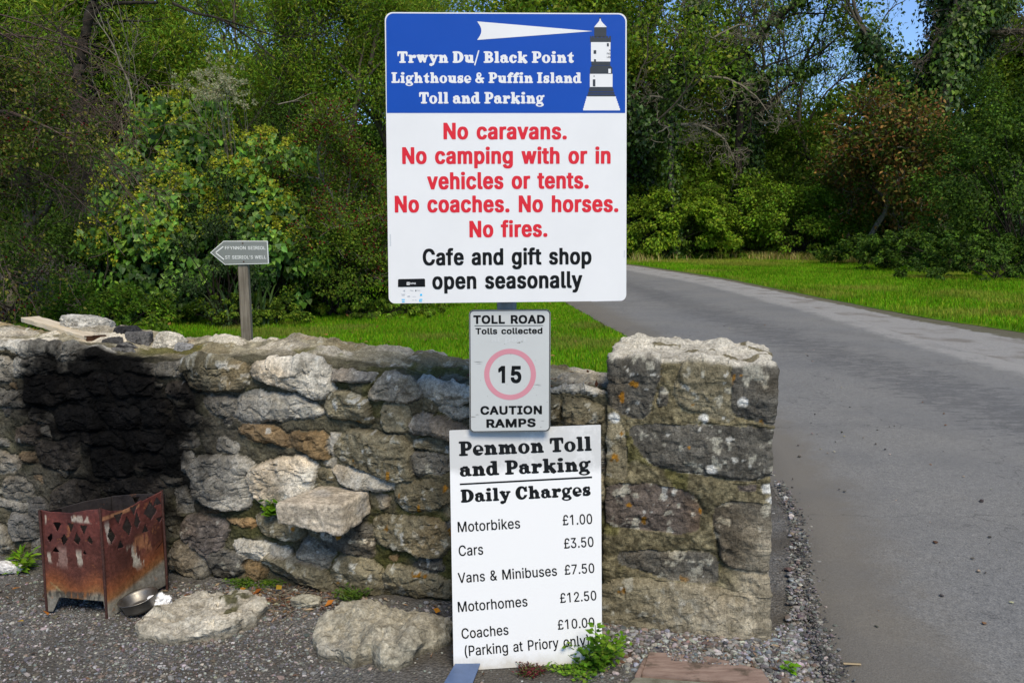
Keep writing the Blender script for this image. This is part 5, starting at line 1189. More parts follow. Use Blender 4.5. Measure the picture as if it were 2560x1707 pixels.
tt += T.text("15", t7(384, 928), t7(643, 928), 43, ('sans', 1.1, .070, .02, 1.1)) + T.text("CAUTION", t7(184, 1282), t7(873, 1276), 21.5, EX) + T.text("RAMPS", t7(252, 1428), t7(803, 1418), 21.5, EX)
om(tt, "black_lettering", S_BLACK, .0018)
c0 = T.uv(*t7(516, 831)); ro_ = T.uv(*t7(806, 831))[0] - c0[0]; ri = ro_ * .80
ring = []
for i in range(64):
    a, b = 2 * np.pi * i / 64, 2 * np.pi * (i + 1) / 64
    ring.append([(c0[0] + r * math.cos(t), c0[1] + r * math.sin(t)) for r, t in ((ro_, a), (ro_, b), (ri, b), (ri, a))])
om(ring, "speed_ring", S_PINK, .0018)
om(T.text("at post", t7(305, 470), t7(700, 468), 12, ('sans', 1.1, .05, .05)), "erased_words", m_sign("erased_pale", (.57, .58, .56)), .0016)
chips = []
rr = random.Random(4)
for (x, y, w_, h_) in ((160, 690, 60, 3), (170, 710, 45, 2), (100, 1305, 40, 4), (150, 1280, 25, 3), (820, 945, 40, 3), (850, 955, 20, 2), (620, 475, 14, 8), (650, 462, 8, 8), (600, 478, 10, 3), (265, 1075, 4, 4), (455, 490, 5, 4), (800, 675, 6, 3), (860, 1420, 9, 4), (810, 1062, 3, 4), (930, 1140, 4, 5), (880, 1350, 30, 2), (185, 897, 4, 4), (525, 605, 3, 8), (780, 985, 6, 3)):
    chips.append(T.poly([t7(x - w_, y + rr.uniform(-3, 3)), t7(x, y + h_), t7(x + w_, y + rr.uniform(-3, 3)), t7(x, y - h_)]))
om(chips, "speck", m_sign("chip_brown", (.25, .23, .19)), .0021)

# leaning charges board
bl, br_ = at(*q_(1042, 1540), 2.925), at(*q_(1383, 1520), 2.955)
tlp = at(*q_(1032, 988), 3.085)
root2 = thing("charges_board", "white board of daily parking charges leaning at the foot of the signpost", "notice board", ((bl[0] + br_[0]) / 2, 2.94, 0))
D_ = Board(bl, br_ - bl, tlp - bl)
do = D_.poly([q_(1042, 1540.5), q_(1383, 1520), q_(1380, 975), q_(1032, 988)])
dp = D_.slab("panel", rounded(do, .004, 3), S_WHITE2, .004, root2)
od = lambda polys, name, mat, lift: D_.mesh(name, polys, mat, lift, dp)
def b5(x, y): return 1100 + x / 4.611, 1060 + y / 4.611
def b6(x, y): return 1100 + x / 4.795, 1380 + y / 4.795
CF = ('fat', 1, .010, .02)
t = D_.text("Penmon Toll", b5(220, 365), b5(1750, 302), 35.5, CF) + D_.text("and Parking", b5(230, 602), b5(1742, 536), 35, CF) + D_.text("Daily Charges", b5(243, 902), b5(1738, 820), 32, CF)
t += [D_.poly([b5(228, 701), b5(1752, 620), b5(1752, 600), b5(228, 682)])]
CH = ('sans', .80, .018, .025, 1.6)
def bt(s, p0, p1, cap): return D_.text(s, p0, p1, cap, CH)
t += bt("Motorbikes", b5(207, 1244), b5(926, 1198), 26) + bt("£1.00", b5(1417, 1164), b5(1757, 1147), 25.5) + bt("Cars", b5(218, 1519), b5(500, 1500), 26.5) + bt("£3.50", b5(1433, 1432), b5(1773, 1410), 25.5)
t += bt("Vans & Minibuses", b6(218, 368), b6(1405, 278), 25.5) + bt("£7.50", b6(1497, 268), b6(1853, 244), 24.5) + bt("Motorhomes", b6(218, 716), b6(1052, 645), 26) + bt("£12.50", b6(1443, 606), b6(1878, 572), 24.5)
t += bt("Coaches", b6(262, 1036), b6(824, 985), 26) + bt("£10.00", b6(1415, 926), b6(1855, 892), 24.5) + bt("(Parking at Priory only)", b6(300, 1245), b6(1790, 1108), 26)
od(t, "lettering", S_BLACK, .0009)
ft = [at(1140, 1677, 2.93), at(1203, 1674, 2.94)]
bm = bmesh.new(); pts = []
for (p, q2) in ((ft[0], (1090, 1740)), (ft[1], (1168, 1740))):
    gq = gnd(*q2, .022); pts.append((p + np.array((0, .012, .03)), gq))
vs = [bm.verts.new(pts[0][0]), bm.verts.new(pts[1][0]), bm.verts.new(pts[1][1]), bm.verts.new(pts[0][1])]; f = bm.faces.new(vs)
r_e = bmesh.ops.extrude_face_region(bm, geom=[f]); bmesh.ops.translate(bm, verts=[g_ for g_ in r_e['geom'] if isinstance(g_, bmesh.types.BMVert)], vec=(0, .004, -.006)); bmesh.ops.recalc_face_normals(bm, faces=bm.faces[:])
part(bm_obj("foot", bm, S_BLUESTEEL), root2)
# withered stalk caught on the lower edge -> part of the litter builder below

# finger sign
G_ = Board(at(570, 632, FY - .075), (1, 0, -.004), (0, 0, 1))
def f1(x, y): return 500 + x / 5.227, 580 + y / 5.227
fo = [f1(325, 428), f1(898, 415), f1(881, 116), f1(308, 116), f1(133, 270)]
gb = G_.slab("arrow_board", G_.poly(fo), S_WHITE, .02, post)
G_.mesh("grey_face", [inset(G_.poly(fo), .009)], S_FGREY, .001, gb)
SF = ('sans', .95, .02, .05)
fw = G_.text("FFYNNON SEIRIOL", f1(328, 230), f1(857, 230), 8.3, SF) + G_.text("ST SEIRIOL'S WELL", f1(330, 353), f1(865, 350), 8.3, SF)
for (x0, y0, x1, y1) in ((305, 190, 200, 272), (200, 268, 315, 360)):
    d = np.array((x1 - x0, y1 - y0), float); nrm = np.array((-d[1], d[0])) / np.hypot(*d) * 7
    fw.append(G_.poly([f1(x0 + nrm[0], y0 + nrm[1]), f1(x1 + nrm[0], y1 + nrm[1]), f1(x1 - nrm[0], y1 - nrm[1]), f1(x0 - nrm[0], y0 - nrm[1])]))
G_.mesh("white_lettering", fw, S_WHITE, .003, gb)
for (x, y) in ((559, 148), (572, 388)):
    c = G_.uv(*f1(x, y)); G_.mesh("screw", [[(c[0] + .011 * math.cos(a), c[1] + .011 * math.sin(a)) for a in np.linspace(0, 6.28, 10, endpoint=False)]], m_plain("rusty_screw", (.06, .025, .012), .7), .004, gb)

# ------------------------------------------------------------------ vegetation builders
TEMPL = {
 'oval': (np.array([(0, 0, 0), (.30, .42, .07), (0, 1, -.04), (-.30, .42, .07)]), [[0, 1, 2, 3]]),
 'lance': (np.array([(0, 0, 0), (.15, .40, .03), (0, 1, -.08), (-.15, .40, .03)]), [[0, 1, 2, 3]]),
 'ivy': (np.array([(0, 0, 0), (.50, .10, .05), (.36, .52, .02), (0, 1.05, -.10), (-.36, .52, .02), (-.50, .10, .05)]), [[0, 1, 2, 3], [0, 3, 4, 5]]),
 'hand': (np.array([(0, 0, 0), (.34, .30, .05), (.42, .72, -.03), (0, 1, -.18), (-.42, .72, -.03), (-.34, .30, .05)]), [[0, 1, 2, 3], [0, 3, 4, 5]])}
def unit(a): return a / np.maximum(np.linalg.norm(a, axis=-1, keepdims=True), 1e-9)
def leaf_geo(pos, d, n, size, shape):
    T, F = TEMPL[shape]; d = unit(d); s = unit(np.cross(d, n)); n = np.cross(s, d)
    V = pos[:, None, :] + size[:, None, None] * (T[None, :, 0, None] * s[:, None, :] + T[None, :, 1, None] * d[:, None, :] + T[None, :, 2, None] * n[:, None, :])
    F = np.array(F); f = (np.arange(len(pos))[:, None, None] * len(T) + F[None]).reshape(-1, F.shape[1])
    return V.reshape(-1, 3), f
def leaf_obj(name, pos, d, n, size, cols, shape, mat, root):
    V, F = leaf_geo(pos, d, n, size, shape); c = np.repeat(cols, len(TEMPL[shape][0]), 0)
    return part(mesh_np(name, V, F, mat, col=c, smooth=False), root)
def tubes(name, lines, mat, root, sides=5):
    Vs, Fs, o = [], [], 0
    for P, R in lines:
        k = sides if R[0] > .02 else 3
        t = unit(np.gradient(P, axis=0)); ref = np.array((.31, .22, .92)); a = unit(np.cross(t, ref)); b = np.cross(t, a)
        an = np.linspace(0, 2 * np.pi, k, endpoint=False)
        V = P[:, None, :] + R[:, None, None] * (np.cos(an)[None, :, None] * a[:, None, :] + np.sin(an)[None, :, None] * b[:, None, :])
        V = V.transpose(1, 0, 2); Vs.append(V.reshape(-1, 3)); Fs.append(grid_faces(k, len(P), True) + o); o += k * len(P)
    return part(mesh_np(name, np.concatenate(Vs), np.concatenate(Fs), mat), root)
def skel(base, d, L, r, levels, rg, wig=.25, up=.15, kids=(4, 6), ang=.8, ratio=.62, start=.3, seg=8, droop=0.0, minr=.003):
    """branch skeleton: polylines with radii, and the outer twig points with their directions"""
    lines, tips = [], []
    def go(p, d, L, r, lv):
        n = seg if lv == levels else max(4, seg - 2); P = [p]; D = [d]
        for i in range(n):
            d = d + rg.normal(0, wig, 3) + np.array((0, 0, up if lv < levels else up * .3)) - np.array((0, 0, droop * (levels - lv) * .2)); d = d / np.linalg.norm(d)
            p = p + d * L / n; P.append(p); D.append(d)
        P = np.array(P); R = np.linspace(r, r * (.45 if lv else .25), len(P)).clip(minr)
        lines.append((P, R))
        if lv == 0:
            for i in range(1, len(P)): tips.append((P[i], D[i]))
            return
        for k in range(rg.integers(*kids) + (1 if lv == levels else 0)):
            f = rg.uniform(start, 1.0); x = f * n; i = min(int(x), n - 1); q = P[i] + (P[i + 1] - P[i]) * (x - i)
            a = rg.normal(0, 1, 3); a -= D[i] * (a @ D[i]); a /= np.linalg.norm(a); th = ang * rg.uniform(.6, 1.25)
            go(q, D[i] * math.cos(th) + a * math.sin(th), L * ratio * rg.uniform(.7, 1.2) * (1.15 - .4 * f), r * (1 - .5 * f) * .62, lv - 1)
        go(P[-1], D[-1], L * ratio * .8, R[-1], lv - 1)
    go(np.array(base, float), unit(np.array(d, float)), L, r, levels)
    return lines, np.array([t[0] for t in tips]), np.array([t[1] for t in tips])
def spray(tips, dirs, per, spread, rg):
    i = np.repeat(np.arange(len(tips)), per); n = len(i)
    pos = tips[i] + rg.normal(0, spread, (n, 3)); d = unit(dirs[i] * .6 + rg.normal(0, .7, (n, 3)) + np.array((0, 0, -.25)))
    nn = unit(rg.normal(0, .6, (n, 3)) + np.array((0, 0, .8))); return pos, d, nn

def bush(name, label, cat, x0, x1, ytop, Y, depth, n, leaf, cols, seed, shape='oval', clump=.16, ncl=90, zb=0.0, mat=None, stems=True, bump=.5, group=None, flat=1.0, jit=.28, extra=None, clip_front=None, yb=None):
    """a dense shrub: leaf clumps spread over and through a bumpy dome, on a few bare stems"""
    rg = np.random.default_rng(seed)
    xa, xb = at(x0, 700, Y)[0], at(x1, 700, Y)[0]; cx, rx = (xa + xb) / 2, (xb - xa) / 2; h = at((x0 + x1) / 2, ytop, Y)[2]
    root = thing(name, label, cat, (cx, Y, 0), group)
    D = rg.normal(0, 1, (ncl, 3)); D[:, 2] = np.abs(D[:, 2]) * 1.0 - .30; D = unit(D)
    rad = rg.uniform(.45, 1.0, ncl) ** .6 * (1 + bump * fbm(D * 2.2 + seed, 3, seed))
    zc = zb + (h - zb) * .36
    cen = np.c_[cx + D[:, 0] * rx * rad, Y + D[:, 1] * depth * rad, zc + D[:, 2] * rad * np.where(D[:, 2] > 0, (h - zc), (zc - zb) * 3.0)]
    cen[:, 2] = np.maximum(cen[:, 2], zb + .05)
    sc = min(rx, (h - zb) / 2, depth * 1.4)
    rc = clump * sc * rg.uniform(.6, 1.5, ncl)
    w = rc ** 2; i = rg.choice(ncl, n, p=w / w.sum())
    off = unit(rg.normal(0, 1, (n, 3))) * (rg.uniform(.2, 1, n) ** .5)[:, None] * rc[i][:, None] * np.array((1.25, 1.1, .85))
    pos = cen[i] + off; pos[:, 2] = np.abs(pos[:, 2] - zb) + zb
    out = unit(pos - np.array((cx, Y, zc)))
    d = unit(out * .5 + rg.normal(0, .55, (n, 3)) + np.array((0, 0, -.55))); nn = unit(out * .7 + off / np.maximum(rc[i][:, None], .01) * .5 + rg.normal(0, .45, (n, 3)) + np.array((0, 0, .55)))
    if shape == 'ivy': d = unit(out * .25 + rg.normal(0, .35, (n, 3)) + np.array((0, -.1, -1.0))); nn = unit(out * .9 + rg.normal(0, .33, (n, 3)) + np.array((0, -.35, .35)))
    size = leaf * rg.uniform(.6, 1.3, n); c = pal(n, cols, seed + 1, jit)
    c *= (1 + .35 * rg.normal(0, 1, ncl)[i] * .6)[:, None].clip(.35, 2)
    leaf_obj("foliage", pos, d, nn, size, np.clip(c, .003, .6), shape, mat or M_LEAF, root)
    if stems:
        ln = []
        for k in rg.choice(ncl, min(ncl, 26), replace=False):
            a = np.array((cx + rg.normal(0, rx * .15), Y + rg.normal(0, depth * .15), 0.0)); b = cen[k]; t = np.linspace(0, 1, 8)[:, None]
            P = a + (b - a) * t + np.array((0, 0, .25)) * np.sin(t * np.pi) * h * .3 + np.r_[[np.zeros(3)], rg.normal(0, .02, (7, 3))]
            ln.append((P, np.linspace(.022, .005, 8) * (sc / 1.2) ** .5))
        tubes("stems", ln, M_BARKD, root)
    if extra: extra(root, cen, rc, rg)
    return root
def tree(name, label, cat, px, Y, h, r, seed, cols, leaf=.09, per=7, spread=.14, shape='oval', lean=(0, 0), levels=3, wig=.22, up=.12, kids=(4, 6), ang=.85, ratio=.6, start=.35, bark=None, mat=None, ivy=None, droop=0.0, group=None, trunk_frac=.55, thin=1.0, x=None, base=None, jit=.25, minr=.004):
    rg = np.random.default_rng(seed); X = at(px, 700, Y)[0] if x is None else x
    root = thing(name, label, cat, (X, Y, 0), group)
    lines, tips, dirs = skel((X, Y, -.1), (lean[0], lean[1], 1), h * trunk_frac, r, levels, rg, wig, up, kids, ang, ratio, start, droop=droop, minr=minr)
    tubes("trunk", lines, bark or M_BARK, root, 8)
    if per > 0:
        if thin < 1: k = rg.uniform(0, 1, len(tips)) < thin; tips, dirs = tips[k], dirs[k]
        pos, d, nn = spray(tips, dirs, per, spread, rg); size = leaf * rg.uniform(.6, 1.3, len(pos))
        leaf_obj("crown", pos, d, nn, size, pal(len(pos), cols, seed + 1, jit), shape, mat or M_LEAF, root)
    if ivy:   # (number, extent in metres, leaf size, how far up the limbs)
        n, ext, ls, lim = ivy; big = [l for l in lines if l[1][0] > lim]
        P = np.concatenate([np.stack([np.interp(np.linspace(0, len(l[0]) - 1, 40), np.arange(len(l[0])), l[0][:, k]) for k in range(3)], 1) for l in big]); 
        RR = np.concatenate([np.interp(np.linspace(0, len(l[0]) - 1, 40), np.arange(len(l[0])), l[1]) for l in big])
        i = rg.choice(len(P), n, p=RR / RR.sum()); o = rg.normal(0, 1, (n, 3)); o[:, 2] *= .35; o = unit(o)
        bumpy = 1 + .8 * fbm(P[i] * 1.1 + o * .9, 3, seed + 5)
        pos = P[i] + o * (RR[i] + ext * rg.uniform(.15, 1, n) * bumpy * (RR[i] / RR.max()) ** .35)[:, None] + rg.normal(0, .06, (n, 3))
        leaf_obj("ivy", pos, unit(o * .3 + rg.normal(0, .4, (n, 3)) + np.array((0, 0, -.9))), unit(o + rg.normal(0, .4, (n, 3)) + np.array((0, 0, .4))), ls * rg.uniform(.6, 1.3, n),
                 pal(n, [(.022, .055, .006), (.035, .075, .008), (.05, .095, .010), (.016, .04, .006)], seed + 7, .35), 'ivy', M_IVY, root)
    return root, lines, tips, dirs

DK = [(0.036, 0.0735, 0.0097), (0.052, 0.1015, 0.011), (0.068, 0.1225, 0.0138), (0.028, 0.0595, 0.0083)]
MID = [(0.0837, 0.1492, 0.0121), (0.1152, 0.1843, 0.0149), (0.0628, 0.1141, 0.0108), (0.157, 0.2106, 0.0189)]
BRT = [(0.1316, 0.26, 0.013), (0.1667, 0.2925, 0.0156), (0.1053, 0.2113, 0.013), (0.2106, 0.3087, 0.0208)]
YEL = [(0.1529, 0.2499, 0.0154), (0.1147, 0.2232, 0.0154), (0.1987, 0.2678, 0.02), (0.0841, 0.1785, 0.0154), (0.2446, 0.2766, 0.0308)]
IVYC = [(0.0547, 0.1328, 0.0135), (0.0765, 0.1702, 0.0162), (0.1003, 0.2106, 0.0189), (0.0437, 0.1054, 0.0121), (0.1368, 0.243, 0.0243)]
RUST = [(0.0935, 0.1615, 0.016), (0.068, 0.133, 0.014), (0.136, 0.1425, 0.02), (0.17, 0.0712, 0.018), (0.221, 0.114, 0.022), (0.119, 0.114, 0.018), (0.0765, 0.1235, 0.014), (0.255, 0.152, 0.04), (0.102, 0.0475, 0.016)]

# ---- left: ivy mound
def ivy_flowers(root, cen, rc, rg):
    top = cen[:, 2] > np.quantile(cen[:, 2], .30); ids = np.nonzero(top & (cen[:, 1] < np.quantile(cen[:, 1], .8)))[0]
    k = 900; i = rg.choice(ids, k); p = cen[i] + unit(rg.normal(0, 1, (k, 3)) + np.array((0, -.6, .9))) * rc[i][:, None] * 1.08
    j = np.repeat(np.arange(k), 9); m = len(j); o = unit(rg.normal(0, 1, (m, 3)) + np.array((0, -.2, .5))); pos = p[j] + o * .03
    leaf_obj("flower_clusters", pos, o, unit(rg.normal(0, 1, (m, 3))), .036 * rg.uniform(.7, 1.3, m), pal(m, [(.38, .40, .03), (.32, .36, .025), (.44, .40, .05), (.22, .28, .02)], 3, .2), 'ivy', M_LEAF, root)
bush("ivy_shrub", "tallest mound of flowering ivy with broad glossy leaves above the finger sign", "ivy", 290, 660, 232, 15.75, 1.15, 12000, 0.097, IVYC, 1001, 'ivy', .24, 110, mat=M_IVY, bump=.35, extra=ivy_flowers)
bush("ivy_shrub", "ivy mound sloping down right of the finger sign, topped with yellow flower heads", "ivy", 500, 815, 318, 15.41, 1.03, 9500, 0.097, IVYC, 1002, 'ivy', .24, 90, mat=M_IVY, bump=.35, extra=ivy_flowers)
bush("ivy_shrub", "lower ivy clump with yellow green flower heads left of the finger sign", "ivy", 250, 560, 395, 14.72, 0.92, 8500, 0.094, IVYC, 1003, 'ivy', .24, 70, mat=M_IVY, bump=.35, extra=ivy_flowers)
bush("dark_shrub", "dull small leaved shrub growing through the middle of the ivy mound", "shrub", 430, 690, 440, 14.26, 0.80, 11000, 0.044, [(.030, .052, .018), (.040, .068, .022), (.022, .04, .014)], 1005, 'oval', .2, 80)
bush("hawthorn_shrub", "small leaved green shrub between the ivy mound and the notice board", "shrub", 690, 1010, 420, 15.87, 1.38, 22000, 0.055, MID, 1007, 'oval', .17, 150)
bush("bramble", "tangled bramble bank at the right end of the left thicket", "bramble", 800, 1130, 610, 16.79, 1.03, 12000, 0.066, MID + YEL[:1], 1009, 'oval', .2, 90)
bush("dark_shrub", "very dark evergreen shrub above the ivy mound", "shrub", 560, 850, 225, 17.48, 1.38, 16000, 0.061, DK, 1011, 'lance', .2, 110)
bush("dark_shrub", "shaded shrub filling the dark left corner behind the wall", "shrub", -330, 330, 460, 14.49, 1.49, 20000, 0.061, DK, 1013, 'oval', .2, 130)
bush("bramble", "low leafy undergrowth behind the plank on the wall", "bramble", 60, 430, 700, 11.6, .55, 9000, .05, MID + BRT[:2], 1015, 'oval', .22, 70)
bush("bramble", "low undergrowth at the foot of the finger post", "bramble", 420, 780, 735, 14.03, 0.52, 9000, 0.050, MID, 1017, 'oval', .22, 70)
bush("bramble", "low ivy and weeds along the lawn edge right of the finger post", "bramble", 700, 1120, 745, 15.41, 0.57, 8500, 0.055, MID + BRT[:1], 1019, 'ivy', .22, 80)
# iris tuft
def tuft(name, label, cat, x, y, Y, n, L, w, cols, seed, spread=.25):
    rg = np.random.default_rng(seed); c = at(x, y, Y); root = thing(name, label, cat, (c[0], Y, 0)); Vs, Fs, Cs, o = [], [], [], 0
    cc = pal(n, cols, seed, .25)
    for k in range(n):
        a = rg.uniform(0, 6.28); ln = L * rg.uniform(.6, 1.1); t = np.linspace(0, 1, 7); lean = rg.uniform(.15, .95)
        r_, z = ln * lean * t ** 1.6 * .8, ln * (t - .42 * lean * t ** 3)
        p0 = np.array((c[0] + rg.normal(0, spread), Y + rg.normal(0, spread * .7), 0)); P = p0 + np.stack([np.cos(a) * r_, np.sin(a) * r_, z], 1); s = np.array((-math.sin(a), math.cos(a), 0)) * w * .5
        ww = (np.sin(np.clip(t * .9 + .12, 0, 1) * np.pi) ** .6)[:, None]
        V = np.stack([P - s * ww, P + s * ww], 1).reshape(-1, 3); i = np.arange(6)[:, None] * 2
        Vs.append(V); Fs.append(i + np.array([0, 1, 3, 2]) + o); Cs.append(np.tile(cc[k], (14, 1))); o += 14
    part(mesh_np("leaves", np.concatenate(Vs), np.concatenate(Fs), M_IVY, col=np.concatenate(Cs)), root); return root
tuft("iris_clump", "clump of long strap leaves round the finger post", "iris", 628, 800, 14.0, 44, 1.0, .035, [(.035, .08, .012), (.05, .10, .016), (.07, .12, .04)], 41, .22)

# ---- left: hawthorn with dark arching twigs and berries
rt, ln, tips, dirs = tree("hawthorn_tree", "dark hawthorn with long arching twigs and red berries at the left edge", "tree", -160, 10.8, 5.2, .10, 61, [(.06, .10, .012), (.09, .12, .014), (.035, .07, .010), (.16, .15, .03)], .042, 5, .07, 'oval', (.25, -.05), 4, .16, .03, (5, 7), 1.0, .62, .25, M_TWIGR, droop=.12, minr=.0035)
rg = np.random.default_rng(5); i = rg.choice(len(tips), 1500); bp_ = tips[i] + rg.normal(0, .04, (1500, 3))
def berries(pos, r, root, cols, seed):
    D, F = ico(1); V = (pos[:, None, :] + D[None] * r).reshape(-1, 3); f = (np.arange(len(pos))[:, None, None] * len(D) + F[None]).reshape(-1, 3)
    part(mesh_np("berries", V, f, M_LEAF, col=np.repeat(pal(len(pos), cols, seed, .2), len(D), 0)), root)
berries(bp_, .011, rt, [(.16, .008, .010), (.10, .006, .008)], 2)
rt, ln, tips, dirs = tree("hawthorn_tree", "hawthorn red with berries left of the notice board", "tree", 905, 17.0, 4.9, .07, 62, MID, .05, 4, .09, 'oval', (.05, 0), 4, .15, .05, (4, 6), .8, .62, .3, M_TWIG, minr=.004)
i = rg.choice(len(tips), 3800); berries(tips[i] + rg.normal(0, .07, (3800, 3)), .015, rt, [(.17, .016, .018), (.12, .012, .014)], 3)
# old man's beard
root = thing("clematis", "clump of fluffy pale clematis seed heads above the ivy mound", "climber", (at(545, 215, 15.4)[0], 15.4, 0))
k = 130; P = np.array([at(rg.normal(545, 42), 0, 15.4) for _ in range(k)]); 
for a in range(k): P[a, 2] = at(500, rg.normal(212, 26), 15.4)[2] - abs(P[a, 0] - at(545, 0, 15.4)[0]) * .2
P[:, 1] += rg.normal(-.25, .2, k); j = np.repeat(np.arange(k), 26); o = unit(rg.normal(0, 1, (len(j), 3)))
leaf_obj("seed_heads", P[j] + o * .02, o, unit(rg.normal(0, 1, (len(j), 3))), .05 * rg.uniform(.7, 1.3, len(j)), pal(len(j), [(.44, .42, .28), (.36, .35, .22), (.30, .32, .18)], 9, .2), 'lance', M_LEAF, root)
ln = [(np.array([(p[0] + rg.normal(0, .2), 15.5, 0), (p[0], 15.5, p[2] * .5), p]), np.array((.012, .009, .004))) for p in P[::9]]; tubes("stems", ln, M_TWIG, root)

# ---- left: tall trees behind
def T_(label, px, Y, h, r, seed, cols, name="ash_tree", **kw):
    return tree(name, label, "tree", px, Y, h, r, seed, cols, group="trees of the left thicket", **kw)
kw = dict(leaf=.095, per=9, spread=.20, shape='lance', levels=4, kids=(4, 6), start=.42, droop=.06)
T_("leafy ash with the thick dark trunk at the top left", 225, 17.5, 9.5, .26, 71, YEL, trunk_frac=.52, bark=M_BARKD, **kw)
T_("yellow green ash standing behind the ivy mound", 520, 19.5, 9, .14, 72, YEL, lean=(.12, 0), **kw)
T_("sunlit ash whose branches reach over the clematis", 640, 21.5, 10, .16, 73, YEL + BRT[:1], lean=(.08, .02), **kw)
T_("slender ash rising just left of the notice board", 845, 20.5, 9.5, .12, 74, YEL, lean=(.04, 0), trunk_frac=.6, **kw)
T_("ash seen partly behind the top left corner of the notice board", 1010, 23, 10, .15, 75, YEL + MID, **kw)
T_("dark leaved tree at the far left of the thicket", 20, 19, 9, .2, 76, MID, name="sycamore_tree", leaf=.14, per=7, spread=.24, shape='hand', levels=4, kids=(4, 6), start=.35)
T_("shadowy tree in the gap behind the berry hawthorn", 760, 25, 9, .2, 77, MID + DK, name="sycamore_tree", leaf=.15, per=7, spread=.28, shape='hand', levels=4, kids=(4, 6), start=.3)
T_("broad tree closing the gap behind the clematis", 400, 26, 9.5, .2, 78, MID + YEL, name="sycamore_tree", leaf=.15, per=7, spread=.28, shape='hand', levels=4, kids=(4, 6), start=.25)
# big limbs seen against the sky
def limb(pts, Y, r0, r1, sd, twigs=6, tl=.8, lv=1, wig=.2, tr=.35, dy=.0, minr=.006):
    rg = np.random.default_rng(sd); P = np.array([at(x, y, Y + dy * k) for k, (x, y) in enumerate(pts)]); t = np.linspace(0, len(pts) - 1, len(pts) * 6)
    C = np.stack([np.interp(t, np.arange(len(pts)), P[:, k]) for k in range(3)], 1)
    for _ in range(3): C[1:-1] = (C[:-2] + 2 * C[1:-1] + C[2:]) / 4
    C += np.cumsum(rg.normal(0, r0 * .12, C.shape), 0) * .3; C[:, 1] += rg.normal(0, r0 * .3, len(C))
    R = np.linspace(r0, r1, len(C)); out = [(C, R)]
    for k in range(twigs):
        i = rg.integers(len(C) // 5, len(C)); d = unit(C[min(i + 1, len(C) - 1)] - C[i - 1]) + rg.normal(0, .75, 3)
        l, _, _ = skel(C[i], d, tl * rg.uniform(.5, 1.3), max(R[i] * tr, minr * 1.3), lv, rg, wig, .0, (2, 4), .9, .6, .25, minr=minr); out += l
    return out
rt0 = [o for o in bpy.data.objects if o.get('label', '').startswith("leafy ash with the thick")][0]
tubes("limb", limb([(190, 520), (194, 330), (202, 180), (212, 100), (222, 45), (240, -15)], 15.2, .10, .075, 1, 3), M_BARKD, rt0)
tubes("limb", limb([(222, 60), (242, 29), (271, 12), (330, 10), (397, 9)], 15.2, .05, .025, 2, 6), M_BARKD, rt0)
tubes("limb", limb([(430, 8), (485, 34), (548, 46), (600, 78), (650, 114), (690, 150)], 14.8, .028, .010, 3, 10, .5), M_BARKD, rt0)
tubes("limb", limb([(548, 46), (630, 72), (688, 90), (760, 96)], 14.8, .018, .007, 4, 8, .5), M_BARKD, rt0)
rt0 = [o for o in bpy.data.objects if o.get('label', '').startswith("dark hawthorn with long")][0]; rh = np.random.default_rng(17)
for k in range(26):
    x, y = rh.uniform(-220, 60), rh.uniform(20, 430); L = rh.uniform(260, 430); sl = rh.uniform(.0, .75); cv = rh.uniform(20, 80)
    pts = [(x + L * t, y + sl * L * t - cv * math.sin(math.pi * t) * .7 + cv * t * t) for t in (0, .25, .5, .75, 1)]
    tubes("limb", limb(pts, rh.uniform(9.4, 10.6), .014, .004, 200 + k, 9, .45, 1, .14, .5, minr=.0032), M_TWIGR, rt0)
# bare dead sticks
for (lab, x, y, x2, y2, Y, sd) in (("pale bare branch poking up from the thicket near the notice board", 695, 262, 770, 232, 14.4, 81), ("grey dead branch arching over the dark left shrub", 330, 250, 262, 70, 12.0, 82)):
    a, b = at(x, y, Y), at(x2, y2, Y + .2); lines, _, _ = skel(a, b - a, np.linalg.norm(b - a), .016, 1, np.random.default_rng(sd), .10, 0, (2, 4), .5, .4, .4); root = thing("dead_branch", lab, "branch", a); tubes("limb", lines, M_TWIG, root)
for (lab, px, Y, sd, ln_) in (("bare twiggy sapling with grey stems above the ivy mound", 400, 16.2, 83, (.15, 0)), ("bare crooked sapling in front of the yellow green ash", 760, 18.0, 84, (-.1, 0))):
    tree("bare_sapling", lab, "sapling", px, Y, 6.8, .035, sd, YEL, .08, 2, .1, 'lance', ln_, 3, .2, .1, (3, 5), .7, .55, .4, M_TWIG, thin=.8, minr=.005)

# ---- behind the road, centre and right
kr = dict(group="trees beyond the road")
def TR(name, label, px, Y, h, r, seed, cols, **kw): return tree(name, label, "tree", px, Y, h, r, seed, cols, group="trees beyond the road", **kw)
TR("ivy_clad_tree", "ivy clad tree just right of the notice board", 1600, 46, 20, .30, 91, MID + YEL, leaf=.22, per=7, spread=.55, shape='oval', levels=4, kids=(4, 6), lean=(.03, 0), trunk_frac=.6, ivy=(22500, 1.1, .17, .10))
TR("ivy_clad_tree", "ivy clad tree second to the right of the notice board", 1730, 48, 21, .34, 92, MID + YEL, leaf=.22, per=6, spread=.55, shape='oval', levels=4, kids=(4, 6), lean=(.02, 0), trunk_frac=.6, ivy=(27500, 1.2, .17, .10))
TR("ivy_clad_tree", "thin crowned ivy tree behind the leaning tree", 1800, 49, 19, .30, 93, YEL, leaf=.22, per=2, spread=.5, thin=.6, shape='oval', levels=4, kids=(4, 6), lean=(.05, 0), trunk_frac=.62, ivy=(22500, .9, .17, .14))
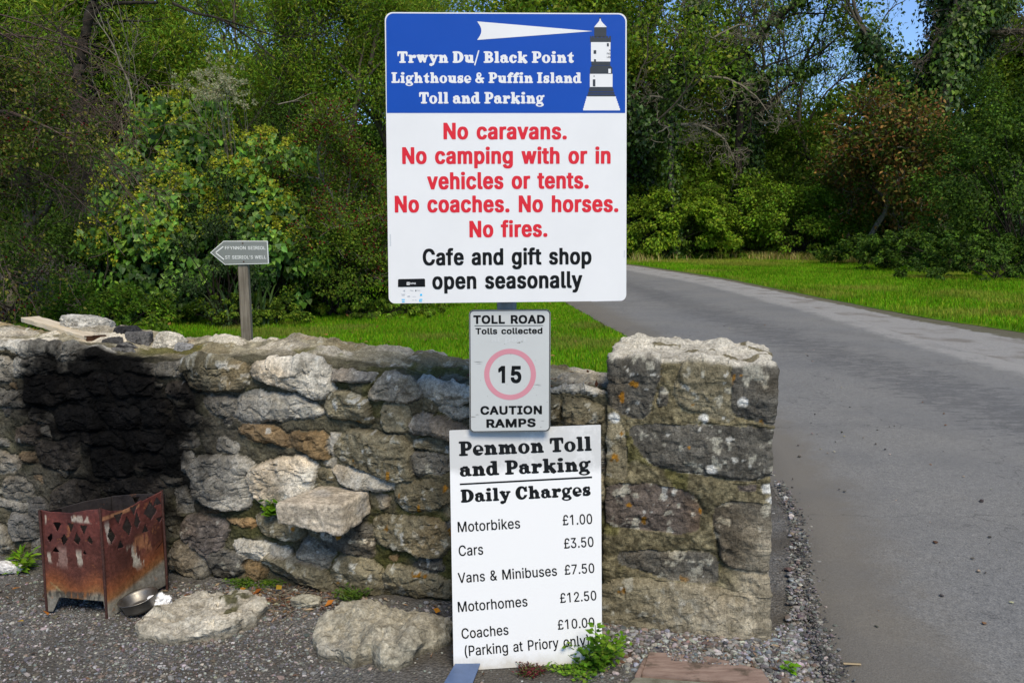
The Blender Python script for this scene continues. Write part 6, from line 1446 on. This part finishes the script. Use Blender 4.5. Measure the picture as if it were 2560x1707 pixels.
def LT(name, label, px, Y, limbs, bark, ivy=None, nl=2):
    root = thing(name, label, "tree", (at(px, 700, Y)[0], Y, 0), "trees beyond the road")
    tubes("trunk", limbs[0], bark, root, 8)
    for l in limbs[1:]: tubes("limb", l, bark, root, 6)
    if ivy:
        n, ext, ls = ivy; rg = np.random.default_rng(n); P = np.concatenate([l[0][0] for l in limbs[:nl]]); RR = np.concatenate([l[0][1] for l in limbs[:nl]]); i = rg.integers(0, len(P), n); o = rg.normal(0, 1, (n, 3)); o[:, 2] *= .4; o = unit(o)
        pos = P[i] + o * (RR[i] + ext * rg.uniform(.1, 1, n) * (1 + .7 * fbm(P[i] * 1.3 + o, 3, 5)))[:, None] + rg.normal(0, .12, (n, 3))
        leaf_obj("ivy", pos, unit(o * .3 + rg.normal(0, .4, (n, 3)) + np.array((0, 0, -.9))), unit(o + rg.normal(0, .4, (n, 3)) + np.array((0, 0, .4))), ls * rg.uniform(.6, 1.3, n), pal(n, DK + MID[:2], 7, .3), 'ivy', M_IVY, root)
    return root
gk = dict(tl=1.5, lv=2, wig=.42, tr=.45, minr=.013)
LT("gnarled_tree", "bare gnarled tree with pale contorted twigs right of the notice board", 1660, 44, [limb([(1690, 640), (1680, 500), (1679, 250), (1732, 182), (1727, 139), (1729, 91), (1745, 20)], 44, .16, .06, 11, 12, **gk),
   limb([(1712, 210), (1765, 191), (1818, 196), (1856, 215), (1894, 244), (1933, 301)], 44, .085, .02, 12, 12, **gk), limb([(1600, 297), (1670, 311), (1751, 313), (1799, 340), (1813, 354), (1832, 397)], 44, .10, .025, 13, 12, **gk),
   limb([(1729, 120), (1700, 100), (1650, 95), (1600, 70)], 44, .07, .02, 14, 10, **gk), limb([(1679, 250), (1630, 240), (1590, 250), (1560, 235)], 44, .07, .02, 15, 9, **gk), limb([(1727, 139), (1790, 90), (1850, 60), (1880, 70)], 44, .06, .02, 16, 10, **gk)], M_TWIG, (6500, .55, .16), 1)
LT("leaning_tree", "dark tree whose long limb leans right towards the blue sky gap", 1830, 46, [limb([(1840, 640), (1845, 400), (1850, 200), (1856, 120), (1928, 53), (2004, 0), (2050, -30)], 46, .22, .12, 21, 8, tl=2.0, lv=2, wig=.3, minr=.02),
   limb([(1850, 230), (1885, 201), (1933, 182), (1990, 180), (2052, 172)], 46, .11, .05, 22, 10, tl=1.6, lv=2, wig=.3, minr=.018), limb([(1900, 75), (1990, 32), (2080, 36)], 46, .07, .03, 23, 8, tl=1.4, lv=2, wig=.3, minr=.016)], M_BARKD, (2200, .5, .17))
LT("forked_tree", "forked tree with heavy bare crooked limbs at the top right", 2363, 43, [limb([(2350, 640), (2358, 400), (2363, 210), (2382, 129), (2394, 96)], 43, .42, .28, 31, 3, tl=2, lv=1, minr=.02),
   limb([(2394, 96), (2406, 81), (2416, 48), (2454, 29), (2468, -10)], 43, .24, .18, 32, 8, tl=2, lv=2, wig=.32, minr=.016), limb([(2394, 96), (2358, 88), (2334, 105), (2320, 139), (2305, 165)], 43, .15, .05, 33, 12, tl=1.4, lv=2, wig=.36, minr=.014),
   limb([(2400, 92), (2459, 79), (2506, 84), (2560, 81), (2620, 60)], 43, .20, .12, 34, 14, tl=1.6, lv=2, wig=.36, minr=.014), limb([(2416, 48), (2390, 20), (2385, -20)], 43, .14, .08, 35, 5, tl=1.4, lv=2, wig=.3, minr=.014)], M_BARK, (9000, 1.0, .19))
TR("ash_tree", "airy pale green ash against the gap of blue sky", 1960, 58, 20, .32, 96, BRT + YEL, leaf=.26, per=3, spread=.6, shape='lance', levels=4, kids=(4, 6), lean=(.1, 0), start=.4, thin=.5)
TR("ash_tree", "tall thin crowned ash at the right of the blue sky gap", 2120, 57, 18, .28, 97, BRT + YEL, leaf=.26, per=3, spread=.6, thin=.7, shape='lance', levels=4, kids=(4, 6), lean=(-.06, 0), start=.3)
TR("ivy_clad_tree", "thick ivy covered trunk left of the forked tree at the top right", 2275, 46, 22, .46, 98, MID, leaf=.28, per=2, spread=.5, shape='oval', levels=4, kids=(3, 5), lean=(-.02, 0), trunk_frac=.62, ivy=(37500, 1.5, .17, .16), bark=M_BARK)
TR("ivy_clad_tree", "dark ivy tree at the far right edge", 2540, 48, 20, .36, 100, MID, leaf=.28, per=4, spread=.5, shape='oval', levels=4, kids=(4, 6), lean=(-.03, 0), ivy=(22500, 1.3, .17, .12))
# horse chestnut
rt, ln, tips, dirs = TR("horse_chestnut", "rusty leaved young horse chestnut on the grass bank", 2160, 43, 9.0, .16, 101, RUST, leaf=.20, per=5, spread=.42, shape='oval', levels=3, wig=.26, up=.02, kids=(7, 10), ang=1.1, ratio=.62, start=.2, trunk_frac=.62, bark=M_TWIG, mat=M_DRY, minr=.02)
# shrubs
def SR(name, label, cat, *a, **k): return bush(name, label, cat, *a, group="shrubs beyond the road", **k)
SR("bramble", "bright sunlit bramble bank beyond the road right of the notice board", "bramble", 1480, 1850, 455, 44.5, 2.5, 24000, .18, [(.16, .26, .012), (.13, .22, .012), (.20, .27, .02), (.10, .17, .012)], 111, 'oval', .18, 130)
SR("bramble", "taller green thicket behind the sunlit bramble bank", "bramble", 1500, 1900, 330, 49, 2.5, 15000, .22, MID + BRT[:1], 112, 'oval', .18, 130)
SR("dark_shrub", "dark thicket left of the horse chestnut", "shrub", 1810, 2130, 395, 50, 2.5, 17000, .20, DK + MID[:1], 113, 'oval', .17, 130)
SR("dark_shrub", "dark thicket behind the horse chestnut", "shrub", 2040, 2420, 300, 52, 3, 19000, .22, DK + MID[:2], 114, 'oval', .17, 140)
SR("evergreen_shrub", "large dark evergreen shrub at the right edge beside the chestnut", "shrub", 2330, 2700, 200, 33, 2.6, 30000, .13, DK + MID[:1], 115, 'oval', .15, 190)
SR("dark_shrub", "low shaded scrub in front of the evergreen shrub", "shrub", 2120, 2640, 560, 31.5, 1.6, 16000, .12, DK + MID[:1], 116, 'oval', .17, 150)
SR("bramble", "low green scrub under the dark thicket", "bramble", 1780, 2150, 560, 46.5, 1.2, 14000, .17, MID + BRT, 117, 'oval', .2, 110)
SR("dark_shrub", "hedge like thicket far behind the road at the centre", "shrub", 1050, 1560, 260, 52, 3, 16000, .26, MID + DK[:2], 118, 'oval', .17, 140)
SR("bramble", "tall mid green thicket closing the gap left of the horse chestnut", "shrub", 1780, 2120, 285, 51, 2.2, 20000, .20, MID + YEL[:2], 121, 'oval', .17, 150)
SR("bramble", "green thicket of bramble and ivy under the gnarled tree", "bramble", 1620, 1960, 400, 46.5, 2.0, 20000, .17, MID + BRT[:2], 122, 'oval', .17, 150)
SR("dark_shrub", "shaded low scrub at the right edge nearest the road", "shrub", 2260, 2760, 590, 26.5, 1.5, 20000, .10, DK + MID[:1], 123, 'oval', .17, 150)
SR("dark_shrub", "low scrub under the horse chestnut", "shrub", 2050, 2400, 585, 38, 1.3, 16000, .13, DK + MID[:2], 124, 'oval', .17, 130)
SR("bramble", "leafy thicket right behind the forked tree", "shrub", 2380, 2720, 180, 50, 2.5, 18000, .22, MID + DK[:2], 125, 'oval', .17, 140)
SR("bramble", "sunlit leafy bramble left of the horse chestnut trunk", "bramble", 1860, 2130, 440, 44.5, 1.6, 18000, .16, MID + BRT, 126, 'oval', .19, 130)
# woodland behind everything
def wood():
    r2 = np.random.default_rng(300); n = 260000
    x = r2.uniform(-62, 75, n); y = r2.normal(68, 4, n); pxx = 1280 + x / y * 2133
    ytop = np.interp(pxx, [-700, 0, 300, 900, 1300, 1560, 1840, 1900, 2010, 2080, 2300, 2600, 3300], [160, 190, 190, 140, 60, 90, 190, 300, 300, 230, 170, 110, 60])
    hz = 1.6 + (573 - ytop) / 2133 * y; ez = hz * (1 + .18 * fbm(np.c_[x * .25, y * .25, 0 * x], 4, 301))
    z = ez * r2.uniform(.0, 1, n) ** .7
    hol = fbm(np.c_[x, y, z] * .45, 3, 302) > -.10 - np.clip(1.2 - z / 6, 0, 1); x, y, z = x[hol], y[hol], z[hol]; n = len(x)
    d = unit(r2.normal(0, 1, (n, 3)) + np.array((0, 0, -.5))); nn = unit(r2.normal(0, .7, (n, 3)) + np.array((0, -.5, .6)))
    V, F = leaf_geo(np.c_[x, y, z], d, nn, .42 * r2.uniform(.6, 1.3, n), 'oval')
    o = mesh_np("woodland", V, F, M_LEAF, col=np.repeat(pal(n, MID + DK + YEL[:1], 303, .3), 4, 0), smooth=False)
    tag(o, "far green wood closing the view behind the trees", "woodland", kind='stuff')
wood()

# ------------------------------------------------------------------ loose gravel, litter, small weeds
def pebbles(name, P, size, cols, seed, label, cat):
    r = np.random.default_rng(seed); D, F = ico(1); n = len(P)
    base = []
    for k in range(12):
        d = D * (1 + r.normal(0, .16, (len(D), 1))); base.append(d)
    base = np.array(base); b = base[r.integers(0, 12, n)]; a = r.uniform(0, 6.28, n); ca, sa = np.cos(a)[:, None], np.sin(a)[:, None]
    sx = size * r.uniform(.7, 1.3, n); sy = size * r.uniform(.5, 1.0, n); sz = size * r.uniform(.3, .65, n)
    x, y, z = b[..., 0] * sx[:, None], b[..., 1] * sy[:, None], b[..., 2] * sz[:, None]
    V = np.stack([x * ca - y * sa + P[:, 0, None], x * sa + y * ca + P[:, 1, None], z + (P[:, 2] + sz * .45)[:, None]], -1).reshape(-1, 3)
    f = (np.arange(n)[:, None, None] * len(D) + F[None]).reshape(-1, 3)
    o = mesh_np(name, V, f, M_PEB, col=np.repeat(cols, len(D), 0), smooth=False)
    return tag(o, label, cat, kind='stuff')
kp = NB("pebble"); ca_ = kp.attr().outputs['Color']; kp.base(kp.mix(1.0, ca_, kp.ramp(kp.noise(160, 3), [(.3, .75), (.7, 1.25)]), 'MULTIPLY')); kp.rough(.8, .25); M_PEB = kp.m
PC = [(.14, .136, .126), (.20, .193, .176), (.11, .11, .11), (.26, .248, .22), (.17, .166, .16), (.34, .325, .29), (.125, .10, .078), (.09, .086, .08), (.21, .175, .14)]
near = [(-3.4, 4.0), (-2.4, 3.85), (-1.2, 3.66), (.3, 3.36), (1.02, 3.18), (1.10, 2.9), (1.02, 2.3), (-1.9, 2.3), (-3.4, 2.8)]
p2 = scatter(near, 34000, 501, lambda q: np.clip(.45 + fbm(np.c_[q * 1.8, 0 * q[:, 0]], 3, 51) * 1.3, .06, 1)); P = np.c_[p2, ground_z(p2[:, 0], p2[:, 1])]
r5 = np.random.default_rng(502)
pebbles("loose_gravel", P, np.clip(r5.lognormal(-5.5, .45, len(P)), .002, .015), pal(len(P), PC, 503, .18), 504, "grey limestone gravel strewn in front of the wall", "gravel")
# coarser clean gravel by the pier and along the broken road edge
zone = [(.30, 3.30), (.98, 3.20), (1.12, 3.30), (1.55, 4.6), (1.72, 5.6), (1.82, 5.6), (1.62, 4.4), (1.28, 3.4), (1.14, 2.95), (1.05, 2.5), (.62, 2.7), (.35, 3.0)]
p2 = scatter(zone, 5200, 505, lambda q: np.where(q[:, 1] > 3.35, np.clip(.5 + 1.5 * fbm(np.c_[q * 3, 0 * q[:, 0]], 3, 6), .1, .6), 1)); P = np.c_[p2, np.maximum(ground_z(p2[:, 0], p2[:, 1]), np.where(p2[:, 1] > 3.3, .02, 0))]
pebbles("coarse_gravel", P, np.clip(r5.lognormal(-4.85, .38, len(P)), .003, .020), pal(len(P), PC + [(.33, .32, .30), (.22, .23, .25)], 506, .2), 507, "coarse grey gravel round the foot of the pier", "gravel")
q = np.c_[np.interp(r5.uniform(2.2, 5.2, 3800), [2.2, 2.7, 3.3, 4.5, 5.2], [1.05, 1.07, 1.17, 1.52, 1.62]), np.zeros(3800)]
yy = r5.uniform(2.2, 5.2, 3800); q = np.c_[np.interp(yy, [2.2, 2.7, 3.3, 4.5, 5.2], [1.03, 1.075, 1.19, 1.54, 1.64]) + r5.normal(.02, .035, 3800), yy, np.full(3800, .018)]
q = q[r5.uniform(0, 1, 3800) < np.interp(q[:, 1], [2.2, 3.2, 3.8, 5.2], [1, .9, .35, .15])]; q[:, 2] += np.clip((q[:, 0] - np.interp(q[:, 1], [2.2, 2.7, 3.3, 4.5, 5.2], [1.03, 1.075, 1.19, 1.54, 1.64])) * .5, -.01, .022)
pebbles("road_edge_rubble", q, np.clip(r5.lognormal(-5.1, .35, len(q)), .003, .012), pal(len(q), [(.10, .097, .09), (.15, .142, .13), (.075, .072, .066), (.20, .19, .17)], 508, .25), 509, "dark crumbled tarmac chunks along the broken road edge", "rubble")

# chips of wood, dead leaves
def litter(name, P, size, cols, seed, label, shape='oval', zoff=.006):
    r = np.random.default_rng(seed); n = len(P); d = unit(np.c_[r.normal(0, 1, (n, 2)), r.normal(0, .18, n)]); nn = unit(np.c_[r.normal(0, .3, (n, 2)), np.ones(n)])
    V, F = leaf_geo(P + np.array((0, 0, zoff)), d, nn, size, shape); o = mesh_np(name, V, F, M_DRY, col=np.repeat(cols, len(TEMPL[shape][0]), 0), smooth=False)
    return tag(o, label, "litter", kind='stuff')
c0 = gnd(730, 1500)
P1 = np.c_[r5.normal(c0[0], .17, 420), r5.normal(c0[1], .085, 420)]; P2 = scatter(near, 420, 512, lambda q: np.clip(1.25 - np.abs(q[:, 1] - (3.36 - .235 * (q[:, 0] - .39))) * 2.2, .04, 1))
P = np.concatenate([P1, P2]); P = np.c_[P, ground_z(P[:, 0], P[:, 1])]
litter("wood_chips", P, .030 * r5.uniform(.5, 1.5, len(P)), pal(len(P), [(.16, .09, .05), (.10, .06, .035), (.24, .15, .09), (.06, .04, .028), (.30, .22, .14)], 513, .2), 514, "brown wood chips and twigs scattered on the ground by the boulders", 'lance')
LP = [(668, 1444), (690, 1480), (655, 1478), (610, 1475), (466, 1493), (835, 1506), (745, 1450), (480, 1400), (150, 1470), (30, 1480), (60, 1560), (120, 1545), (1090, 1540), (1310, 1585)]
P = np.array([gnd(*a, .02) for a in LP]); litter("fallen_leaves", P, .045 * r5.uniform(.7, 1.2, len(P)), pal(len(P), [(.42, .20, .02), (.45, .28, .03), (.38, .13, .02)], 515, .15), 516, "yellow and orange fallen leaves lying about the boulders", 'oval', .014)
# autumn bits on the low coping beside the toll sign
S = r5.uniform(-.75, -.02, 150); Dp = r5.uniform(.02, .38, 150); Z = wall_top(S, Dp); W = wpt(S, Dp, Z); 
litter("coping_leaves", W, .030 * r5.uniform(.5, 1.2, 150), pal(150, [(.16, .06, .03), (.12, .05, .03), (.22, .10, .05)], 517, .2), 518, "dry red brown leaf scraps on the low coping by the pier", 'oval', .012)
# twigs on the ground
lines = []
for k in range(46):
    a = P1[r5.integers(0, 420)] if k < 30 else scatter(near, 1, 600 + k)[0]; th = r5.uniform(0, 6.28); L = r5.uniform(.04, .17)
    t = np.linspace(0, 1, 5)[:, None]; Pq = np.c_[a + t * L * np.array((math.cos(th), math.sin(th))) + r5.normal(0, .004, (5, 2)), np.zeros(5)]; Pq[:, 2] = ground_z(Pq[:, 0], Pq[:, 1]) + .008
    lines.append((Pq, np.full(5, r5.uniform(.0012, .003))))
tw = thing("x", None, None); o = tubes("fallen_twigs", lines, M_TWIG, tw); o.parent = None; bpy.data.objects.remove(tw); o.matrix_parent_inverse = Matrix.Identity(4)
tag(o, "thin dry twigs lying among the wood chips", "litter", kind='stuff')
a, b = gnd(2108, 1658, .05), gnd(2152, 1660, .05); root = thing("stick", "short pale broken stick lying on the road", "stick", a); tubes("wood", [(np.linspace(a, b, 4), np.full(4, .006))], m_plain("stick_pale", (.34, .26, .15), .8), root)

# small plants
def plant(name, label, cat, c, n, h, spread, leaf, cols, seed, shape='oval', stems=8, up=.7, root_only=False, extra=None):
    rg = np.random.default_rng(seed); root = thing(name, label, cat, c); c = np.array(c); pos, dd = [], []; lines = []
    for k in range(stems):
        a = rg.uniform(0, 6.28); tip = c + np.array((math.cos(a) * spread * rg.uniform(.2, 1), math.sin(a) * spread * rg.uniform(.2, 1) * .8, h * rg.uniform(.45, 1.0))); t = np.linspace(0, 1, 6)[:, None]
        P = c + np.array((rg.normal(0, spread * .25), rg.normal(0, spread * .2), 0)) * (1 - t) + (tip - c) * t * np.array((1, 1, 1)) ; lines.append((P, np.linspace(.002, .001, 6)))
        m = n // stems; u = rg.uniform(.15, 1, m); q = c + (tip - c) * u[:, None]; ang = rg.uniform(0, 6.28, m); o = np.stack([np.cos(ang), np.sin(ang), rg.uniform(-.1, .5, m)], 1)
        pos.append(q + o * .006); dd.append(o)
    if extra is not None:
        for (tip, m) in extra:
            tip = np.array(tip); t = np.linspace(0, 1, 8)[:, None]; P = c + (tip - c) * t; lines.append((P, np.linspace(.003, .0015, 8))); u = rg.uniform(.2, 1, m); ang = rg.uniform(0, 6.28, m); o = np.stack([np.cos(ang), np.sin(ang), rg.uniform(0, .6, m)], 1); pos.append(c + (tip - c) * u[:, None] + o * .006); dd.append(o)
    pos = np.concatenate(pos); dd = np.concatenate(dd); m = len(pos)
    leaf_obj("leaves", pos, dd, unit(rg.normal(0, .35, (m, 3)) + np.array((0, -.3, 1))), leaf * rg.uniform(.6, 1.25, m), pal(m, cols, seed + 1, .2), shape, M_LEAF, root)
    tubes("stems", lines, m_plain("green_stem", (.10, .16, .03), .6), root); return root
WEED = [(.10, .22, .012), (.14, .27, .018), (.075, .17, .010), (.19, .30, .03)]
s_, z_ = wpx(688, 1275); w0 = wpt(s_, -.02, z_)
plant("wall_weed", "small bright green nettle like plant growing out of the wall face", "weed", w0 - np.array((0, .03, .01)), 150, .085, .055, .036, BRT + WEED[:1], 701, 'hand', 12)
g = gnd(1480, 1640); plant("weed", "leafy green weed climbing over the lower right corner of the charges board", "weed", (g[0] + .01, g[1] - .07, .0), 620, .10, .13, .030, WEED, 702, 'oval', 46,
      extra=[(at(1488, 1562, 2.86), 34), (at(1505, 1590, 2.87), 30), (at(1520, 1605, 2.87), 26), (at(1460, 1625, 2.86), 20), (at(1565, 1608, 2.88), 16)])
g = gnd(1425, 1690); plant("weed", "low mat of small leaved green weed in front of the charges board", "weed", (g[0] + .03, g[1] + .02, .0), 480, .035, .14, .018, WEED, 703, 'oval', 60)
g = gnd(1325, 1688); plant("stonecrop", "dark red stonecrop plant under the charges board", "plant", (g[0], g[1], 0), 520, .040, .075, .017, [(.12, .018, .026), (.16, .03, .035), (.07, .02, .02), (.10, .05, .03)], 704, 'lance', 50)
g = gnd(48, 1432); plant("dandelion", "green dandelion rosette at the left edge by the wall foot", "weed", (g[0], g[1], .01), 70, .085, .10, .075, BRT, 705, 'lance', 14)
g = gnd(1970, 1690); plant("seedling", "tiny bright green seedling at the broken road edge", "weed", (g[0], g[1], .02), 16, .03, .03, .03, [(.13, .30, .012)], 706, 'oval', 5)
g = gnd(640, 1462); plant("moss_cushion", "low green moss and weeds at the wall foot behind the long boulder", "moss", (g[0], g[1], .0), 700, .035, .17, .014, [(.06, .13, .008), (.045, .10, .008), (.09, .15, .012)], 707, 'oval', 60)
g = gnd(890, 1500); plant("weed", "thin weeds growing at the wall foot behind the mossy boulder", "weed", (g[0], g[1], .0), 420, .06, .11, .014, [(.08, .14, .012), (.05, .10, .01)], 708, 'oval', 40)
g = gnd(1590, 1560); plant("seedling", "little leaf tuft at the foot of the pier", "weed", (g[0], g[1], .01), 8, .03, .02, .035, MID, 709, 'oval', 3)

# reddish slab let into the ground at the lower right
def ground_slab():
    k = NB("red_sandstone"); tc = k.node("ShaderNodeTexCoord"); mp = k.node("ShaderNodeMapping"); mp.inputs['Scale'].default_value = (4, 18, 10); mp.inputs['Rotation'].default_value = (0, 0, math.radians(-7)); k.link(tc.outputs['Object'], mp.inputs[0])
    n = k.noise(3, 5, .6, vec=mp.outputs[0]); n2 = k.noise(7, 5, .65)
    c = k.ramp(n, [(.3, (.19, .125, .095)), (.6, (.28, .20, .155)), (.8, (.34, .26, .20))]); c = k.mix(k.ramp(n2, [(.50, 0.0), (.60, .85)]), c, (.085, .065, .045)); k.base(c); k.rough(.9, .15); k.bump(n, .006, .7)
    def pl(name, px, z, mat, t=.03):
        bm = bmesh.new(); vs = [bm.verts.new(gnd(x, y, z)) for x, y in px]; f = bm.faces.new(vs); f.normal_update()
        if f.normal.z < 0: f.normal_flip()
        r = bmesh.ops.extrude_face_region(bm, geom=[f]); bmesh.ops.translate(bm, verts=[g_ for g_ in r['geom'] if isinstance(g_, bmesh.types.BMVert)], vec=(0, 0, -t)); bmesh.ops.recalc_face_normals(bm, faces=bm.faces[:])
        bmesh.ops.bevel(bm, geom=[e for e in bm.edges], offset=.003, segments=2, affect='EDGES'); return bm_obj(name, bm, mat)
    c = gnd(1750, 1680); root = thing("ground_slab", "reddish flat slab set in the gravel in front of the pier", "slab", (c[0], c[1], 0))
    part(pl("slab_face", [(1612, 1684), (1622, 1630), (1760, 1634), (1900, 1668), (1950, 1760), (1605, 1760)][:0] or [(1604, 1682), (1622, 1628), (1745, 1632), (1905, 1672), (1930, 1712)], .034, k.m), root)
    part(pl("edge_strip", [(1586, 1688), (1610, 1640), (1618, 1641), (1600, 1689)], .037, k.m), root)
    k2 = NB("lichened_concrete"); n = k2.noise(20, 5, .65); k2.base(k2.ramp(n, [(.3, (.12, .11, .075)), (.7, (.26, .25, .19))])); k2.rough(.95, .1); k2.bump(n, .006, .8)
    part(pl("concrete_bed", [(1560, 1720), (1588, 1690), (1700, 1699), (1935, 1716), (1960, 1800), (1540, 1800)], .030, k2.m), root)
ground_slab()
P = scatter([(x, y) for x, y in (gnd(1640, 1632)[:2], gnd(1880, 1668)[:2], gnd(1900, 1690)[:2], gnd(1680, 1672)[:2])], 420, 540, lambda q: np.clip(.2 + fbm(np.c_[q * 9, 0 * q[:, 0]], 3, 5) * 2, .03, 1)); P = np.c_[P, np.full(len(P), .034)]
pebbles("slab_grit", P, np.clip(r5.lognormal(-5.5, .4, len(P)), .0015, .009), pal(len(P), PC, 541, .2), 542, "fine grit lying on the reddish slab", "gravel")

# grit, bark and leaf scraps lying on the lane
rp = scatter([(1.3, 3.2), (1.7, 4.6), (2.0, 9), (2.0, 14), (5.6, 14), (5.7, 9), (5.6, 5), (2.6, 2.6), (1.25, 2.4)], 230, 560, lambda q: np.clip(1.4 - (q[:, 0] - np.interp(q[:, 1], [2.4, 5, 14], [1.1, 1.7, 1.9])) * .55, .06, 1)); P = np.c_[rp, np.full(len(rp), .048)]
pebbles("road_grit", P, np.clip(r5.lognormal(-5.15, .45, len(P)), .003, .016), pal(len(P), [(.05, .045, .035), (.14, .075, .04), (.22, .20, .17), (.07, .06, .05), (.30, .25, .18)], 561, .2), 562, "scraps of grit and bark lying on the grey lane", "grit")

# fallen leaves on the grass
P = np.concatenate([scatter(lawn_poly, 260, 570), scatter(verge_poly, 220, 571)]); P = np.c_[P, np.full(len(P), .05)]
litter("lawn_leaves", P, .07 * r5.uniform(.6, 1.3, len(P)), pal(len(P), [(.24, .11, .04), (.30, .20, .06), (.16, .07, .03)], 572, .2), 573, "brown fallen leaves scattered over the grass", 'oval', .01)
